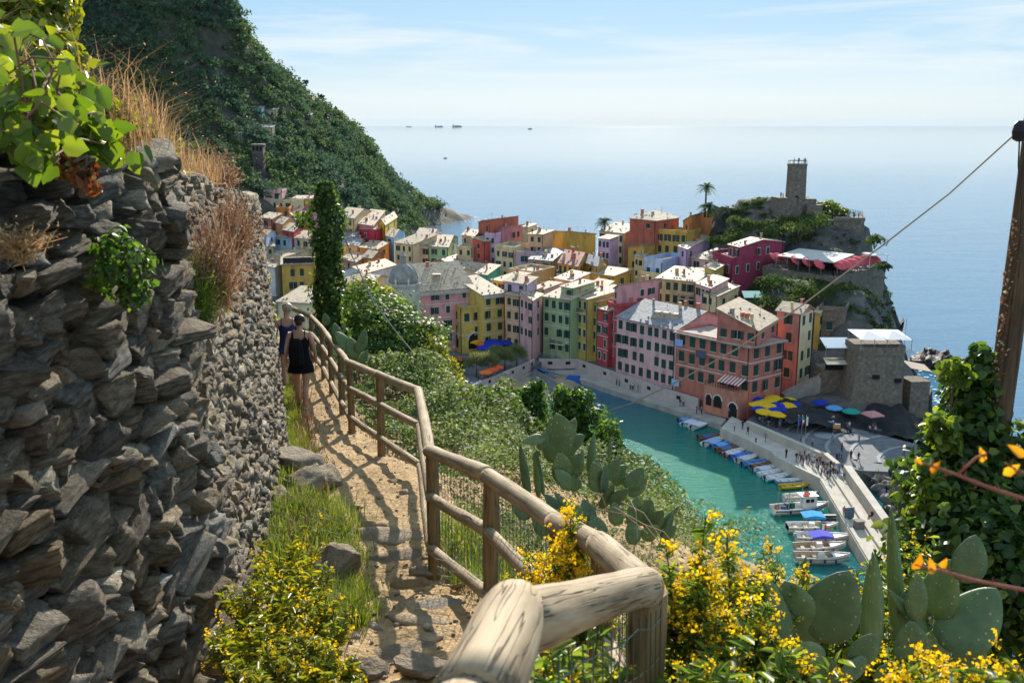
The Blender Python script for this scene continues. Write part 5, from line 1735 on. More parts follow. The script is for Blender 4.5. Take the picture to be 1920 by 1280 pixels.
# raised kerb and lower mooring ledge on the harbour side
b = MB()
for p, q in zip(PIER_L[:-1], PIER_L[1:]):
 p, q = PZ(*p, zp), PZ(*q, zp); d = q - p; n = Vector((-d.y, d.x, 0)).normalized()
 m = (p + q) / 2 + n * .35; b.box((m.x, m.y, zp + .12), (d.length, .5, .3), math.atan2(d.y, d.x))
o = b.build('pier_kerb', PIERM); tag(o, kind='structure')
b = MB()
for p, q in (((1612, 1010), (1650, 1075)),):
 pass
for k in range(4):
 p = PZ(1556 + k * 0, 962 + k * 3, zp); b.box((p.x - .2, p.y, zp - .35 - k * .35), (2.2, .5, .3))
o = b.build('pier_steps', mat('wet_stone', (0.06, 0.06, 0.06), rough=.5, var=.3)); tag(o, 'short dark flight of steps cut into the pier edge', 'steps')
# breakwater wall
b = MB()
wl_ = [(1403, 787), (1548, 848), (1572, 868), (1590, 876), (1668, 985), (1722, 1058), (1790, 1140)]
WL = [PZ(x, y, zp + 1.6) for x, y in wl_]
ht = [1.3, 1.5, 1.6, 1.8, 1.8, 1.8, 1.8]
e = empty('breakwater_wall', (0, 0, 0), 0, 'long concrete parapet wall along the seaward side of the pier', 'wall')
for k in range(len(WL) - 1):
 p, q = WL[k], WL[k + 1]; d = q - p
 if k == 2: continue
 m = (p + q) / 2; n = Vector((-d.y, d.x, 0)).normalized()
 tk = .9 if k < 3 else 1.2
 m = m + n * 0 
 b.box((m.x, m.y + .3, zp + ht[k] / 2 - .3), (d.length, tk, ht[k] + .6), math.atan2(d.y, d.x))
b.build('wall', PIERM, e)
b = MB()
for k in range(3, len(WL) - 1):
 p, q = WL[k], WL[k + 1]; d = q - p; m = (p + q) / 2
 n = Vector((d.y, -d.x, 0)).normalized(); n = n if n.x < 0 else -n
 m = m + n * 2.0; b.box((m.x, m.y, zp + .2), (d.length, .9, .5), math.atan2(d.y, d.x))
b.build('bench_ledge', PIERM, e)
# ---- amphitheatre square
zs = 2.4
b = MB()
b.prism(poly_px([(1400, 788), (1548, 850), (1590, 878), (1620, 882), (1700, 885), (1735, 868), (1748, 840), (1640, 812), (1560, 792), (1500, 783), (1430, 765)], zs), -3, zs)
o = b.build('amphitheatre_square', PAVING); tag(o, kind='structure')
BANDM = mat('pale_paving_band', (0.27, 0.275, 0.28), rough=.85, var=.15, scale=1)
for arc in ([(1558, 792), (1530, 803), (1508, 822), (1508, 836)], [(1604, 807), (1572, 815), (1550, 835), (1556, 851)], [(1650, 818), (1615, 827), (1596, 843), (1604, 862)], [(1700, 836), (1668, 843), (1648, 856), (1650, 868)], [(1520, 786), (1490, 796), (1474, 808)]):
 P0 = [PZ(x, y, zs) for x, y in arc]
 pts = []
 for i in range(len(P0) - 1):
  a0, a1, a2, a3 = P0[max(i - 1, 0)], P0[i], P0[i + 1], P0[min(i + 2, len(P0) - 1)]
  for k in range(6):
   t = k / 6
   pts.append(.5 * ((2 * a1) + (a2 - a0) * t + (2 * a0 - 5 * a1 + 4 * a2 - a3) * t * t + (3 * a1 - a0 - 3 * a2 + a3) * t ** 3))
 pts.append(P0[-1])
 b = MB(); vs, fs = [], []
 for i, p in enumerate(pts):
  d = pts[min(i + 1, len(pts) - 1)] - pts[max(i - 1, 0)]; n = Vector((-d.y, d.x, 0)).normalized() * .3
  for s in (1, -1):
   for z in (zs - .05, zs + .14):
    vs.append((p.x + n.x * s, p.y + n.y * s, z))
 for i in range(len(pts) - 1):
  a, c = i * 4, i * 4 + 4
  fs += [(a + 1, a + 3, c + 3, c + 1), (a, a + 1, c + 1, c), (a + 3, a + 2, c + 2, c + 3)]
 b.add(vs, fs)
 o = b.build('curved_step', BANDM, SC.objects['amphitheatre_square'])
b = MB(); p = PZ(1546, 816, zs); b.lathe([(1.9, 0), (1.9, .06)], (p.x, p.y, zs), seg=24); b.build('paved_circle', BANDM, SC.objects['amphitheatre_square'])
# dark strata of rock behind the square
def slabrock(name, label, pts, seed, amp=1.0, m=None, cat='rock'):
 """pts: world (x,y,z) spots; rugged rock sheet"""
 sp = Spline2(pts, .02)
 a = np.array(pts); x0, x1, y0, y1 = a[:, 0].min(), a[:, 0].max(), a[:, 1].min(), a[:, 1].max()
 nx = int((x1 - x0) / .7) + 3; ny = int((y1 - y0) / .7) + 3
 X, Y = np.meshgrid(np.linspace(x0, x1, nx), np.linspace(y0, y1, ny))
 q = np.c_[X.ravel(), Y.ravel()]; z = sp(q); q3 = np.c_[q[:, 0], q[:, 1], z]
 lay = np.round(z / .8 + .5 * fbm(q3 / 4, 3, seed)) * .8
 z = z * .5 + lay * .5 + amp * .7 * fbm(q3 / np.array([4.0, 2.2, 2]), 4, seed)
 o = link(name, grid_mesh(name, X, Y, z.reshape(X.shape)), m or BLACKROCK); tag(o, label, cat)
 return o
BLACKROCK = stonemat('wet_black_rock', [(.3, (0.007, 0.008, 0.009)), (.55, (0.022, 0.022, 0.023)), (.75, (0.055, 0.053, 0.05))], scale=.5, bump=1, bdist=.6, island=False, fine=2.2, rough=.6)
s = []
for px, py, z in ((1440, 762, 3.2), (1500, 770, 2.6), (1560, 780, 2.0), (1640, 800, 1.8), (1720, 828, .9), (1750, 825, -.8), (1755, 800, -1.2), (1730, 780, .3), (1690, 758, 5.5), (1640, 762, 4.6), (1580, 757, 5.0), (1500, 752, 4.6), (1470, 745, 5.2), (1600, 785, 3.2), (1670, 790, 3.0)):
 p = PZ(px, py, z); s.append((p.x, p.y, z))
slabrock('rock_shelf', 'dark layered rock shelf between the square and the fort', s, 3)
def sea_rock(px, py, w, d, h, label, seed):
 p = PZ(px, py, 0)
 V, F = rock(seed, 4, 7, (w, d, h * 2), .22, 2.0)
 V[:, 2] += .25 * h * fbm(V * .9, 4, seed)
 o = link('sea_rock', np_mesh('sea_rock', V, F), BLACKROCK); o.location = (p.x, p.y + d * .3, -h * .15); tag(o, label, 'rock')
sea_rock(1762, 695, 11, 13, 4.2, 'jagged dark rock islet in the sea beside the fort', 4)
sea_rock(1722, 770, 9, 14, 4.6, 'steep black rock at the seaward foot of the fort', 6)
sea_rock(1700, 705, 7, 16, 5.2, 'black rock slope behind the seaward side of the fort', 8)
sea_rock(1660, 648, 12, 14, 10, 'black foot of the cliff reaching into the sea', 12)
sea_rock(1752, 795, 5, 8, 1.3, 'low black rock ledge washed by the sea', 14)
# foam round the rocks
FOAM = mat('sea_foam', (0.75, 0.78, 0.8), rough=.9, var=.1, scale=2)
def foam(px, py, n, rx, ry, label, seed):
 rg = np.random.default_rng(seed); c = PZ(px, py, 0); b = MB()
 for k in range(n):
  a, t = rg.uniform(0, 6.28), math.sqrt(rg.uniform(0, 1)); x, y = c.x + math.cos(a) * t * rx, c.y + math.sin(a) * t * ry
  r = rg.uniform(.12, .55); m = 6
  b.add([(x + math.cos(6.28 * i / m) * r * rg.uniform(.6, 1.8), y + math.sin(6.28 * i / m) * r * rg.uniform(.6, 1.2), .17 + rg.uniform(0, .02)) for i in range(m)], [tuple(range(m))])
 o = b.build('sea_foam', FOAM); tag(o, label, 'foam', kind='stuff')
foam(1735, 690, 90, 6, 12, 'white foam swirling between the fort rocks and the islet', 1)
foam(1745, 740, 60, 4, 14, 'white foam along the black rocks below the fort', 2)
foam(870, 412, 90, 14, 30, 'white flecks painted as glints on the sea at the tip of the headland', 4)  # white flecks stand in for sun glints on the water here

# ---- breakwater boulders
BOULDER = stonemat('breakwater_stone', [(.3, (0.05, 0.05, 0.052)), (.52, (0.15, 0.145, 0.14)), (.72, (0.33, 0.31, 0.29))], scale=.9, bump=.9, bdist=.25, fine=5)
rgk = np.random.default_rng(41)
BT = [np_mesh('boulder', *rock(100 + k, 2, 9, (1.3, 1.0, .8), .06)) for k in range(10)]
for m in BT: m.materials.append(BOULDER)
nb = 0
for k in range(1100):
 px, py = rgk.uniform(1600, 1760), rgk.uniform(868, 985)
 edge = 1590 + (py - 872) * .72
 if px < edge + 16 or px > 1735 + (py - 880) * .3 or (px > 1700 and py < 880):
  continue
 z = 1.3 + rgk.uniform(-.7, 1.0) - max(0, (px - edge - 60)) * .012
 p = PZ(px, py, z); s = rgk.uniform(.7, 2.1)
 o = link('boulder', BT[int(rgk.integers(0, 10))]); o.location = p; o.scale = (s, s * rgk.uniform(.7, 1.1), s * rgk.uniform(.6, 1)); o.rotation_euler = tuple(rgk.uniform(-.5, .5, 2)) + (rgk.uniform(0, 6.28),)
 tag(o, 'broken boulder in the rock pile behind the breakwater wall', 'boulder', 'boulders behind the breakwater')
 nb += 1
 if nb >= 190: break

# ================================================================== BOATS
WOOD = mat('varnished_wood', (0.32, 0.17, 0.08), rough=.5, var=.3, scale=3, vscale=(.3, 3, 3))
BWHITE = mat('boat_white', (0.70, 0.69, 0.66), rough=.4, var=.08, scale=2)
MOTOR = mat('outboard_black', (0.02, 0.02, 0.022), rough=.35, var=.2)
def hull_mesh(L, B, H, key, fine=True, full=.9):
 ns = 11
 st = []
 for i in range(ns):
  t = i / (ns - 1)
  b = B / 2 * (full * (1 - max(0, (t - .35) / .65) ** 2.3) + (1 - full) * 0) * (1 if t > .2 else .86 + .7 * t)
  b = max(b, .012)
  sh = H * (1 + .42 * max(0, t - .25) ** 2 * 1.7 + .05 * (1 - t))
  kz = -.18 * H + (max(0, t - .6) / .4) ** 2.2 * H * .85
  x = (t - .5) * L + (0.0)
  st.append((x, b, sh, kz))
 vs, fs, mi = [], [], []
 for x, b, sh, kz in st:
  vs += [(x, -b, sh), (x - .0, -b * .9, sh * .45 + kz * .3), (x, -b * .45, kz + .06), (x, 0, kz), (x, b * .45, kz + .06), (x, b * .9, sh * .45 + kz * .3), (x, b, sh)]
  bi = max(b - .06, .005); fl = max(kz + .1, sh * .28)
  vs += [(x, -bi, sh), (x, -bi * .82, fl), (x, bi * .82, fl), (x, bi, sh)]
 for i in range(ns - 1):
  a, c = i * 11, i * 11 + 11
  for k in range(6):
   fs.append((a + k, c + k, c + k + 1, a + k + 1)); mi.append(0)
  for k, m in ((7, 1), (8, 1), (9, 1)):
   fs.append((a + k + 1, c + k + 1, c + k, a + k)); mi.append(m)
  fs.append((a, a + 7, c + 7, c)); mi.append(2); fs.append((a + 10, a + 6, c + 6, c + 10)); mi.append(2)
 fs.append((0, 1, 2, 3, 4, 5, 6)); mi.append(0); fs.append((7, 10, 9, 8)); mi.append(1)
 fs.append((0, 6, 10, 7)); mi.append(2)
 me = bpy.data.meshes.new('hull'); me.from_pydata(vs, [], fs); me.polygons.foreach_set('material_index', mi); me.update()
 return me
def outboard(e, x, col=None, s=1.0):
 b = MB(); b.box((x - .18, 0, .75 * s), (.38 * s, .26 * s, .34 * s), taper=.8); b.box((x - .16, 0, .3 * s), (.13, .1, .9 * s)); b.box((x - .16, 0, -.12), (.34, .05, .1))
 b.tube([(x - .02, 0, .82 * s), (x + .4, .05, .9 * s)], .025, 5)
 b.build('outboard_motor', MOTOR if col is None else col, e)
def rowboat(px, py, dx, dy, col, inner, label, motor=True, L=None, cover=None, z=0.02, name='rowing_boat', benches=3):
 """px,py: middle of the boat on the water; dx,dy: photo run from stern to bow"""
 a, c = PZ(px - dx / 2, py - dy / 2, .3), PZ(px + dx / 2, py + dy / 2, .3)
 d = c - a; L = L or d.length * 1.14; B = L * .36; H = .52
 m = (a + c) / 2
 e = empty(name, (m.x, m.y, z), math.atan2(d.y, d.x), label, 'boat')
 me = hull_mesh(L, B, H, None)
 im = {'white': BWHITE, 'wood': WOOD, 'blue': mat('boat_blue_inside', (0.10, 0.25, 0.5), var=.15), 'yellow': mat('boat_yellow_inside', (0.65, 0.42, 0.03), var=.15)}[inner]
 for q in (PAINT, im, BWHITE if inner != 'wood' else WOOD): me.materials.append(q)
 o = link('hull', me, None, e); o.color = (*col, 1)
 for k in range(benches):
  b = MB(); x = L * (-.28 + .27 * k); b.box((x, 0, H * .78), (.3, B * (.86 - .1 * k), .05)); b.build('bench', WOOD if inner == 'wood' else im, e)
 if cover:
  b = MB(); b.add([(-.3 * L, -B * .42, H * 1.02), (.1 * L, -B * .43, H * 1.05), (.1 * L, B * .43, H * 1.05), (-.3 * L, B * .42, H * 1.02), (-.3 * L, 0, H * 1.25), (.1 * L, 0, H * 1.3)], [(0, 1, 5, 4), (4, 5, 2, 3), (1, 2, 5), (3, 0, 4)]); co = b.build('tarpaulin', CLOTH, e); co.color = (*cover, 1)
 if motor: outboard(e, -L / 2)
 b = MB(); b.tube([(L * .5, 0, H * 1.25), (L * .5 + .25, 0, H * 1.55)], .05, 6); b.build('bow_post', WOOD, e)
 if z < .1:
  b = MB(); b.tube([(L * .5, 0, H * 1.3), (L * .5 + .9, .1, H * 1.5), (L * .5 + 1.9, .1, 1.9)], .025, 4); b.build('mooring_rope', TRIM, e)
 return e
def zz(x, y): return 1260 + x / 3.7646, 740 + y / 3.7646
BL, LB, WH = (0.06, 0.22, 0.55), (0.15, 0.45, 0.60), (0.66, 0.66, 0.64)
for (x, y, dx, dy, col, inner, lab, mo, cov) in [
  (95, 176, 24, -5, BL, 'blue', 'blue rowing boat, leftmost of the three by the quay corner', True, (0.12, 0.35, 0.65)),
  (140, 192, 30, -12, LB, 'white', 'white and blue boat in the middle of three by the quay corner', True, (0.55, 0.6, 0.7)),
  (205, 208, 33, -13, WH, 'white', 'white boat, rightmost of the three by the quay corner', True, (0.6, 0.62, 0.68)),
  (262, 296, 36, -4, (0.28, 0.15, 0.09), 'wood', 'brown wooden boat with a blue tarpaulin, first along the pier', True, (0.05, 0.10, 0.35)),
  (302, 326, 36, -13, WH, 'white', 'white boat with blue stripes, second along the pier', True, (0.25, 0.4, 0.65)),
  (362, 352, 40, -8, BL, 'blue', 'sky-blue boat, third along the pier', True, (0.10, 0.35, 0.68)),
  (396, 378, 40, -8, (0.30, 0.17, 0.10), 'wood', 'brown wooden boat with blue seats, fourth along the pier', True, (0.10, 0.14, 0.3)),
  (456, 402, 38, -11, (0.45, 0.03, 0.05), 'white', 'dark red boat with white inside along the pier', True, None),
  (490, 428, 37, -8, (0.05, 0.13, 0.55), 'blue', 'deep blue covered boat right of the red one', True, (0.06, 0.16, 0.6)),
  (535, 448, 36, -10, WH, 'white', 'white wooden boat with clutter inside, mid pier', True, (0.5, 0.5, 0.5)),
  (595, 478, 46, -7, BL, 'blue', 'blue boat with a white seat by the pier steps', True, None),
  (640, 500, 38, -8, WH, 'wood', 'slim white boat with wooden inside by the pier bend', True, None),
  (668, 521, 44, -7, (0.08, 0.22, 0.6), 'white', 'blue hulled boat with white inside by the pier bend', True, (0.5, 0.55, 0.65)),
  (706, 548, 43, -8, (0.45, 0.55, 0.48), 'white', 'cream boat with a pale green hull', False, None),
  (757, 578, 46, -9, (0.14, 0.50, 0.58), 'white', 'turquoise boat with a black outboard motor', True, None),
  (840, 608, 50, -2, (0.04, 0.25, 0.62), 'white', 'bright blue and white boat beside the yellow one', False, None),
  (872, 642, 52, -4, (0.66, 0.42, 0.01), 'yellow', 'bright yellow rowing boat at the end of the row', False, None)]:
 X, Y = zz(x, y)
 rowboat(X, Y, dx, dy, col, inner, lab, mo, cover=cov)
for px, py, dx, dy, col, lab, z in ((1018, 703, 16, 8, (0.10, 0.35, 0.60), 'blue boat drawn up on the slipway', 1.2), (1034, 712, 20, 10, (0.20, 0.32, 0.33), 'grey-green upturned boat on the slipway', .9)):
 rowboat(px, py, dx, dy, col, 'blue', lab, False, z=z, L=4.2)
p = PZ(1105, 712, .6); rowboat(1105, 712, 20, 7, (0.5, 0.04, 0.10), 'white', 'red kayak lying on the beach edge', False, z=.35, L=3.2, name='kayak', benches=1)
b = MB(); p = PZ(1075, 712, .6); b.box((p.x, p.y, .9), (4.0, 2.4, 1.2), -.3, taper=.6); o = b.build('covered_boat', CLOTH); o.color = (0.03, 0.10, 0.35, 1); tag(o, 'boat under a dark blue tarpaulin on the beach edge', 'boat')

def big_boat(px, py, dx, dy, label, cabin=False, bimini=None, motor=False, deck='white', name='motor_boat', flag=False, fend=True):
 a, c = PZ(px - dx / 2, py - dy / 2, .6), PZ(px + dx / 2, py + dy / 2, .6)
 d = c - a; L = d.length; B = L * .32; H = 1.0
 m = (a + c) / 2
 e = empty(name, (m.x, m.y, .02), math.atan2(d.y, d.x), label, 'boat')
 me = hull_mesh(L, B, H, None, full=.98)
 for q in (PAINT, {'white': BWHITE, 'wood': mat('pale_deck', (0.50, 0.38, 0.26), var=.2, scale=2)}[deck], BWHITE): me.materials.append(q)
 o = link('hull', me, None, e); o.color = (0.70, 0.69, 0.66, 1)
 b = MB()
 for s in (-1, 1):
  b.tube([((t - .5) * L, s * (B / 2 * .98 * (1 - max(0, (t - .35) / .65) ** 2.3) * (1 if t > .2 else .86 + .7 * t) + .03), H * .74 + .3 * max(0, t - .3) ** 2) for t in np.linspace(0, .97, 9)], .06, 5)
 b.build('rubbing_strake', mat('navy_stripe', (0.03, 0.05, 0.14), var=.1) if cabin else WOOD, e)
 fd = MB()
 fd.add([(.18 * L, -B * .36, H * 1.02), (.36 * L, -B * .2, H * 1.12), (.47 * L, 0, H * 1.2), (.36 * L, B * .2, H * 1.12), (.18 * L, B * .36, H * 1.02)], [(0, 1, 2, 3, 4)])
 fd.build('foredeck', BWHITE, e)
 if cabin:
  b = MB(); b.box((.14 * L, 0, H + .75), (L * .22, B * .62, 1.7), taper=.93); b.box((.12 * L, 0, H + 1.68), (L * .30, B * .72, .1)); b.build('cabin', BWHITE, e)
  for x in (.08, .16):
   w = MB(); w.box((x * L, -B * .31, H + 1.0), (.55, .06, .5)); w.build('window', PANE, e)
  w = MB(); w.box((.245 * L, 0, H + 1.0), (.06, B * .4, .5)); w.build('window', PANE, e)
  for x, y in ((.06, -.2), (.12, .1)):
   r = MB(); pts = [(x * L + math.cos(t) * .38, y * B + math.sin(t) * .38, H + 1.82) for t in np.linspace(0, 6.28, 13)]; r.tube(pts, .1, 6, cap=False); r.build('life_ring', mat('ring_red', (0.6, 0.06, 0.04), var=.1), e)
  b = MB(); b.tube([(.02 * L, 0, H), (.02 * L, 0, H + 3.3)], .05, 6); b.tube([(-.26 * L, -.3 * B, H), (-.2 * L, 0, H + 2.2), (-.26 * L, .3 * B, H)], .06, 6); b.tube([(-.44 * L, -.2 * B, H), (-.44 * L, -.2 * B, H + 2.4)], .04, 5); b.build('mast', STEEL, e)
  for x, y, sx, c in ((-.24, .1, .9, (0.03, 0.03, 0.035)), (-.32, -.15, .8, (0.05, 0.09, 0.2)), (-.12, .2, .7, (0.02, 0.12, 0.07)), (-.4, .15, .6, (0.3, 0.16, 0.09))):
   g = MB(); g.box((x * L, y * B, H * .55 + .35), (sx, sx * .8, .8), .4, taper=.8); go = g.build('fishing_gear', CLOTH, e); go.color = (*c, 1)
 else:
  for k, x in enumerate((-.34, -.14, .06)):
   b = MB(); b.box((x * L, 0, H * .7), (.5, B * .8, .08)); b.build('bench', mat('pale_deck', (0.50, 0.38, 0.26), var=.2, scale=2), e)
  b = MB(); b.box((-.02 * L, 0, H * .85), (.9, .6, .9), taper=.8); b.build('console', BWHITE, e)
 if bimini:
  b = MB(); x0, x1 = (-.22 * L, .2 * L); w = B * .48
  b.add([(x0, -w, 2.5), (0, -w, 2.75), (x1, -w, 2.5), (x0, w, 2.5), (0, w, 2.75), (x1, w, 2.5), (x0, -w, 2.25), (x1, -w, 2.25)], [(0, 1, 4, 3), (1, 2, 5, 4), (6, 7, 2, 1, 0)])
  bo = b.build('sun_canopy', CLOTH, e); bo.color = (*bimini, 1)
  b = MB()
  for x in (x0 * .9, x1 * .9):
   for s in (-1, 1): b.tube([(x * .6, s * w * .95, H), (x, s * w * .95, 2.5)], .03, 5)
  b.build('canopy_frame', STEEL, e)
 if motor: outboard(e, -L / 2, mat('grey_outboard', (0.35, 0.36, 0.36), var=.1), 1.25)
 if flag:
  for k, c in enumerate(((0.02, 0.3, 0.08), (0.7, 0.7, 0.7), (0.6, 0.03, 0.03))):
   f = MB(); f.box((-.05 * L + .3 * k, .1 * B, 2.1), (.3, .04, .7)); fo = f.build('flag', CLOTH, e); fo.color = (*c, 1)
  f = MB(); f.tube([(-.05 * L - .16, .1 * B, .6), (-.05 * L - .16, .1 * B, 2.5)], .03, 5); f.build('flagpole', STEEL, e)
 if fend:
  for x in (-.25, 0, .2):
   f = MB(); f.lathe([(.03, -.3), (.14, -.2), (.16, 0), (.14, .2), (.03, .3)], (x * L, -B / 2 - .1, .65), seg=8); f.build('fender', mat('navy_fender', (0.03, 0.05, 0.13), var=.1), e)
 return e
X, Y = zz(905, 800); big_boat(X, Y, 104, -7, 'white fishing boat with a wheelhouse, nets and red life rings', cabin=True, name='fishing_boat')
X, Y = zz(905, 722); big_boat(X, Y, 62, -3, 'low white boat moored behind the fishing boat', fend=False)
X, Y = zz(992, 935); big_boat(X, Y, 96, 0, 'white launch under a sky-blue sun canopy', bimini=(0.05, 0.30, 0.62), deck='white')
X, Y = zz(1070, 1010); big_boat(X, Y, 104, 4, 'white motor boat with grey outboard and a small tricolour flag', motor=True, flag=True)
X, Y = zz(1045, 1078); big_boat(X, Y, 96, -2, 'white launch under a violet-blue sun canopy', bimini=(0.10, 0.10, 0.50), deck='wood')
X, Y = zz(1062, 1150); big_boat(X, Y, 104, 2, 'white boat with navy fenders, nearest to the camera', deck='wood')

# ================================================================== HARBOUR PEOPLE
for px, py in ((1493, 866), (1502, 868), (1506, 872), (1512, 862), (1519, 870), (1524, 874), (1531, 876), (1537, 872), (1542, 880), (1546, 884), (1551, 878), (1499, 862), (1508, 860), (1516, 860), (1548, 888), (1553, 892), (1556, 896), (1559, 888), (1562, 893), (1566, 890), (1570, 893), (1573, 887), (1564, 884), (1540, 890), (1551, 899), (1526, 866), (1534, 882), (1557, 881)):
 p = PZ(px, py, zp); person(p, z=zp, label='tourist in the crowd gathered on the sunlit pier', group='tourists crowding the pier')
for px, py, sh, lab in ((1474, 858, (0.02, 0.02, 0.03), 'person in dark clothes standing alone at the pier bend'), (1417, 830, (0.5, 0.55, 0.6), 'person in a white top and dark trousers on the shaded pier'), (1377, 808, (0.5, 0.5, 0.5), 'person in pale top at the landward end of the pier'), (1392, 805, (0.03, 0.03, 0.03), 'person in black beside the umbrella terrace steps'),
      (1402, 815, (0.04, 0.04, 0.06), 'striding person in black on the shaded pier'), (1435, 828, (0.2, 0.22, 0.3), 'person by the low wall half way along the pier'), (1582, 970, (0.5, 0.1, 0.2), 'person in a pink top standing on the pier edge'), (1366, 778, (0.15, 0.25, 0.5), 'person in blue by the arched door of the brick-red house')):
 p = PZ(px, py, zp); person(p, z=zp, shirt=sh, label=lab)
p = PZ(1634, 978, zp); person((p.x, p.y, zp + .45), pose='sit', rz=1.9, shirt=(0.02, 0.02, 0.025), label='person in black sitting on the ledge of the breakwater wall')
p = PZ(1586, 898, zp); person((p.x, p.y, zp + .45), pose='sit', rz=1.9, shirt=(0.03, 0.03, 0.04), label='person in dark clothes sitting against the breakwater wall')
for px, py in ((1568, 866), (1572, 862), (1577, 866), (1595, 862), (1609, 866)):
 p = PZ(px, py, zs); person(p, z=zs, label='visitor where the breakwater meets the amphitheatre square', group='visitors at the breakwater root')
for px, py in ((1578, 846), (1694, 858), (1610, 830), (1523, 838), (1587, 808), (1592, 806), (1630, 812), (1636, 812), (1641, 814), (1730, 832), (1500, 836), (1560, 828)):
 p = PZ(px, py, zs); person(p, z=zs, label='visitor standing about on the shaded amphitheatre square', group='visitors on the amphitheatre square')
for px, py in ((1156, 722), (1161, 724), (1182, 730), (1186, 731), (1196, 735), (1250, 750), (1275, 762), (1281, 762), (1306, 775), (1315, 776), (1225, 742)):
 p = PZ(px, py, 1.1); person(p, z=1.1, label='walker on the lower quay walkway below the niche wall', group='walkers on the quay')
for px, py in ((957, 644), (966, 648), (972, 645), (980, 648), (988, 652), (994, 650), (1002, 652), (1006, 656), (962, 655), (996, 664), (1000, 668), (1010, 665), (1020, 655), (984, 640), (977, 652), (1014, 660)):
 p = PZ(px, py, 3.0); person(p, z=ground_at(p.x, p.y) if False else 3.0, label='person in the street crowd between the yellow and green houses', group='crowd in the street mouth')
b = MB(); b.prism(poly_px([(780, 690), (800, 640), (1040, 620), (1080, 640), (1030, 668), (1000, 686), (960, 662)], 2.96), 0, 2.86); o = b.build('street', PAVING); tag(o, kind='structure')
for px, py in ((1016, 735), (960, 722)):
 p = PZ(px, py, 1.0); person(p, z=.9, label='person walking on the sand of the little beach', group='people on the beach')

# ================================================================== PARASOLS AND FLAGS BY THE WATER
YE, NB = (0.66, 0.42, 0.02), (0.02, 0.04, 0.34)
for k, (x, y) in enumerate(sorted(((710, 72), (685, 92), (640, 105), (600, 115), (690, 128), (825, 82), (815, 120), (650, 168), (735, 185), (720, 65)))):
 X, Y = zz(x, y + 42); p = PZ(X, Y, zs); parasol((p.x, p.y, zs), YE, ORD[k] + ' yellow parasol from the left on the cafe terrace by the flagpoles', 'yellow cafe parasols', 1.75, 2.4, .1, 1)
for k, (x, y) in enumerate(sorted(((605, 70), (610, 140), (740, 110), (780, 120), (720, 150), (765, 143), (870, 105)))):
 X, Y = zz(x, y + 42); p = PZ(X, Y, zs); parasol((p.x, p.y, zs), NB, ORD[k] + ' navy blue parasol from the left among the yellow ones', 'navy cafe parasols', 1.6, 2.3, .1, 2)
for x, y in ((680, 215), (760, 215), (800, 195), (850, 190), (640, 185), (705, 175), (820, 165)):
 X, Y = zz(x, y); p = PZ(X, Y, zs); cafe_table((p.x, p.y, zs), 'small white cafe table under the yellow parasols', 'tables under the yellow parasols', x)
X, Y = zz(1040, 95 + 45); p = PZ(X, Y, zs); parasol((p.x, p.y, zs), NB, 'dark blue parasol standing alone before the rock shelf', None, 1.6, 2.4)
X, Y = zz(1140, 130 + 42); p = PZ(X, Y, zs); parasol((p.x, p.y, zs), (0.10, 0.32, 0.60), 'pale blue parasol right of the dark blue one', None, 1.6, 2.2)
X, Y = zz(1260, 155 + 42); p = PZ(X, Y, zs); parasol((p.x, p.y, zs), (0.03, 0.28, 0.22), 'green parasol before the rock shelf', None, 1.7, 2.2)
X, Y = zz(1410, 182 + 45); p = PZ(X, Y, zs); parasol((p.x, p.y, zs), (0.55, 0.25, 0.24), 'square pink parasol shading a stall on the square', None, 2.1, 2.4, kind='square')
for k, (x, c) in enumerate((((884, 250), [(0.03, 0.08, 0.4)]), ((911, 250), [(0.02, 0.3, 0.08), (0.7, 0.7, 0.7), (0.55, 0.03, 0.03)]), ((938, 250), [(0.7, 0.7, 0.7)]))):
 X, Y = zz(x[0], x[1] + 75); p = PZ(X, Y, zs)
 e = empty('flagpole', (p.x, p.y, zs), 0, ['blue flag hanging on the left flagpole by the square wall', 'tricolour flag hanging on the middle flagpole', 'white flag hanging on the right flagpole'][k], 'flagpole')
 b = MB(); b.tube([(0, 0, 0), (0, 0, 4.6)], .05, 6); b.build('pole', STEEL, e)
 for i, cc in enumerate(c):
  b = MB(); hh = 1.5 / len(c); b.box((.18, 0, 4.3 - hh * (i + .5)), (.34, .06, hh)); f = b.build('flag', CLOTH, e); f.color = (*cc, 1)
for (px, py, col, lab) in ((1556, 806, (0.12, 0.35, 0.45), 'turquoise information board leaning by the parasols'), (1568, 812, (0.55, 0.3, 0.16), 'small orange sign board by the parasols'), (1592, 972, (0.06, 0.12, 0.16), 'dark information panel on the pier')):
 p = PZ(px, py, zs - .3); b = MB(); b.box((p.x, p.y, zs + .6), (1.4, .12, 1.6), .2); b.box((p.x, p.y + .25, zs + .2), (1.2, .1, 1.2), .2); o = b.build('sign_board', PAINT); o.color = (*col, 1); tag(o, lab, 'sign')
p = PZ(1610, 990, zp); b = MB(); b.box((p.x, p.y, zp + .55), (1.2, 1.0, 1.1), .2, taper=.92); b.box((p.x, p.y, zp + 1.15), (1.35, 1.15, .1), .2); o = b.build('fish_crate', mat('grey_bin', (0.22, 0.2, 0.17), var=.3)); tag(o, 'grey lidded bin casting a shadow on the pier', 'bin')

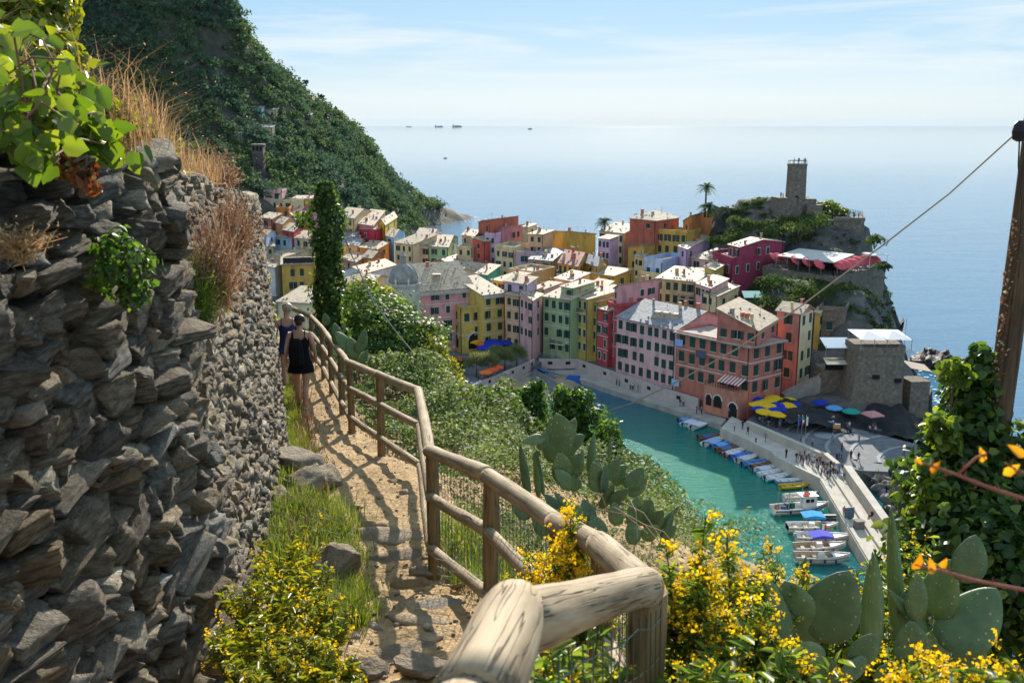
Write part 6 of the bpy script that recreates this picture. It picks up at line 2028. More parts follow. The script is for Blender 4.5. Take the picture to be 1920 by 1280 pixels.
# ---- harbour square on the left: willows, big parasols, orange parasols
WILLOW = leafmat('tamarisk_leaves', [(0, (0.10, 0.12, 0.045)), (1, (0.22, 0.24, 0.10))], .35)
rgw_ = np.random.default_rng(51)
for px, py, lab in ((893, 705, 'left front feathery tamarisk tree on the square'), (915, 703, 'second feathery tamarisk from the left on the square'), (930, 690, 'tamarisk at the back by the blue parasols'), (946, 695, 'tamarisk in the middle of the right pair'), (968, 688, 'rightmost round tamarisk on the square')):
 p = PZ(px, py, 3.0); h = 5.6
 e = empty('tamarisk_tree', (p.x, p.y, 2.9), 0, lab, 'tree')
 t = MB(); t.tube([(0, 0, -.3), (.1, 0, 1.4), (.05, 0, 2.8)], [.22, .16, .08], 7); t.build('trunk', BARK, e, True)
 n = 1500; d = dirs(n, rgw_); d[:, 2] = np.abs(d[:, 2]) * 1.0 - .25; rad = 2.55 * rgw_.uniform(.3, 1, n) ** .5
 Cn = d * rad[:, None] * np.array([1, 1, 1.15]) + np.array([0, 0, 3.1])
 u = d + np.array([0, 0, .5]) ; u /= np.linalg.norm(u, axis=1)[:, None]
 s = rgw_.normal(size=(n, 3)); s -= u * (s * u).sum(1)[:, None]; s /= np.linalg.norm(s, axis=1)[:, None]
 Vq = np.stack([Cn - u * .5 - s * .035, Cn - u * .5 + s * .035, Cn + u * .45 + s * .02, Cn + u * .45 - s * .02], 1).reshape(-1, 3)
 link('crown', np_mesh('crown', Vq, np.arange(4 * n, dtype=np.int32).reshape(n, 4)), WILLOW, e)
p = PZ(862, 700, 3.0); bush((p.x, p.y, 4.4), 3.4, 'dark oleander hedge at the left of the square', 900, .32, GARD, rgw_, .6)
OR, RD = (0.62, 0.14, 0.03), (0.55, 0.05, 0.05)
for px, py, r, c, lab in ((925, 655, 3.2, NB, 'huge royal blue parasol in front of the yellow arcaded house'), (938, 646, 2.6, RD, 'red parasol behind the royal blue one'), (910, 664, 2.2, NB, 'blue parasol left of the huge one'), (948, 654, 2.2, NB, 'blue parasol at the right end of the group'), (902, 656, 1.6, OR, 'orange parasol left of the blue group'), (893, 652, 1.7, YE, 'yellow parasol under the arcade'), (951, 649, 1.8, OR, 'orange-red parasol right of the blue group'), (945, 646, 1.4, YE, 'yellow parasol peeping over the red ones')):
 p = PZ(px, py + 8, 3.0); parasol((p.x, p.y, 2.95), c, lab, None, r, 2.6)
for px, py, lab in ((911, 716, 'orange parasol on the square terrace, left of the row of three'), (922, 711, 'orange parasol on the square terrace, middle of the row of three'), (932, 706, 'orange parasol on the square terrace, right of the row of three'), (858, 690, 'orange-red parasol half hidden behind the shrubs'), (842, 690, 'orange parasol at the left edge of the square')):
 p = PZ(px, py, 3.0); parasol((p.x, p.y, 2.9), OR if px < 915 else (0.6, 0.09, 0.03), lab, None, 1.5, 2.2)
for px, py in ((885, 724), (893, 722), (900, 720), (940, 712), (880, 730), (950, 706), (1020, 668), (1030, 669), (1040, 670), (1026, 664), (1046, 672), (905, 668), (918, 670)):
 p = PZ(px, py, 2.9); cafe_table((p.x, p.y, 2.93), 'white cafe table on the harbour square above the beach', 'tables on the harbour square', px)
for px, py in ((888, 722), (897, 718), (905, 716), (915, 712), (925, 709), (1036, 668), (1024, 667)):
 p = PZ(px, py, 2.9); person(p, z=2.93, label='guest at the cafe tables on the harbour square', group='guests on the harbour square')
# ================================================================== OUR HILLSIDE AND PATH
RAIL_PX = [(533, 572, 25.0), (581, 592, 22.5), (601, 612, 20.1), (616, 632, 18.2), (635, 658, 16.2), (652, 679, 14.6), (708, 702, 12.6), (785, 733, 10.6), (805, 845, 7.8), (915, 890, 6.2), (1043, 982, 4.6), (1125, 1022, 3.75), (1206, 1098, 2.75), (962, 1168, 1.5), (885, 1330, 1.08)]
RAIL = [P(*a) for a in RAIL_PX]
RAIL.append(Vector((-0.14, 0.3, 55.50)))
_ry = np.array([p.y for p in RAIL][::-1]); _rx = np.array([p.x for p in RAIL][::-1]); _rz = np.array([p.z for p in RAIL][::-1]) - 1.1
def rail_x(y): return np.interp(y, _ry, _rx)
def path_z(y): return np.interp(y, np.r_[-6, _ry, 32], np.r_[55.6, _rz, 50.1])
WY = [-3, 1.5, 2.5, 4.5, 5.2, 6, 12, 17, 25, 28]
WX = [-1.75, -1.62, -1.56, -1.43, -1.64, -1.88, -2.95, -4.15, -6.2, -7.0]
def wall_x(y): return np.interp(y, WY, WX)
def wall_top(y): return np.interp(y, [-3, 0, 4, 6, 12, 25, 28], [56.1, 56.0, 55.92, 55.75, 55.15, 54.2, 54.0])
BATTER = .075
def hillside_z(x, y):
 x = np.asarray(x, float); y = np.asarray(y, float)
 s = x - rail_x(np.clip(y, 0.25, 25))
 zp_ = path_z(y)
 right = np.clip(s - .15, 0, None)
 drop_ = .27 * right + .55 * np.clip(right - 4.0, 0, None) + .2 * np.clip(right - 3.0, 0, None) * np.clip((8 - y) / 6, 0, 1)
 z = zp_ - drop_
 z = z - .62 * np.clip(y - 26.5, 0, None)
 left = np.clip(wall_x(np.clip(y, -3, 28)) - x, 0, None)
 z = np.where((left > .62) & (y < 29), np.maximum(z, wall_top(y) - .12 + .5 * np.clip(left - .7, 0, 6)), z)
 onpath = (s < .1) & (left <= 0)
 q = np.c_[x.ravel(), y.ravel(), np.zeros(x.size)]
 n = fbm(q * 1.7, 4, 2).reshape(x.shape)
 z = z + np.where(onpath, .035, .12) * n + np.where(onpath, .02 * fbm(q * 7, 2, 8).reshape(x.shape), 0)
 # worn steps across the path near the viewer
 for ys, hs in ((6.95, .10), (5.6, .07), (4.7, .09), (3.9, .08)):
  yy = y - .12 * (x - rail_x(np.clip(y, .25, 25)))
  z = z + np.where(onpath, hs * .5 * np.tanh((ys - yy) * 28) * np.exp(-np.abs(yy - ys) * 1.5), 0)
 return np.maximum(z, -3)
def fine_axis(segs):
 out = []
 for a, b, st in segs:
  out += list(np.arange(a, b, st))
 return np.array(out + [segs[-1][1]])
ax = fine_axis([(-30, -9, 1.5), (-9, -1.6, .16), (-1.6, 1.2, .05), (1.2, 8, .2), (8, 60, 2.0)])
ay = fine_axis([(-4, .8, .3), (.8, 9, .05), (9, 30, .14), (30, 120, 2.5)])
X, Y = np.meshgrid(ax, ay)
Z = hillside_z(X, Y)
def pathmat():
 m, nt, b = nodes_of('path_earth')
 n = _noise(nt, 1.6, 8, .68)
 n2 = _noise(nt, 13, 5, .7)
 r = _ramp(nt, n.outputs[0], [(.30, (0.30, 0.195, 0.10)), (.5, (0.50, 0.345, 0.18)), (.72, (0.63, 0.465, 0.27))])
 r2 = _ramp(nt, n2.outputs[0], [(.35, (.55, .53, .5)), (.6, (1, 1, 1)), (.72, (1.25, 1.22, 1.18))])
 x = nt.nodes.new('ShaderNodeMixRGB'); x.blend_type = 'MULTIPLY'; x.inputs[0].default_value = .85
 nt.links.new(r.outputs[0], x.inputs[1]); nt.links.new(r2.outputs[0], x.inputs[2])
 nt.links.new(x.outputs[0], b.inputs['Base Color'])
 b.inputs['Roughness'].default_value = .95; b.inputs['Specular IOR Level'].default_value = .15
 v = nt.nodes.new('ShaderNodeTexVoronoi'); v.inputs['Scale'].default_value = 22
 t = nt.nodes.new('ShaderNodeTexCoord'); nt.links.new(t.outputs['Object'], v.inputs['Vector'])
 a = nt.nodes.new('ShaderNodeMath'); a.operation = 'MULTIPLY_ADD'; a.inputs[1].default_value = -.35
 nt.links.new(v.outputs['Distance'], a.inputs[0]); nt.links.new(n2.outputs[0], a.inputs[2])
 _bump(nt, b, a.outputs[0], .9, .035)
 return m
o = link('hillside_path', smooth(grid_mesh('hillside_path', X, Y, Z)), pathmat())
tag(o, kind='structure')
PATH = o
def gz1(x, y): return float(hillside_z(np.array([x]), np.array([y]))[0])
def on_ground(px, py, lo=.8, hi=60):
 """spot of the hillside seen at a photo pixel"""
 d = sight(px, py)
 ys = np.geomspace(lo, hi, 260)
 xs = ys / d.y * d.x; zs_ = HCAM + ys / d.y * d.z
 h = hillside_z(xs, ys)
 k = np.argmax(zs_ < h)
 return Vector((xs[k], ys[k], h[k])) if zs_[k] < h[k] else P(px, py, hi)

# ================================================================== DRY STONE WALL
WALLSTONE = stonemat('wall_schist', [(.28, (0.055, 0.048, 0.04)), (.42, (0.20, 0.175, 0.138)), (.56, (0.36, 0.325, 0.26)), (.72, (0.60, 0.56, 0.48))], scale=3.2, bump=1.0, bdist=.16, fine=17.0, vscale=(1, 1, 2.2))
def drywall():
 rg = np.random.default_rng(61)
 e = empty('dry_stone_wall', (-1.4, 4, 53.5), 0, 'tall dry stone wall of rough schist beside the path', 'wall')
 org = np.array(e.location)
 tmpl = [block(200 + k, 6, .2, 6) for k in range(16)]
 mid = [block(300 + k, 4, .2, 5) for k in range(10)]
 low = [block(400 + k, 1, .2, 3, 0) for k in range(8)]
 meshes = []
 for V, F in tmpl:
  me = np_mesh('stone', V, F); me.materials.append(WALLSTONE); meshes.append(me)
 S = []          # stones: y, z, w, h
 y = 1.0
 # columns of varying length, each stacked from the ground up
 for (y0, y1, wmin, wmax, hmin, hmax) in ((1.3, 4.6, .07, .30, .035, .13), (4.6, 7.5, .07, .24, .035, .10), (7.5, 12.5, .08, .26, .035, .09), (12.5, 28, .14, .4, .06, .13)):
  zlo = 50.0
  z = 52.6 if y0 < 3 else 50.2
  while z < 56.1:
   h = rg.uniform(hmin, hmax)
   yy = y0 + rg.uniform(-.1, .1)
   while yy < y1:
    w = rg.uniform(wmin, wmax) * (1.35 if rg.random() < .12 else 1)
    hh = h * rg.uniform(.75, 1.3) * (1.5 if rg.random() < .10 else 1)
    zc = z + rg.uniform(-.25, .25) * h
    yc = yy + w / 2
    g = float(path_z(yc))
    if zc > g - .12 and zc < wall_top(yc) + .02 * rg.normal():
     S.append((yc, zc, w, hh))
    yy += w * rg.uniform(.82, .98)
   z += h * .84
 S = np.array(S)
 # apparent size in the picture, the largest become stones of their own
 app = np.array([(s[2] * s[3]) / max(s[0], .9) ** 2 if s[0] > 2.6 else 0 for s in S])
 order = np.argsort(-app)
 own = set(order[:298].tolist())
 parts = []
 for i, (yc, zc, w, h) in enumerate(S):
  dx = float(wall_x(yc + .3) - wall_x(yc - .3)) / .6
  ang = math.atan2(1.0, dx)
  fk_ = 1.0 if yc < 5 else .25
  g = float(path_z(yc))
  x = float(wall_x(yc)) - BATTER * (zc - g) + rg.normal() * (.034 if yc < 4.6 else .007)
  dep = rg.uniform(.16, .30)
  M = Matrix.Rotation(ang, 3, 'Z') @ Matrix.Rotation(rg.normal() * .2 * fk_ - .08, 3, 'Y') @ Matrix.Rotation(rg.normal() * .2 * fk_, 3, 'X') @ Matrix.Rotation(rg.normal() * .3 * fk_, 3, 'Z')
  sc = (w * 1.06, dep, h * 1.06)
  flip = Matrix.Diagonal((1 if rg.random() < .5 else -1, 1, 1))
  if i in own:
   o = link('stone', meshes[int(rg.integers(0, 16))], None, e)
   M4 = (M @ Matrix.Diagonal(sc)).to_4x4()
   M4.translation = Vector((x - org[0], yc - org[1], zc - org[2]))
   o.matrix_local = M4
  else:
   T = mid if yc < 7 else low
   V, F = T[int(rg.integers(0, len(T)))]
   A = np.array(M @ Matrix.Diagonal(sc))
   parts.append((V @ A.T + np.array([x - org[0], yc - org[1], zc - org[2]]), F))
 V, F = merge(parts)
 o = link('smaller_stones', np_mesh('smaller_stones', V, F), WALLSTONE, e); o['kind'] = 'stuff'
 # dark earth core behind the faces
 ys = np.arange(-2.5, 28.6, .4); rows = []
 for yy in ys:
  g = float(path_z(yy)); t = float(wall_top(yy))
  rows.append([(float(wall_x(yy)) - .09 - BATTER * (z - g), yy, z) for z in np.linspace(g - .4, t - .04, 5)] + [(float(wall_x(yy)) - .75 - BATTER * (t - g), yy, t - .06)])
 A = np.array(rows) - org
 n, m = A.shape[:2]
 idx = np.arange(n * m).reshape(n, m)
 F = np.stack([idx[:-1, :-1], idx[1:, :-1], idx[1:, 1:], idx[:-1, 1:]], -1).reshape(-1, 4)
 link('earth_core', np_mesh('earth_core', A.reshape(-1, 3), F), mat('dark_earth', (0.045, 0.036, 0.026), rough=1, var=.5, scale=4, bump=.5), e)
 return S
drywall()

# ---- outcrop and loose rocks beside the path
OUT = stonemat('outcrop_schist', [(.3, (0.15, 0.125, 0.09)), (.5, (0.34, 0.285, 0.21)), (.7, (0.54, 0.47, 0.37))], scale=3.0, bump=1, bdist=.12, fine=11, vscale=(1, 1, 2.8))
def rock_at(px, py, wpx, hpx, depth, label, seed, name='rock', sink=.25, rz=0.0, tilt=0.0):
 p = on_ground(px, py)
 k = p.y / FPX * 1.03
 w, h = wpx * k, hpx * k
 V, F = rock(seed, 4, 13, (w, depth, h * 1.3), .10, 2.6)
 V = V + np.array([0, 0, .03 * h]) * fbm(V * np.array([6, 6, 30.]) / max(w, .2), 3, seed)[:, None]
 o = link(name, np_mesh(name, V, F), OUT)
 o.location = (p.x, p.y + depth * .3, p.z + h * (.5 - sink)); o.rotation_euler = (tilt, 0, rz)
 tag(o, label, 'rock')
rock_at(545, 905, 125, 62, .8, 'layered rock outcrop where the wall base meets the path', 1, 'rock_outcrop')
rock_at(560, 935, 95, 55, .6, 'lower ledge of the rock outcrop beside the wall', 2, 'rock_outcrop')
rock_at(512, 962, 52, 45, .5, 'grey rock at the foot of the wall below the outcrop', 3)
rock_at(608, 925, 62, 40, .5, 'tan broken rock at the path side of the outcrop', 4)
rock_at(612, 1118, 120, 92, .45, 'squarish grey-brown rock beside the yellow flowers', 6)
rock_at(690, 1276, 85, 32, .2, 'rounded brown stone at the bottom of the path', 7)
rock_at(790, 1278, 120, 36, .25, 'pale sunlit stone at the bottom of the path by the rail', 8)
# flat stones set into the path (its own pieces)
rgs = np.random.default_rng(71)
STEP = stonemat('path_slab', [(.3, (0.22, 0.175, 0.12)), (.5, (0.36, 0.30, 0.215)), (.7, (0.50, 0.43, 0.33))], scale=4, bump=.9, bdist=.06, fine=16)
for px, py, wpx, hpx, seed in ((735, 1015, 150, 22, 1), (735, 1052, 150, 26, 2), (770, 1100, 80, 40, 3), (800, 1090, 70, 40, 4), (815, 1142, 130, 22, 5), (790, 1165, 150, 24, 6), (700, 990, 70, 18, 7), (665, 1000, 40, 18, 8), (760, 1235, 150, 20, 9), (860, 1105, 40, 18, 10), (720, 1130, 60, 18, 11), (665, 955, 36, 12, 12), (740, 905, 30, 12, 13), (760, 930, 28, 12, 14), (650, 1010, 36, 16, 15), (700, 1180, 60, 22, 16), (650, 1200, 60, 22, 17), (800, 1200, 70, 18, 18)):
 p = on_ground(px, py); k = p.y / FPX * 1.03
 V, F = rock(600 + seed, 3, 10, (wpx * k, min(.38, wpx * k * .55), max(.06, hpx * k * 1.0)), .05)
 o = link('path_stone', np_mesh('path_stone', V, F), STEP, PATH)
 o.location = (p.x, p.y, p.z - .0); o.rotation_euler = (rgs.normal() * .06, rgs.normal() * .06, rgs.normal() * .25)
def pebbles():
 parts = []
 T = [rock(700 + k, 1, 6, (1, .8, .5), .05) for k in range(6)]
 n = 0
 while n < 1500:
  y = rgs.uniform(1.6, 20) if rgs.random() < .5 else rgs.uniform(3, 9)
  u = rgs.beta(.7, .7)
  x = wall_x(y) + .05 + u * (rail_x(y) + .25 - wall_x(y))
  s = rgs.uniform(.012, .05) * (1.6 if rgs.random() < .06 else 1)
  V, F = T[n % 6]
  a = rgs.uniform(0, 6.28); c, sn = math.cos(a), math.sin(a)
  parts.append((V @ np.array([[c, sn, 0], [-sn, c, 0], [0, 0, 1]]) * s + np.array([x, y, gz1(x, y) + s * .12]), F)); n += 1
 V, F = merge(parts)
 o = link('loose_gravel', np_mesh('loose_gravel', V, F), STEP, PATH); o['kind'] = 'stuff'
pebbles()

# ================================================================== WOODEN FENCE
def woodmat(name, c1, c2, c3):
 m, nt, b = nodes_of(name)
 n = _noise(nt, 3.0, 7, .62, 'Generated' if False else 'Object', (9, 9, .7))
 n2 = _noise(nt, 2.0, 3, .5)
 r = _ramp(nt, n.outputs[0], [(.30, c3), (.45, c2), (.62, c1)])
 r2 = _ramp(nt, n2.outputs[0], [(.35, (.72, .70, .68)), (.65, (1.08, 1.05, 1.0))])
 x = nt.nodes.new('ShaderNodeMixRGB'); x.blend_type = 'MULTIPLY'; x.inputs[0].default_value = 1
 nt.links.new(r.outputs[0], x.inputs[1]); nt.links.new(r2.outputs[0], x.inputs[2])
 # drying cracks along the grain
 w = _noise(nt, 1.3, 2, .5, 'Object', (34, 34, .30))
 cr = _ramp(nt, w.outputs[0], [(.488, (1, 1, 1)), (.5, (.18, .15, .12)), (.512, (1, 1, 1))])
 x2 = nt.nodes.new('ShaderNodeMixRGB'); x2.blend_type = 'MULTIPLY'; x2.inputs[0].default_value = .9
 nt.links.new(x.outputs[0], x2.inputs[1]); nt.links.new(cr.outputs[0], x2.inputs[2])
 nt.links.new(x2.outputs[0], b.inputs['Base Color'])
 b.inputs['Roughness'].default_value = .8; b.inputs['Specular IOR Level'].default_value = .25
 a = nt.nodes.new('ShaderNodeMath'); a.operation = 'MULTIPLY_ADD'; a.inputs[1].default_value = .35
 nt.links.new(n.outputs[0], a.inputs[0]); nt.links.new(cr.outputs[0], a.inputs[2])
 _bump(nt, b, a.outputs[0], .8, .008)
 return m
LOG = woodmat('weathered_log', (0.48, 0.385, 0.255), (0.34, 0.26, 0.16), (0.17, 0.12, 0.068))
POSTM = woodmat('weathered_post', (0.36, 0.25, 0.13), (0.25, 0.165, 0.08), (0.12, 0.075, 0.038))
def log(name, a, b, r, m, parent, org, seg=16, seed=0, cutz=None):
 """round log from a to b; its grain runs along its own Z"""
 a, b = Vector(a), Vector(b); d = b - a; L = d.length
 ns = max(4, int(L / .10)); ns = min(ns, 26)
 rg = np.random.default_rng(seed); mb = MB()
 ph = rg.uniform(0, 6, 4)
 vs, fs = [], []
 for i in range(ns + 1):
  t = i / ns
  rr = r * (1 + .035 * math.sin(t * 7 + ph[0]) + .02 * math.sin(t * 17 + ph[1]))
  if i in (0, ns): rr *= .96
  bx_, by_ = .06 * r * math.sin(t * 5 + ph[2]), .06 * r * math.sin(t * 4 + ph[3])
  for k in range(seg):
   an = 2 * math.pi * k / seg
   q = rr * (1 + .018 * math.sin(3 * an + ph[1]))
   vs.append((bx_ + math.cos(an) * q, by_ + math.sin(an) * q, t * L))
 for i in range(ns):
  for k in range(seg):
   k2 = (k + 1) % seg; fs.append((i * seg + k, i * seg + k2, (i + 1) * seg + k2, (i + 1) * seg + k))
 fs.append(tuple(reversed(range(seg)))); fs.append(tuple(range(ns * seg, (ns + 1) * seg)))
 mb.add(vs, fs)
 o = mb.build(name, m, parent)
 me = o.data
 me.polygons.foreach_set('use_smooth', [len(p.vertices) == 4 for p in me.polygons])
 o.location = a - org
 o.rotation_euler = d.to_track_quat('Z', 'Y').to_euler()
 return o
FO = Vector((0.4, 2.75, 53.6))
FE = empty('wooden_fence', FO, 0, 'rustic log fence with three rails and wire mesh zigzagging down the path', 'fence')
rr_ = .052
for k in range(len(RAIL) - 1):
 a, b = RAIL[k], RAIL[k + 1]
 d = (b - a).normalized()
 near = k >= 11
 r = rr_ * (1.0 if k < 8 else 1.06)
 sh = Vector((0, 0, .012 if k == 13 else 0)); log('top_rail', a - d * (.045 if k == 13 else .03) + sh, b + d * .03 + sh, r, LOG, FE, FO, 24 if k > 7 else 12, k)
 if k < 12:
  dn = Vector((0, 0, -.40)); log('middle_rail', a + dn, b + dn, .045, LOG, FE, FO, 12, 40 + k)
  dn = Vector((0, 0, -.86)); log('bottom_rail', a + dn, b + dn, .045, LOG, FE, FO, 12, 80 + k)
for k, p in enumerate(RAIL):
 if k in (7, 13, 14, 15):
  continue
 g = p.z - 1.1
 log('post', (p.x + .02, p.y + .03, g - .4), (p.x + .02, p.y + .03, p.z - .03), .054 if k < 12 else .058, POSTM, FE, FO, 14, 120 + k)
p = P(1140, 1020, 3.7)
WIREM = mat('green_wire', (0.05, 0.095, 0.07), rough=.4, var=.2, metal=.3, spec=.5)
def meshwire():
 m = MB()
 for k in range(len(RAIL) - 3):
  a, b = RAIL[k], RAIL[k + 1]; d = b - a; L = d.length
  back = Vector((d.y, -d.x, 0)).normalized(); back = back if back.x > 0 else -back
  off = back * .06
  r = .0022 if k > 5 else .003
  for h in np.arange(.10, 1.02, .125):
   pts = [a + off + Vector((0, 0, -h)) + d * t + Vector((0, 0, .012 * math.sin(t * 22 + h * 9))) for t in np.linspace(0, 1, 7)]
   m.tube([p - FO for p in pts], r, 4, cap=False)
  step = .14 if k < 8 else .10
  for t in np.arange(.03, 1, step / L):
   q = a + off + d * t; m.tube([q + Vector((0, 0, -.06)) - FO, q + Vector((.008, 0, -.5)) - FO, q + Vector((0, 0, -1.04)) - FO], r * .8, 4, cap=False)
 o = m.build('wire_mesh', WIREM, FE); o['kind'] = 'stuff'
meshwire()
# ================================================================== PLANTS NEAR THE PATH
def blades(Pb, Ht, rg, width=.006, lean=.35, droop=.25):
 """grass blades: two bent strips each"""
 n = len(Pb)
 a = rg.uniform(0, 6.283, n)
 ln = lean * rg.uniform(.2, 1.2, n)
 d = np.c_[np.cos(a), np.sin(a), np.zeros(n)]
 s = np.c_[-np.sin(a), np.cos(a), np.zeros(n)]
 h = Ht * rg.uniform(.5, 1.2, n)
 P0 = Pb
 P1 = Pb + d * (ln * h * .35)[:, None] + np.array([0, 0, 1]) * (h * .6)[:, None]
 P2 = Pb + d * (ln * h * (1 + droop))[:, None] + np.array([0, 0, 1]) * (h * (1 - .25 * ln))[:, None]
 w = (width * rg.uniform(.6, 1.3, n))[:, None]
 V = np.stack([P0 - s * w, P0 + s * w, P1 + s * w * .8, P1 - s * w * .8, P2 + s * w * .15, P2 - s * w * .15], 1)
 i = np.arange(n)[:, None] * 6
 F = np.concatenate([i + np.array([[0, 1, 2, 3]]), i + np.array([[3, 2, 4, 5]])])
 return V.reshape(-1, 3), F.astype(np.int32)
def leaves6(C, N, size, rg, ratio=.8, spread=.5, heart=0.0, fold=.12, T=None):
 """broader leaf with a midrib fold"""
 n = len(C)
 s = (size * rg.uniform(.6, 1.3, n))[:, None]
 nn = N + spread * rg.normal(size=(n, 3)); nn /= np.linalg.norm(nn, axis=1)[:, None] + 1e-9
 t = rg.normal(size=(n, 3)) if T is None else T + .5 * rg.normal(size=(n, 3))
 t -= nn * (t * nn).sum(1)[:, None]; t /= np.linalg.norm(t, axis=1)[:, None] + 1e-9
 b = np.cross(nn, t)
 f = nn * s * fold
 base = C - t * s * .5
 V = np.stack([base, base + t * s * (.22 - heart) + b * s * .46 * ratio + f, base + t * s * .62 + b * s * .36 * ratio + f, base + t * s - f * .6,
                  base + t * s * .62 - b * s * .36 * ratio + f, base + t * s * (.22 - heart) - b * s * .46 * ratio + f], 1)
 i = np.arange(n)[:, None] * 6
 F = np.concatenate([i + np.array([[0, 1, 2, 3]]), i + np.array([[0, 3, 4, 5]])])
 return V.reshape(-1, 3), F.astype(np.int32)
def leaves12(C, N, size, rg, spread=.5, fold=.08, T=None):
 """lobed heart-shaped leaf, two folded halves"""
 n = len(C)
 s = (size * rg.uniform(.6, 1.3, n))[:, None]
 nn = N + spread * rg.normal(size=(n, 3)); nn /= np.linalg.norm(nn, axis=1)[:, None] + 1e-9
 t = T + .5 * rg.normal(size=(n, 3)); t -= nn * (t * nn).sum(1)[:, None]; t /= np.linalg.norm(t, axis=1)[:, None] + 1e-9
 b = np.cross(nn, t)
 prof = [(-.10, .16), (.00, .36), (.22, .50), (.42, .46), (.60, .40), (.80, .20)]
 pts = [C * 1.0]
 for sg in (1, -1):
  for u, v in prof:
   pts.append(C + t * s * u + b * s * v * sg * (1 + .12 * rg.normal(size=(n, 1))) + nn * s * fold * (v * 2.2) ** 1.5 * (1 + .5 * rg.normal(size=(n, 1))))
 pts.append(C + t * s - nn * s * fold)
 V = np.stack(pts, 1); i = np.arange(n)[:, None] * 14
 F = np.concatenate([i + np.array([[0, 1, 2, 3, 4, 5, 6, 13]]), i + np.array([[0, 13, 12, 11, 10, 9, 8, 7]])])
 return V.reshape(-1, 3), F.astype(np.int32)
IVY = leafmat('ivy_leaves', [(0, (0.020, 0.050, 0.012)), (.55, (0.045, 0.095, 0.018)), (.85, (0.10, 0.16, 0.03)), (1, (0.19, 0.22, 0.04))], .42, rough=.45, spec=.3)
EVER = leafmat('evergreen_leaves', [(0, (0.028, 0.065, 0.016)), (.6, (0.06, 0.125, 0.022)), (1, (0.13, 0.20, 0.035))], .45, rough=.5, spec=.25)
SAGE = leafmat_patch('pale_shrub_leaves', [(0, (0.07, 0.115, 0.03)), (.5, (0.12, 0.175, 0.05)), (1, (0.23, 0.27, 0.095))], (0.045, 0.085, 0.02), .7, trans=.42, amount=.9)
for n_ in SAGE.node_tree.nodes:
 if n_.type == 'BSDF_PRINCIPLED':
  n_.inputs['Roughness'].default_value = .6; n_.inputs['Specular IOR Level'].default_value = .2
YG = leafmat('yellow_green_leaves', [(0, (0.11, 0.15, 0.02)), (.6, (0.19, 0.22, 0.03)), (1, (0.32, 0.29, 0.04))], .45, rough=.4)
VINE = leafmat('vine_leaves', [(0, (0.04, 0.085, 0.015)), (.4, (0.09, 0.155, 0.02)), (1, (0.19, 0.24, 0.035))], .5, rough=.4, spec=.4)
GRASS = leafmat('grass_blades', [(0, (0.07, 0.125, 0.02)), (.6, (0.14, 0.20, 0.03)), (1, (0.26, 0.25, 0.06))], .4)
STRAW = leafmat('dry_grass', [(0, (0.20, 0.12, 0.055)), (.6, (0.38, 0.26, 0.13)), (1, (0.52, 0.40, 0.22))], .3, rough=.8, spec=.1)
RUST = leafmat('dry_rusty_plant', [(0, (0.13, 0.065, 0.035)), (.5, (0.24, 0.135, 0.07)), (1, (0.46, 0.36, 0.24))], .2, rough=.8, spec=.1)
FLOWER = leafmat('yellow_flowers', [(0, (0.58, 0.34, 0.008)), (.6, (0.76, 0.50, 0.015)), (1, (0.84, 0.62, 0.05))], .35, rough=.6, spec=.1, hue=.503)
HERB = leafmat('herb_leaves', [(0, (0.05, 0.10, 0.02)), (.6, (0.11, 0.18, 0.03)), (1, (0.22, 0.26, 0.05))], .45)

# ---- pale ground-cover shrubs on the slope below the fence
def slope_shrubs():
 rg = np.random.default_rng(81)
 n = 135000
 y = 4.5 + 19 * rg.beta(1.0, 1.25, n)
 s = .35 + 8.5 * rg.beta(1.0, 1.3, n)
 x = rail_x(np.clip(y, .25, 25)) + s
 keep = (x < 1.0 + .14 * y + .35 * rg.normal(size=n)) & ~((y < 4.6) & (x > .9))
 x, y, s = x[keep], y[keep], s[keep]
 q = np.c_[x, y, np.zeros(len(x))]
 hum = np.clip(.42 + .5 * fbm(q / 1.1, 3, 12), .03, 1.1) * np.clip((s - .1) / .9, .1, 1)
 dep = rg.uniform(0, 1, len(x)) ** 2.2
 z = hillside_z(x, y) + hum * (1 - .5 * dep)
 C = np.c_[x, y, z]
 sz = np.where(y < 12, .045, .06) * np.clip(y / 12, .7, 1.6)
 V, F = leaf_cloud(C, np.tile([0.0, -.2, 1.0], (len(C), 1)), sz, rg, .6, spread=.6)
 o = link('slope_shrubs', np_mesh('slope_shrubs', V, F), SAGE); tag(o, 'pale green low shrubs covering the slope below the fence', 'shrubs', kind='stuff')
slope_shrubs()

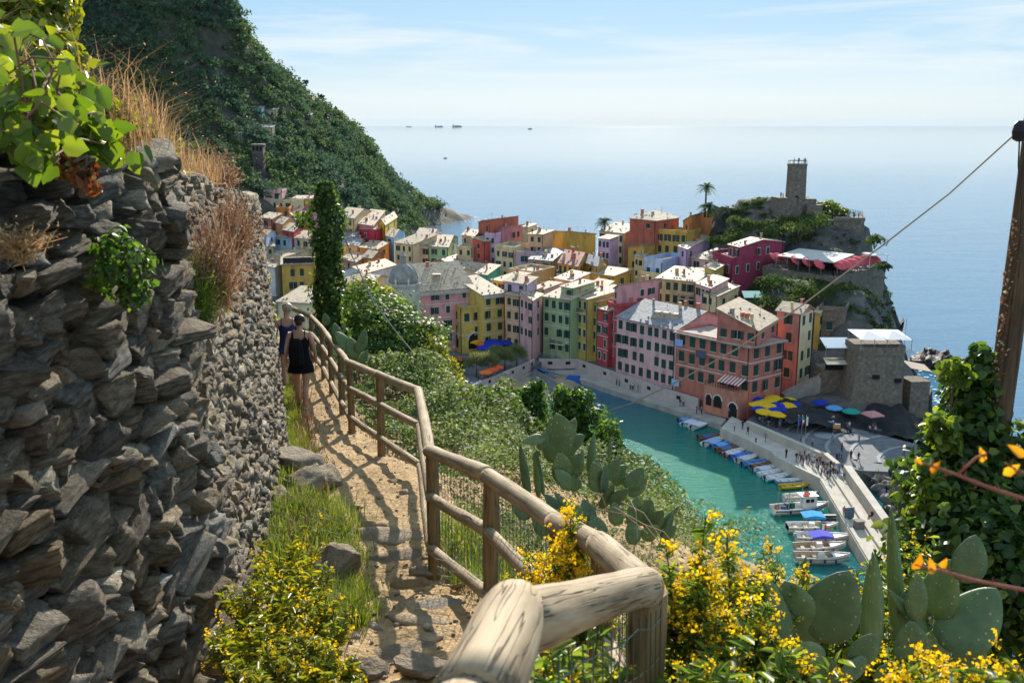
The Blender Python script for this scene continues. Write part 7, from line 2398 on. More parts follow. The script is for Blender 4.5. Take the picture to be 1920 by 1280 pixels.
def leafy(name, label, cat, blobs, n, size, m, seed, org, ratio=.6, broad=False, stem=None, group=None, spread=.5, loose=.16):
 """plant whose leaves cover several lobes (x,y,z,r) in world space"""
 rg = np.random.default_rng(seed)
 org = Vector(org)
 e = empty(name, org, 0, label, cat, group)
 B = np.array(blobs, float)
 area = B[:, 3] ** 2; k = rg.choice(len(B), n, p=area / area.sum())
 d = dirs(n, rg)
 rad = B[k, 3] * np.clip(rg.normal(.92, loose, n), .3, 1.5) * (1 + .3 * fbm(d * 2.2 + k[:, None], 3, seed))
 C = B[k, :3] + d * rad[:, None] - np.array(org)
 # leave out leaves deep inside a neighbour lobe
 inside = np.zeros(n, bool)
 for bx_, by_, bz_, br in B:
  inside |= ((C + np.array(org) - np.array([bx_, by_, bz_])) ** 2).sum(1) < (br * .62) ** 2
 C, d = C[~inside], d[~inside]
 f = leaves6 if broad else leaf_cloud
 V, F = f(C, d + np.array([0, 0, .35]), size, rg, ratio, spread=spread)
 link('foliage', np_mesh('foliage', V, F), m, e)
 t = MB()
 base = Vector((0, 0, float(B[:, 2].min() - org.z - B[0, 3] * .9)))
 for bx_, by_, bz_, br in B[:10]:
  c = Vector((bx_, by_, bz_)) - org
  t.tube([base, base.lerp(c, .5) + Vector((.05, 0, .08)), c], [.05 * br + .01, .03 * br + .006, .01], 6)
 t.build('branches', BARK, e)
 return e
def blobs_px(lst):
 out = []
 for px, py, D, rpx in lst:
  p = P(px, py, D); out.append((p.x, p.y, p.z, rpx * D / FPX))
 return out
# evergreen mass right of the ivy trunk
leafy('evergreen_bush', 'big dark evergreen bush behind the fence, lit along its top', 'bush', blobs_px([(700, 620, 27, 62), (745, 618, 28, 50), (770, 655, 27, 64), (700, 680, 26, 60), (790, 700, 27, 50), (745, 720, 26, 60), (680, 580, 28, 45), (800, 640, 28, 42), (725, 585, 28.5, 32)]), 26000, .115, EVER, 3, P(740, 760, 27), .6)
leafy('evergreen_bush', 'yellow-green shrub peeping above the dark evergreen bush', 'bush', blobs_px([(688, 550, 31, 28), (715, 558, 31.5, 22), (660, 562, 31, 24), (740, 575, 31, 20)]), 3800, .15, YG, 4, P(700, 600, 31), .6)
leafy('evergreen_bush', 'yellowish shrub at the right foot of the evergreen bush', 'bush', blobs_px([(812, 660, 26, 26), (835, 690, 26, 26), (820, 720, 25, 30), (858, 735, 25, 24), (800, 620, 27, 20)]), 3200, .11, YG, 5, P(820, 760, 26), .6)
leafy('evergreen_bush', 'light green bush against the wall end beyond the path', 'bush', blobs_px([(500, 575, 28, 16), (495, 520, 29, 13), (507, 600, 27, 12)]), 900, .12, YG, 6, P(500, 600, 28), .6)
# laurel trees below the slope
leafy('laurel_tree', 'small glossy laurel standing before the beach', 'tree', blobs_px([(998, 745, 18, 20), (1000, 770, 18, 22), (995, 800, 18, 24), (1008, 725, 18, 12), (985, 790, 18, 18)]), 3200, .10, EVER, 7, P(1000, 830, 18), .55, spread=.7, loose=.3)
leafy('laurel_tree', 'larger glossy laurel right of the small one, above the cactus', 'tree', blobs_px([(1075, 770, 16, 34), (1100, 800, 16, 34), (1060, 800, 16, 30), (1115, 835, 16, 32), (1080, 840, 16, 34), (1055, 745, 16, 18), (1095, 745, 16, 16)]), 6000, .10, EVER, 8, P(1085, 880, 16), .55, spread=.7, loose=.3)
leafy('laurel_tree', 'dark glossy laurel lowest of the three, at the water edge of the slope', 'tree', blobs_px([(1140, 815, 15, 22), (1145, 850, 15, 26), (1155, 885, 15, 24), (1130, 880, 15, 22)]), 3000, .085, EVER, 9, P(1145, 920, 15), .55, spread=.7, loose=.3)

# ---- ivy-clad trunk
def ivy_trunk():
 rg = np.random.default_rng(91)
 D = 25.0
 base, top = P(618, 660, D), P(612, 345, D)
 e = empty('ivy_column', base, 0, 'tall bare trunk wrapped in dark ivy beyond the fence', 'tree trunk')
 d = top - base
 t = MB(); t.tube([Vector((0, 0, -1.5)), d * .5, d], [.16, .13, .1], 8); t.build('trunk', BARK, e, True)
 n = 9000
 h = rg.uniform(-.1, 1.01, n); a = rg.uniform(0, 6.283, n)
 r = .30 * (1 + .18 * np.sin(h * 19) + .22 * rg.normal(size=n) * .5) * np.where(h > .9, 1.05, 1.0) * np.where(h < .15, 1.3, 1)
 r = np.where((h > .74) & (np.cos(a) < -.55) & (h < .84), r * 1.9, r)
 r = r * (1 + .45 * fbm(np.c_[np.cos(a) * 1.6, np.sin(a) * 1.6, h * 9], 3, 4)) * np.where(rg.random(n) < .06, 1.45, 1.0)
 r = r * np.clip((1.03 - h) / .16, .12, 1) ** .6
 C = np.c_[np.cos(a) * r, np.sin(a) * r, h * d.z] + np.c_[h * d.x, h * 0, h * 0]
 V, F = leaf_cloud(C, np.c_[np.cos(a), np.sin(a), np.full(n, .3)], .105, rg, .8, spread=.5)
 link('ivy_leaves', np_mesh('ivy_leaves', V, F), IVY, e)
ivy_trunk()

# ---- prickly pears
def padmesh(seed):
 rg = np.random.default_rng(seed)
 nu, nv = 14, 16
 vs, fs = [], []
 skew = rg.uniform(-.06, .06)
 for i in range(nu + 1):
  t = i / nu
  w = .36 * (math.sin(math.pi * min(1, t ** .72)) ** .62) if 0 < t < 1 else .012
  w = max(w, .05 * (1 - t) if t < .3 else .012)
  th = .055 * (math.sin(math.pi * t ** .8) ** .5 if 0 < t < 1 else .1) + .004
  for k in range(nv):
   a = 2 * math.pi * k / nv
   x = w * math.cos(a); y = th * math.sin(a) + .035 * math.sin(3 * t + seed) * 1.0
   vs.append((x + skew * math.sin(math.pi * t), y, t))
 for i in range(nu):
  for k in range(nv):
   k2 = (k + 1) % nv; fs.append((i * nv + k, i * nv + k2, (i + 1) * nv + k2, (i + 1) * nv + k))
 fs.append(tuple(reversed(range(nv)))); fs.append(tuple(range(nu * nv, nu * nv + nv)))
 b = MB(); b.add(vs, fs); me = b.mesh('pad'); smooth(me)
 return me
def cactusmat(name, c1, c2):
 m, nt, b = nodes_of(name)
 n = _noise(nt, 3, 5, .6)
 r = _ramp(nt, n.outputs[0], [(.3, c2), (.65, c1)])
 t = nt.nodes.new('ShaderNodeTexCoord')
 mp_ = nt.nodes.new('ShaderNodeMapping'); mp_.inputs['Scale'].default_value = (11, .01, 9); nt.links.new(t.outputs['Object'], mp_.inputs[0])
 v = nt.nodes.new('ShaderNodeTexVoronoi'); v.inputs['Scale'].default_value = 1.0; v.inputs['Randomness'].default_value = .45; nt.links.new(mp_.outputs[0], v.inputs['Vector'])
 f = _ramp(nt, v.outputs['Distance'], [(.12, (1, 1, 1)), (.20, (0, 0, 0))])
 x = nt.nodes.new('ShaderNodeMixRGB'); nt.links.new(f.outputs[0], x.inputs[0]); nt.links.new(r.outputs[0], x.inputs[1]); x.inputs[2].default_value = (0.36, 0.34, 0.20, 1)
 oi = nt.nodes.new('ShaderNodeObjectInfo'); rr = _ramp(nt, oi.outputs['Random'], [(0, (.72, .74, .72)), (.5, (1, 1, 1)), (1, (1.3, 1.18, .95))])
 x2 = nt.nodes.new('ShaderNodeMixRGB'); x2.blend_type = 'MULTIPLY'; x2.inputs[0].default_value = 1; nt.links.new(x.outputs[0], x2.inputs[1]); nt.links.new(rr.outputs[0], x2.inputs[2])
 nt.links.new(x2.outputs[0], b.inputs['Base Color'])
 b.inputs['Roughness'].default_value = .5; b.inputs['Specular IOR Level'].default_value = .4
 b.inputs['Subsurface Weight'].default_value = 0.0
 _bump(nt, b, f.outputs[0], .5, .05)
 return m
CACTUS = cactusmat('prickly_pear_skin', (0.125, 0.190, 0.080), (0.062, 0.110, 0.045))
PADS = [padmesh(k) for k in range(6)]
for m_ in PADS: m_.materials.append(CACTUS)
def cactus(name, label, org, pads, D, seed):
 """pads: (base px, base py, tip px, tip py, width factor, turn, depth offset)"""
 rg = np.random.default_rng(seed)
 org = Vector(org)
 e = empty(name, org, 0, label, 'cactus')
 for k, (bx_, by_, tx, ty, wf, turn, dd) in enumerate(pads):
  a, b = P(bx_, by_, D + dd), P(tx, ty, D + dd + rg.uniform(-.06, .06) * D * .1)
  z = (b - a); L = z.length; z.normalize()
  view = (Vector((0, 0, HCAM)) - a).normalized()
  y = view - z * view.dot(z); y.normalize()
  y = Matrix.Rotation(turn, 3, z) @ y
  x = y.cross(z)
  M = Matrix((x * L * wf, y * L * (.9 if wf > .5 else 1.1), z * L)).transposed().to_4x4()
  M.translation = a - org
  o = link('pad', PADS[(k + seed) % 6], None, e)
  o.matrix_local = M
 return e
A_ = [(1048, 870, 1044, 775, .95, .2, .1), (1050, 850, 1078, 783, .8, .7, .15), (1058, 845, 1096, 815, .9, .3, .1), (1015, 845, 1022, 808, .9, .5, 0), (1022, 822, 978, 828, .7, .4, 0), (1012, 845, 998, 862, .8, .3, .05), (1060, 835, 1066, 815, 1.0, .4, -.1),
      (1068, 905, 1046, 848, .95, .3, -.1), (1072, 895, 1092, 848, .9, -.3, -.1), (1075, 915, 1040, 880, .8, .3, -.15), (1080, 920, 1076, 890, 1.2, .5, -.1), (1110, 905, 1118, 860, .8, .6, .1), (1125, 925, 1112, 866, .8, .25, -.2), (1135, 925, 1136, 868, .6, .9, -.2), (1145, 900, 1158, 858, .95, .3, 0),
      (1150, 895, 1175, 872, .9, .3, .1), (1148, 905, 1182, 895, .7, .4, .1), (1175, 918, 1205, 876, .9, .2, 0), (1180, 930, 1213, 895, .8, .5, 0), (1145, 950, 1178, 915, .75, .3, -.25), (1130, 955, 1150, 905, .6, .7, -.2), (1105, 890, 1114, 810, .28, .1, .2), (1142, 858, 1145, 822, .32, .1, .3), (990, 935, 976, 832, .22, .2, .1), (1010, 935, 1002, 850, .2, .2, .15), (1020, 930, 1005, 840, .18, .2, .2),
      (1000, 965, 958, 940, 1.0, .2, -.3), (1062, 970, 1020, 925, .6, .5, -.3), (1075, 965, 1040, 922, .4, .6, -.35), (1185, 990, 1195, 930, .75, .4, -.1), (1200, 985, 1220, 935, .8, .3, -.1), (1215, 1000, 1243, 955, .8, .3, -.2), (1225, 1005, 1275, 945, .25, .3, -.1), (1240, 1020, 1262, 960, .4, .8, -.2), (1205, 1010, 1235, 985, 1.0, .2, -.3), (1240, 1010, 1268, 985, .9, .3, -.15), (1090, 975, 1060, 945, .9, .2, -.35), (1115, 975, 1092, 935, .9, .5, -.3), (1160, 985, 1150, 940, .9, .3, -.35),
      (1030, 1000, 1000, 960, 1.0, .3, -.3), (1130, 1010, 1110, 965, 1.0, .4, -.4), (1190, 1020, 1180, 980, 1.0, .2, -.4), (1090, 1000, 1085, 960, 1.0, .2, -.4)]
cactus('prickly_pear', 'large prickly pear clump beyond the fence above the harbour', P(1110, 1000, 8.6), A_, 8.6, 3)
B_ = [(1540, 1205, 1592, 1068, 1.02, .15, 0), (1525, 1212, 1472, 1088, .95, -.2, .05), (1478, 1220, 1440, 1082, .42, .6, 0), (1470, 1170, 1384, 1092, 1.0, -.15, .4), (1632, 1240, 1640, 1038, .28, .4, .15), (1512, 1110, 1510, 1042, .34, .3, .5), (1425, 1220, 1415, 1118, .20, .3, -.2), (1545, 1240, 1500, 1205, .9, .2, -.15), (1600, 1250, 1640, 1188, .9, .3, -.05), (1575, 1275, 1632, 1226, .7, .5, -.1), (1500, 1285, 1440, 1200, .9, -.3, .1), (1560, 1290, 1545, 1230, 1.1, .2, .05), (1480, 1265, 1390, 1170, .9, .1, .35)]
cactus('prickly_pear', 'nearest prickly pear with two broad dark pads at the bottom of the picture', P(1530, 1285, 4.3), B_, 4.3, 5)
C_ = [(1690, 1250, 1672, 952, .13, .3, .1), (1712, 1168, 1690, 1108, .8, .5, .1), (1722, 1165, 1718, 1072, .62, .4, 0), (1752, 1160, 1782, 1048, .85, -.3, .1), (1808, 1092, 1830, 1003, .95, .25, 0), (1770, 1215, 1868, 1102, 1.05, -.35, 0), (1800, 1225, 1855, 1105, .9, .5, .1), (1722, 1248, 1706, 1162, 1.05, .2, -.1), (1675, 1290, 1700, 1240, .9, .6, -.2), (1735, 1290, 1722, 1245, .9, .3, -.1), (1760, 1260, 1750, 1180, .9, .6, .1), (1735, 1185, 1668, 1105, .3, .6, .05), (1800, 1270, 1830, 1190, .9, .3, .15), (1660, 1300, 1682, 1238, 1.1, .2, -.2)]
cactus('prickly_pear', 'prickly pear with tall upright pads in front of the ivy at the right', P(1750, 1290, 4.6), C_, 4.6, 9)
D_ = [(655, 660, 630, 622, .8, .3, 0), (672, 662, 684, 618, .7, .5, 0), (660, 690, 668, 650, .9, .3, 0), (640, 650, 625, 605, .7, .4, .2), (668, 672, 654, 632, .9, .2, 0), (676, 682, 690, 655, .8, .6, 0), (612, 610, 608, 588, .9, .2, .6)]
cactus('prickly_pear', 'small prickly pear just behind the fence beside the ivy trunk', P(660, 700, 16.5), D_, 16.5, 2)

# ---- yellow flowering herbs
def herb(name, label, spots, seed, stems=9, flower=1.0, leaf=.05, fl=.016, group=None, leafn=26, flm=None, lm=None):
 """spots: world (x,y,z_base,height,spread)"""
 rg = np.random.default_rng(seed)
 org = Vector(spots[0][:3])
 e = empty(name, org, 0, label, 'flowering plant', group)
 sb, LC, LN, LT, FC = MB(), [], [], [], []
 for (x, y, z, h, sp) in spots:
  for k in range(stems):
   a = rg.uniform(0, 6.28); rr = sp * math.sqrt(rg.uniform(0, 1)); hh = h * rg.uniform(.6, 1.05)
   b0 = Vector((x + rr * .35 * math.cos(a), y + rr * .35 * math.sin(a), z)) - org
   b1 = b0 + Vector((rr * .65 * math.cos(a), rr * .65 * math.sin(a), hh))
   mid = b0.lerp(b1, .5) + Vector((0, 0, hh * .08)) - Vector((math.cos(a), math.sin(a), 0)) * rr * .12
   pts = [b0, mid, b1]
   sb.tube(pts, [.005, .0035, .002], 4, cap=False)
   for j in range(leafn):
    t = rg.uniform(.08, .95)
    q = b0.lerp(mid, t * 2) if t < .5 else mid.lerp(b1, t * 2 - 1)
    d = Vector(rg.normal(size=3)); d.z = abs(d.z) * .6; d.normalize()
    LC.append(q + d * leaf * .5); LN.append((-d.x * .4, -d.y * .4, 1)); LT.append(d)
   for j in range(int(9 * flower)):
    t = 1 - .38 * rg.uniform(0, 1) ** 1.4
    q = mid.lerp(b1, t * 2 - 1); off = Vector(rg.normal(size=3)) * .022 * (1.6 - t) * 2.2; off.z = abs(off.z)
    c = q + off
    sb.tube([q - Vector((0, 0, .02)), c], .0012, 3, cap=False)
    m = 12
    FC.append(np.array(c) + rg.normal(size=(m, 3)) * .009)
 sb.build('stems', mat('herb_stem', (0.10, 0.12, 0.035), var=.3), e)['kind'] = 'stuff'
 V, F = leaves6(np.array(LC), np.array(LN), leaf, rg, .34, spread=.4, T=np.array(LT))
 link('leaves', np_mesh('leaves', V, F), lm or HERB, e)
 if FC:
  FCa = np.concatenate(FC); V, F = leaf_cloud(FCa, dirs(len(FCa), rg), fl * .72, rg, .9, spread=.6)
  link('flowers', np_mesh('flowers', V, F), flm or FLOWER, e)['kind'] = 'stuff'
 return e
def sp_px(lst):
 """(px top, py top, D, height, spread) -> spot whose tip appears at that pixel"""
 out = []
 for px, py, D, h, s in lst:
  p = P(px, py, D); out.append((p.x, p.y, p.z - h, h, s))
 return out
herb('yellow_flower_shrub', 'tall yellow-flowering shrub right of the fence corner', sp_px([(1300, 960, 3.3, .75, .12), (1340, 1040, 3.2, .7, .13), (1285, 1050, 3.3, .6, .1), (1400, 1005, 3.4, .75, .11), (1330, 1100, 3.1, .6, .16)]), 3, 5, 1.1, .055, .018, leafn=80)
herb('yellow_flower_shrub', 'lower yellow flowers spilling below the fence corner post', sp_px([(1330, 1160, 3.0, .5, .15), (1390, 1120, 3.1, .55, .15), (1365, 1200, 2.9, .45, .15), (1310, 1240, 2.9, .4, .1), (1430, 1180, 3.0, .45, .13)]), 4, 5, .6, .055, .016, leafn=80)
herb('yellow_flower_shrub', 'yellow flower spikes between the fence posts', sp_px([(1075, 970, 4.0, .5, .07), (1055, 1030, 3.9, .4, .09), (1090, 1060, 3.8, .4, .08), (1020, 1050, 4.2, .4, .08)]), 5, 5, 2.0, .05, .016, leafn=36)
herb('yellow_flower_shrub', 'yellow blooms at the bottom right below the cactus', sp_px([(1540, 1195, 2.9, .4, .1), (1700, 1250, 2.4, .35, .12), (1790, 1240, 2.3, .35, .14), (1860, 1230, 2.3, .32, .10), (1640, 1270, 2.5, .3, .1)]), 6, 4, 1.1, .055, .016, leafn=60)
herb('yellow_flower_shrub', 'yellow flowers in front of the moored boats', sp_px([(1430, 1065, 4.4, .6, .2), (1480, 1040, 4.8, .5, .2), (1380, 1090, 4.0, .5, .2), (1560, 1075, 5.0, .5, .25)]), 7, 7, .7, .055, .015, leafn=36)
herb('green_herb', 'fresh green leafy herbs along the bottom of the picture', sp_px([(1340, 1250, 2.6, .35, .15), (1420, 1240, 2.7, .35, .2), (1100, 1180, 2.6, .4, .2), (1080, 1245, 2.3, .3, .14), (1360, 1275, 2.4, .2, .15), (1240, 1230, 3.4, .4, .15), (1480, 1260, 2.6, .3, .2)]), 8, 12, .15, .07, .012, leafn=30)
herb('green_herb', 'green undergrowth between the two prickly pears', sp_px([(1620, 1110, 5.2, .6, .3), (1660, 1060, 5.4, .7, .25), (1590, 1150, 5.0, .5, .3), (1450, 1120, 5.4, .5, .3), (1560, 1110, 5.5, .5, .3), (1700, 1010, 6.5, .8, .3), (1650, 1180, 4.8, .5, .3)]), 9, 14, .25, .075, .016, leafn=34)
herb('yellow_flower_shrub', 'yellow-flowering bush at the foot of the stone wall', sp_px([(520, 1010, 4.6, .45, .22), (560, 1060, 4.3, .42, .2), (480, 1080, 4.2, .45, .2), (540, 1130, 3.9, .42, .22), (600, 1140, 3.9, .35, .16), (460, 1150, 3.8, .4, .18), (580, 1190, 3.6, .38, .2), (500, 1200, 3.5, .38, .22), (620, 1230, 3.4, .3, .16), (540, 1250, 3.3, .3, .2)]), 10, 15, .15, .05, .014, leafn=56, lm=YG)
def tuft_field(name, label, n, fn, h, seed, m, w=.005, lean=.5, cat='grass', kind='stuff'):
 rg = np.random.default_rng(seed)
 B = fn(rg, n)
 V, F = blades(B, h, rg, w, lean)
 o = link(name, np_mesh(name, V, F), m); tag(o, label, cat, kind=kind)
def wall_grass(rg, n):
 y = rg.uniform(6.8, 24, n); x = wall_x(y) + .04 + np.abs(rg.normal(size=n)) * .20 * np.clip(10 / y, .4, 1.3)
 return np.c_[x, y, hillside_z(x, y) - .01]
tuft_field('verge_grass', 'yellow-green grass along the foot of the stone wall', 11000, wall_grass, .26, 5, GRASS, .006)
def near_grass(rg, n):
 c = np.array([(560, 960, .3), (590, 985, .3), (620, 1010, .22), (650, 1130, .15), (640, 1060, .15), (540, 1000, .3), (655, 1170, .12)])
 k = rg.integers(0, len(c), n); out = []
 S_ = [on_ground(a, b) for a, b, s in c]
 x = np.array([S_[i].x for i in k]) + rg.normal(size=n) * c[k, 2] * .6; y = np.array([S_[i].y for i in k]) + rg.normal(size=n) * c[k, 2]
 x = np.maximum(x, wall_x(y) + .02)
 return np.c_[x, y, hillside_z(x, y) - .01]
tuft_field('path_grass', 'bright green grass tufts around the rocks beside the path', 7000, near_grass, .20, 6, GRASS, .0035, .6)
def red_grass(rg, n):
 y = rg.uniform(8, 21, n); x = wall_x(y) + .25 + np.abs(rg.normal(size=n)) * .15
 return np.c_[x, y, hillside_z(x, y) - .01]
tuft_field('dry_verge_grass', 'dry orange grass between the verge and the path', 2600, red_grass, .22, 7, RUST, .006)
def slope_grass(rg, n):
 y = rg.uniform(1.6, 9, n); x = rail_x(y) + .12 + np.abs(rg.normal(size=n)) * .5
 return np.c_[x, y, hillside_z(x, y) - .01]
tuft_field('slope_grass', 'mixed grass on the slope just outside the fence', 5000, slope_grass, .3, 8, GRASS, .004, .7)

# ---- vegetation on and above the stone wall
def bank(rg, n, y0, y1, t0, t1, lift=.1):
 y = rg.uniform(y0, y1, n); t = rg.uniform(t0, t1, n)
 x = wall_x(y) - BATTER * 2.4 - t
 z = wall_top(y) - .1 + .5 * np.clip(t - .25, 0, 6) + rg.uniform(0, 1, n) * lift
 return np.c_[x, y, z]
def wall_top_plants():
 rg = np.random.default_rng(101)
 # vine with big lit leaves tumbling over the wall
 C = []
 for px, py, D, rpx, n in ((30, 235, 2.9, 60, 50), (90, 215, 3.1, 55, 50), (160, 245, 3.4, 40, 34), (60, 280, 2.9, 40, 18), (120, 170, 3.4, 60, 40), (40, 150, 3.1, 70, 44), (205, 255, 3.55, 38, 24), (262, 288, 3.7, 12, 3), (30, 70, 3.5, 60, 22)):
  p = P(px, py, D); r = rpx * D / FPX
  C.append(np.array(p) + rg.normal(size=(n, 3)) * r * np.array([.55, .8, .5]))
 C = np.concatenate(C)
 org = Vector((-1.3, 2.6, 55.8)); e = empty('grape_vine', org, 0, 'lit green vine with big leaves tumbling over the top of the wall', 'vine')
 V, F = leaves12(C - np.array(org), np.tile([.35, -.55, .45], (len(C), 1)), .058, rg, .6, T=np.tile([.35, -.1, -.8], (len(C), 1)))
 link('leaves', np_mesh('leaves', V, F), VINE, e)
 s = MB()
 for k in range(26):
  a = C[rg.integers(0, len(C))] - np.array(org); b = C[rg.integers(0, len(C))] - np.array(org)
  if np.linalg.norm(a - b) < .7:
   s.tube([a, (a + b) / 2 + np.array([0, 0, .04]), b], .0035, 5, cap=False)
 s.build('stems', mat('vine_stem', (0.22, 0.10, 0.06), var=.3), e)
 # leafy shrub behind, filling the corner of the picture
 leafy('bank_shrub', 'yellow-green shrub in the upper left corner above the wall', 'bush', blobs_px([(20, 60, 4.2, 70), (70, 20, 4.4, 60), (100, 40, 4.6, 36), (40, -20, 4.6, 80), (20, 150, 4.0, 80), (90, 130, 4.2, 60), (130, 185, 4.1, 46), (60, 190, 3.9, 60), (175, 205, 4.3, 36), (225, 232, 4.6, 26), (265, 255, 5.0, 22)]), 9000, .05, YG, 12, P(40, 150, 4.2), .8, broad=True)
 # dry grass stalks
 B = np.concatenate([bank(rg, 2200, 3.4, 5.6, -.05, .7, .25), bank(rg, 1500, 4.8, 9.0, -.05, .5, .2), bank(rg, 700, 2.7, 3.6, .1, .6)])
 V, F = blades(B, .30, rg, .0022, .8, .5)
 # little seed heads at the tips
 tips = V.reshape(-1, 6, 3)[:, 4]
 V2, F2 = leaf_cloud(tips[::3], np.tile([0, 0, 1.0], (len(tips[::3]), 1)), .012, rg, .45, spread=1.2)
 Vm, Fm = merge([(V, F), (V2, F2)])
 o = link('dry_wall_grass', np_mesh('dry_wall_grass', Vm, Fm), STRAW); tag(o, 'dry straw-coloured grass on top of the stone wall', 'grass', kind='stuff')
 B = np.concatenate([bank(rg, 5000, 2.4, 7.5, .0, 1.1, .3)])
 V, F = leaf_cloud(B + np.array([0, 0, .06]), np.tile([.2, -.3, 1.0], (len(B), 1)), .035, rg, .6, spread=.7)
 o = link('bank_herbs', np_mesh('bank_herbs', V, F), YG); tag(o, 'small yellow-green herbs among the dry grass on the wall', 'herbs', kind='stuff')
 # tangled dry bush on the wall's far corner
 def tangle(name, label, px, py, D, rpx, n, m, L=.35, seed=1, dn=False, aspect=1.0):
  rg2 = np.random.default_rng(seed); p = np.array(P(px, py, D)); r = rpx * D / FPX
  d = dirs(n, rg2) * np.array([.62, .62, 1]); d[:, 2] = np.abs(d[:, 2]) * .8 + .1; a = p + rg2.normal(size=(n, 3)) * r * .14
  b = p + d * (r * rg2.uniform(.25, 1.3, n))[:, None] * np.array([1, 1, aspect]); sd = np.cross(d, dirs(n, rg2)); sd /= np.linalg.norm(sd, axis=1)[:, None] + 1e-9
  mid = (a + b) / 2 + rg2.normal(size=(n, 3)) * r * .08; w = .0012 + .0009 * D / 4
  Vt = np.stack([a - sd * w, a + sd * w, mid + sd * w * .8, mid - sd * w * .8, b + sd * w * .4, b - sd * w * .4], 1)
  i = np.arange(n)[:, None] * 6; Ft = np.concatenate([i + np.array([[0, 1, 2, 3]]), i + np.array([[3, 2, 4, 5]])]).astype(np.int32)
  Vl, Fl = leaf_cloud(b + rg2.normal(size=(n, 3)) * r * .06, d, (.011 * D / 4 + .004), rg2, .6, spread=.8)
  org = Vector(p); e = empty(name, org, 0, label, 'plant')
  Vm, Fm = merge([(Vt.reshape(-1, 3), Ft), (Vl, Fl)])
  link('twigs', np_mesh('twigs', Vm - p, Fm), m, e)
 tangle('dry_bush', 'tangled dry brown bush at the far top corner of the wall', 412, 350, 9.3, 62, 520, RUST, seed=3)
 tangle('dry_bush', 'dry rust-brown plant hanging on the face of the wall', 395, 560, 5.45, 130, 950, RUST, seed=4, aspect=1.5)
 tangle('dry_bush', 'rusty dry growth below the far corner of the wall', 430, 470, 8.3, 90, 900, RUST, seed=5, aspect=1.3)
 tangle('dry_bush', 'pale dry stalks hanging from the left edge of the wall', 40, 470, 2.9, 110, 200, STRAW, seed=6, aspect=.5)
 tangle('dry_bush', 'small green wiry plant on the wall beside the dry one', 372, 600, 5.2, 90, 420, HERB, seed=8, aspect=1.4)
 leafy('caper_bush', 'glossy green plant growing out of the stone wall', 'plant', blobs_px([(215, 480, 3.6, 34), (240, 510, 3.65, 38), (200, 520, 3.55, 28), (250, 545, 3.65, 28), (275, 485, 3.75, 18), (225, 455, 3.7, 24)]), 700, .031, EVER, 14, P(225, 520, 3.7), .85, broad=True, loose=.4)
 leafy('succulent', 'orange-brown withered succulent at the top of the wall', 'plant', blobs_px([(150, 320, 3.25, 26), (170, 345, 3.3, 20), (120, 310, 3.2, 20)]), 130, .046, leafmat('withered_leaves', [(0, (0.13, 0.045, 0.02)), (.6, (0.27, 0.11, 0.035)), (1, (0.16, 0.18, 0.045))], .35), 15, P(150, 335, 3.3), .5, broad=True)
wall_top_plants()

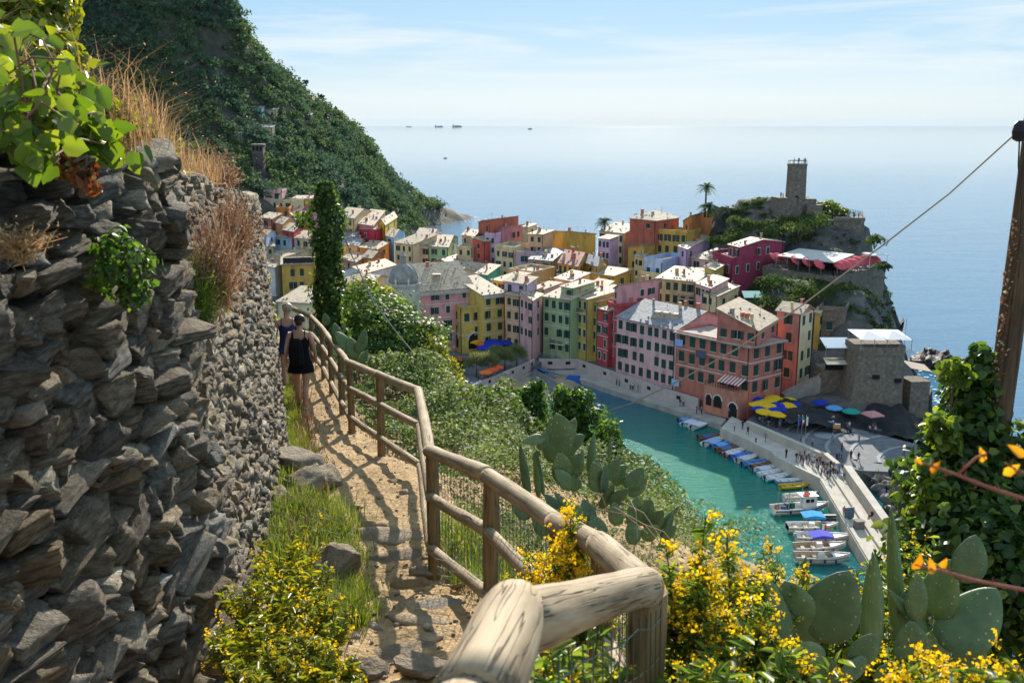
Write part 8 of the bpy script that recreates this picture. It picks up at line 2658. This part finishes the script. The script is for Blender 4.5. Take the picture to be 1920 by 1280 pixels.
# ---- right hand side: leaning pole, ivy, cable, near twig
def right_side():
 rg = np.random.default_rng(111)
 D = 9.0
 a, b = P(1862, 850, D), P(1925, 380, D + .2)
 top = a + (b - a) * 1.62
 e = empty('utility_pole', a - Vector((0, 0, 1.5)), 0, 'leaning old wooden utility pole rising out of the ivy', 'pole')
 org = Vector(e.location)
 log('pole', a - (b - a) * .5, top, .112, woodmat('old_pole_wood', (0.135, 0.095, 0.055), (0.09, 0.06, 0.035), (0.04, 0.027, 0.017)), e, org, 14, 5)
 w = P(1912, 246, D - .1) - org
 m = MB(); m.lathe([(.02, -.09), (.055, -.07), (.065, 0), (.05, .06), (.02, .09)], tuple(w), seg=10); m.build('insulator', IRON, e)
 m = MB(); m.tube([w + Vector((.02, 0, 0)), w + Vector((.05, 0, .3)), w + Vector((.02, 0, .5)), w + Vector((.14, 0, .35))], .008, 5); m.tube([w, w + Vector((.02, 0, -.3)), w + Vector((.08, 0, -.6)), w + Vector((.1, 0, -.9))], .007, 5); m.build('loose_wires', IRON, e)
 # clinging dry ivy up the pole
 n = 480; t = rg.uniform(0, 1, n) ** 1.3; dpole = (b - a)
 C = np.array(a)[None] + t[:, None] * np.array(dpole)[None] * .95 + np.c_[-.095 + .028 * rg.normal(size=n), -.06 + .03 * rg.normal(size=n), .03 * rg.normal(size=n)]
 V, F = leaf_cloud(C - np.array(org), np.tile([-.6, -.6, .3], (n, 1)), .036, rg, .7, spread=.8)
 link('clinging_ivy', np_mesh('clinging_ivy', V, F), RUST, e)
 # ivy mass
 leafy('ivy_mass', 'dense dark ivy heap climbing the foot of the leaning pole', 'ivy', blobs_px([(1790, 900, 9, 78), (1850, 930, 9, 95), (1800, 985, 8.6, 95), (1880, 1020, 8.4, 110), (1770, 1050, 8.2, 85), (1840, 1090, 7.8, 110), (1825, 810, 9, 52), (1810, 750, 9.1, 40), (1825, 700, 9.1, 30), (1840, 670, 9.1, 20), (1900, 900, 8.8, 80), (1755, 965, 8.8, 40), (1740, 1015, 8.6, 34), (1900, 1130, 7.6, 100), (1780, 860, 9, 45)]), 21000, .10, IVY, 16, P(1820, 1100, 8.6), .85, broad=True, spread=.6, loose=.25)
 leafy('ivy_mass', 'bright lit leaves along the left edge of the ivy heap', 'ivy', blobs_px([(1760, 800, 8.7, 22), (1742, 880, 8.5, 20), (1725, 960, 8.3, 20), (1718, 1010, 8.2, 18), (1775, 830, 8.7, 20), (1790, 700, 8.9, 20), (1750, 930, 8.3, 22)]), 1100, .10, VINE, 17, P(1740, 950, 8.5), .85, broad=True, spread=.8, loose=.5)
 # cable from the pole across to the ivy-clad trunk
 pts_px = [(1905, 250, D - .12), (1780, 363, 9.6), (1660, 456, 10.4), (1500, 575, 12.0), (1380, 655, 13.6), (1270, 715, 15.4), (1180, 758, 17.0), (1100, 781, 18.6), (1000, 785, 20.4), (930, 772, 21.6), (860, 735, 22.8), (800, 690, 23.6), (745, 625, 24.3), (700, 565, 24.8), (660, 480, 25.2), (625, 390, 25.3)]
 c = MB(); c.tube([P(*q) for q in pts_px], [.0075 + .0006 * (q[2] - 9) for q in pts_px], 6)
 o = c.build('overhead_cable', mat('pale_cable', (0.34, 0.32, 0.27), rough=.6, var=.2)); tag(o, 'sagging overhead cable from the leaning pole across the harbour view', 'cable')
 # twig close to the lens
 e = empty('thorny_twig', P(1830, 1080, 1.35), 0, 'reddish thorny twig with autumn leaves, close to the viewer at the right', 'twig'); org = Vector(e.location)
 rm_ = mat('red_twig', (0.30, 0.10, 0.075), var=.3, scale=30)
 for line, dd in (([(1730, 868), (1790, 888), (1850, 912), (1930, 938)], 1.3), ([(1715, 1058), (1760, 1068), (1830, 1088), (1935, 1108)], 1.35), ([(1795, 890), (1830, 858), (1850, 850)], 1.3), ([(1885, 868), (1915, 885), (1940, 890)], 1.28)):
  m = MB(); pts = [P(x, y, dd) - org for x, y in line]; m.tube(pts, [.0014, .002, .0024, .0026][:len(pts)], 6)
  for p0, p1 in zip(pts[:-1], pts[1:]):
   for t in (.3, .7):
    q = p0.lerp(p1, t); m.tube([q, q + Vector((rg.normal() * .004, 0, .011 if t < .5 else -.01))], [.0016, .0003], 4)
  m.build('stem', rm_, e, True)
 Cs = [(1722, 866, 1.3), (1755, 876, 1.3), (1840, 852, 1.3), (1905, 845, 1.28), (1897, 880, 1.28), (1745, 1060, 1.35), (1770, 1055, 1.35), (1720, 1052, 1.35)]
 C = np.array([np.array(P(*q) - org) for q in Cs]); V, F = leaves6(C, np.tile([0, -1.0, .2], (len(C), 1)), .023, rg, .55, .5, T=np.tile([.5, 0, .6], (len(C), 1)))
 link('autumn_leaves', np_mesh('autumn_leaves', V, F), leafmat('autumn_leaf', [(0, (0.45, 0.16, 0.02)), (1, (0.6, 0.36, 0.03))], .5), e)
 # tendrils and dead stalks by the big cactus
 m = MB()
 for x0, y0, x1, y1 in ((1150, 950, 1260, 1045), (1165, 940, 1240, 1010), (1180, 935, 1195, 1010), (1120, 955, 1215, 1000), (1200, 980, 1280, 1040), (1140, 960, 1105, 920)):
  a, b = P(x0, y0, 7.6), P(x1, y1, 7.3); m.tube([a, a.lerp(b, .5) + Vector((.02, 0, .06)), b], [.006, .005, .003], 5)
 o = m.build('dead_stalks', mat('dead_stalk', (0.40, 0.30, 0.18), var=.3)); tag(o, 'bare straw-coloured stalks in front of the large prickly pear', 'stalks')
right_side()

# ================================================================== THE TWO WALKERS
def walker(loc, rz, H, hair, top_col, short_col, label, pack, shoes=(0.05, 0.05, 0.06), bun=True, phase=1.0):
 k = H / 1.70
 e = empty('person', loc, rz, label, 'person')
 st = .17 * phase
 J = {'pelvis': ((0, 0, .93), (.155, .115)), 'waist': ((0, .0, 1.08), (.125, .095)), 'ribs': ((0, .01, 1.22), (.145, .105)), 'chest': ((0, .0, 1.36), (.165, .105)), 'neckb': ((0, 0, 1.45), (.07, .06)), 'neck': ((0, .015, 1.50), .05), 'jaw': ((0.005, .04, 1.555), (.07, .075)), 'head': ((.01, .03, 1.625), (.083, .095)), 'crown': ((.01, .02, 1.685), .06)}
 B = [('pelvis', 'waist'), ('waist', 'ribs'), ('ribs', 'chest'), ('chest', 'neckb'), ('neckb', 'neck'), ('neck', 'jaw'), ('jaw', 'head'), ('head', 'crown')]
 for s, sg in (('l', -1), ('r', 1)):
  f = st if s == 'l' else -st
  J['hip' + s] = ((sg * .095, 0, .87), .098); J['thigh' + s] = ((sg * .10, f * .35, .66), .082); J['knee' + s] = ((sg * .085, f * .62 + .02, .475), .056); J['calf' + s] = ((sg * .085, f * .8 - .015, .34), .055); J['ankle' + s] = ((sg * .08, f - .03, .09), .036)
  J['sh' + s] = ((sg * .175, 0, 1.40), .056); J['up' + s] = ((sg * .215, -.01, 1.26), .046); J['el' + s] = ((sg * .24, -f * .3 - .02, 1.11), .038); J['fo' + s] = ((sg * .25, -f * .5 + .02, 1.0), .035); J['wr' + s] = ((sg * .25, -f * .7 + .06, .87), .025); J['palm' + s] = ((sg * .25, -f * .75 + .075, .80), (.034, .02))
  B += [('pelvis', 'hip' + s), ('hip' + s, 'thigh' + s), ('thigh' + s, 'knee' + s), ('knee' + s, 'calf' + s), ('calf' + s, 'ankle' + s), ('chest', 'sh' + s), ('sh' + s, 'up' + s), ('up' + s, 'el' + s), ('el' + s, 'fo' + s), ('fo' + s, 'wr' + s), ('wr' + s, 'palm' + s)]
 me = skin_mesh('body', J, B, 2)
 # five fingers on each hand and an ear on each side, joined to the body surface
 bm = bmesh.new(); bm.from_mesh(me)
 xb = MB()
 for s, sg in (('l', -1), ('r', 1)):
  px_, py_, pz_ = J['palm' + s][0]
  for j, (o_, L_) in enumerate(((-.027, .062), (-.009, .072), (.009, .068), (.026, .054))):
   a = Vector((px_, py_ + o_, pz_ - .02)); xb.tube([a, a + Vector((-sg * .006, .004, -L_ * .5)), a + Vector((-sg * .018, .008, -L_))], [.0095, .009, .006], 6)
  a = Vector((px_ - sg * .005, py_ + .03, pz_ + .03)); xb.tube([a, a + Vector((-sg * .012, .022, -.022)), a + Vector((-sg * .018, .028, -.05))], [.011, .010, .007], 6)
  xb.lathe([(.004, -.026), (.012, -.015), (.013, .01), (.006, .026)], (J['head'][0][0] + sg * .083, J['head'][0][1] + .0, J['head'][0][2] - .02), 8, sx=.5, sy=1.0)
 # nose, seen only from the front
 xb.tube([Vector((.01, .12, 1.64)), Vector((.01, .138, 1.61)), Vector((.01, .125, 1.595))], [.008, .013, .009], 6)
 m2 = xb.mesh('extra'); bm.from_mesh(m2)
 bm.to_mesh(me); bm.free(); smooth(me)
 me.materials.append(SKIN)
 o = link('body', me, None, e)
 # sleeveless top / playsuit
 g = MB()
 hem = .70 if short_col == top_col else .80
 rings = [(hem, .235, .165), (.78, .225, .16), (.90, .195, .145), (1.02, .165, .125), (1.12, .155, .118), (1.24, .172, .128), (1.31, .172, .125), (1.345, .15, .118)]
 n = 20; vs = []
 for zz_, rx, ry in rings:
  for i in range(n):
   a = 2 * math.pi * i / n; wv = 1 + (.035 * math.sin(5 * a + zz_ * 3) if zz_ < .95 else 0)
   dip = (-.06 * max(0, -math.sin(a)) ** 2 * (1 - min(1, abs(math.cos(a)) * 1.4)) if zz_ > 1.33 else 0)
   vs.append((math.cos(a) * rx * wv, math.sin(a) * ry * wv + .005, zz_ + dip))
 fs = [(r * n + i, r * n + (i + 1) % n, (r + 1) * n + (i + 1) % n, (r + 1) * n + i) for r in range(len(rings) - 1) for i in range(n)]
 g.add(vs, fs)
 for sg in (-1, 1):
  g.tube([(sg * .10, -.115, 1.33), (sg * .105, -.09, 1.43), (sg * .10, .0, 1.475), (sg * .10, .10, 1.40), (sg * .09, .125, 1.33)], .008, 5)
 go = g.build('playsuit' if short_col == top_col else 'tank_top', CLOTH, e, True); go.color = (*top_col, 1)
 # hair
 h = MB(); hx, hy, hz = J['head'][0]
 vs, fs = [], []; nr, nv = 9, 18
 for i in range(nr):
  t = math.pi * i / (nr - 1) * (.62 if bun else .74)
  for k2 in range(nv):
   a = 2 * math.pi * k2 / nv
   front = max(0, math.sin(a)); lim = t * (1 - .42 * front)
   r = .098 * (1 + .05 * math.sin(7 * a + i))
   vs.append((hx + math.sin(lim) * math.cos(a) * r, hy - .008 + math.sin(lim) * math.sin(a) * r * 1.12, hz + .035 + math.cos(lim) * .092))
 for i in range(nr - 1):
  for k2 in range(nv):
   fs.append((i * nv + k2, (i + 1) * nv + k2, (i + 1) * nv + (k2 + 1) % nv, i * nv + (k2 + 1) % nv))
 h.add(vs, fs)
 if bun:
  h.lathe([(.01, -.05), (.05, -.035), (.062, 0), (.05, .035), (.01, .05)], (hx - .005, hy - .105, hz - .01), 12)
 ho = h.build('hair', mat('hair_' + ('dark' if bun else 'blonde'), hair, rough=.55, var=.45, scale=40, vscale=(1, 1, .3)), e, True)
 # shoes
 for s, sg in (('l', -1), ('r', 1)):
  f = st if s == 'l' else -st
  b = MB(); vs = []
  for y_, w_, z1 in ((-.10, .030, .06), (-.06, .038, .085), (.02, .042, .075), (.10, .046, .055), (.16, .036, .04)):
   for i in range(10):
    a = 2 * math.pi * i / 10; vs.append((sg * .08 + math.cos(a) * w_, f - .03 + y_, .005 + z1 / 2 + math.sin(a) * z1 / 2))
  fs = [(r * 10 + i, r * 10 + (i + 1) % 10, (r + 1) * 10 + (i + 1) % 10, (r + 1) * 10 + i) for r in range(4) for i in range(10)] + [tuple(reversed(range(10))), tuple(range(40, 50))]
  b.add(vs, fs); b.box((sg * .08, f, .012), (.088, .27, .026), mi=1)
  so = b.build('shoe', [CLOTH, mat('shoe_sole', (0.55, 0.53, 0.5), var=.1)], e, False); so.color = (*shoes, 1)
  if s == 'l':
   so.location.z = .0
 if pack:
  b = MB(); vs = []
  for z_, w_, d_ in ((.86, .09, .05), (.90, .125, .085), (1.05, .135, .10), (1.20, .125, .09), (1.30, .10, .07), (1.345, .06, .04)):
   for i in range(14):
    a = 2 * math.pi * i / 14; c_, s_ = math.cos(a), math.sin(a)
    vs.append((-.045 + math.copysign(abs(c_) ** .6, c_) * w_, -.185 + math.copysign(abs(s_) ** .6, s_) * d_, z_))
  fs = [(r * 14 + i, r * 14 + (i + 1) % 14, (r + 1) * 14 + (i + 1) % 14, (r + 1) * 14 + i) for r in range(5) for i in range(14)] + [tuple(reversed(range(14))), tuple(range(70, 84))]
  b.add(vs, fs)
  po = b.build('backpack', CLOTH, None, True); po.color = (0.012, 0.012, 0.014, 1)
  po.matrix_world = Matrix.Translation(loc) @ Matrix.Rotation(rz, 4, 'Z') @ Matrix.Scale(k, 4)
  tag(po, 'black backpack slung over the left shoulder of the walker in black', 'backpack')
  b = MB(); b.tube([(-.09, -.12, .98), (-.13, -.165, 1.25), (-.115, -.09, 1.44), (-.10, .02, 1.47), (-.12, .12, 1.36), (-.15, .1, 1.1)], [.02, .022, .022, .022, .02, .015], 6, squash=.4); b.build('strap', CLOTH, po).color = (0.012, 0.012, 0.014, 1)
  b = MB(); b.tube([(.03, -.276, .9), (.03, -.29, 1.05), (.03, -.275, 1.22)], .006, 5); b.build('zip', IRON, po)
  b = MB(); b.tube([(-.249 + .028 * math.cos(t), .06 + .03 * math.sin(t), .88) for t in np.linspace(0, 6.28, 10)], .006, 5, cap=False); b.build('bracelet', IRON, e)
 e.scale = (k, k, k)
 return e
y1 = 16.6
p1 = P(568, 768, y1); g1 = gz1(p1.x, y1)
walker((p1.x, y1, g1), R(4), 1.62, (0.035, 0.014, 0.009), (0.010, 0.010, 0.012), (0.010, 0.010, 0.012), 'walker in a black playsuit with dark hair in a bun, seen from behind', True)
y2 = 18.4
p2 = P(545, 735, y2)
walker((p2.x, y2, gz1(p2.x, y2)), R(6), 1.66, (0.42, 0.35, 0.24), (0.03, 0.04, 0.13), (0.02, 0.02, 0.03), 'blonde walker in a blue top just ahead of the one in black', False, bun=False, phase=-1.0)

# ================================================================== SCATTERED BUILDINGS ON THE HILL
def hill_hit(px, py, d0=330):
 Ds = np.arange(d0, 640, 1.0); Q = np.array([P(px, py, D)[:] for D in Ds]); k = np.argmax(hill_z(Q[:, :2]) > Q[:, 2])
 return float(Ds[k])
for lab, L, C, D, h, w2, col in (
  ('white house with a grey roof on the hill skyline', (563, 178), (585, 180), 508, 4.5, 7, 'beige'), ('long blue-roofed shed on the upper hill terrace', (463, 203), (490, 204), 425, 3.0, 5, 'lblue'),
  ('second pale shed right of the blue-roofed one', (490, 206), (517, 208), 424, 3.5, 5, 'beige'), ('white awning-roofed hut above the stone tower', (476, 236), (510, 243), 410, 2.5, 5, 'beige'),
  ('flat-roofed hut left of the stone tower', (410, 250), (452, 251), 400, 2.6, 6, 'stone'), ('stone cottage high on the terraced slope', (392, 140), (408, 142), 428, 4, 5, 'beige'), ('small pale hut half way up the hill', (400, 165), (416, 166), 425, 3, 4, 'beige'), ('ruined stone cottage right of the sheds', (556, 215), (582, 218), 455, 3, 5, 'stone')):
 D = hill_hit((L[0] + C[0]) / 2, C[1] + 6)
 a, c = P(L[0], L[1], D), P(C[0], C[1], D)
 house(lab, L, C, None, (a.z + c.z) / 2, (a.z + c.z) / 2 - h, col, 'S', .8, wl=2, nf=1, w=.8, h=1.2, chim=0, depth=w2, drop=4, ground=False, name='hill_house', rm=SLATE_DARK, dist=D)
c = P(487, 318, hill_hit(487, 322))
e = empty('watch_tower', (c.x, c.y, c.z - 1), 0, 'square brown stone watch tower with arched openings on the hillside', 'tower')
b = MB(); b.box((0, 0, 3.0), (4.0, 4.0, 14)); b.build('wall', CLIFF, e)
b = MB(); b.box((0, 0, 10.2), (4.5, 4.5, .4)); b.build('roof', SLATE, e)
for x in (-1.5, 0, 1.5):
 b = MB(); b.box((x * .9, -2.12, 8.8), (.8, .12, 1.6)); b.build('opening', DARK, e)
for k, (L, C_, D, h) in enumerate((((395, 218), (470, 232), 395, 3.0), ((410, 300), (480, 306), 375, 3.0), ((520, 262), (600, 268), 420, 2.5), ((440, 345), (520, 350), 365, 4.0), ((360, 150), (440, 160), 420, 2.4))):
 a, c = P(*L, hill_hit(L[0], L[1] + 4) + .6), P(*C_, hill_hit(C_[0], C_[1] + 4) + .6); d = c - a
 b = MB(); m = (a + c) / 2; b.box((m.x, m.y, m.z - h / 2), (d.length, 1.6, h), math.atan2(d.y, d.x)); o = b.build('terrace_wall', MASONRY)
 tag(o, ['upper dark retaining wall on the hill left of the sheds', 'retaining wall at the foot of the stone watch tower', 'retaining wall right of the stone watch tower', 'lowest retaining wall above the topmost pink house', 'highest terrace wall under the vineyard strips'][k], 'wall')

# ================================================================== HAZE
def haze():
 m = bpy.data.materials.new('sea_haze'); m.use_nodes = True; nt = m.node_tree; nt.nodes.clear()
 o = nt.nodes.new('ShaderNodeOutputMaterial'); v = nt.nodes.new('ShaderNodeVolumePrincipled')
 v.inputs['Color'].default_value = (.62, .80, .95, 1); v.inputs['Density'].default_value = 1e-05; v.inputs['Anisotropy'].default_value = 0.0
 nt.links.new(v.outputs[0], o.inputs['Volume'])
 b = MB(); b.box((0, 22000, 110), (84000, 47000, 260)); h = b.build('haze', m); tag(h, kind='stuff')
 h['label'] = 'thin sea haze over the whole view'
haze()
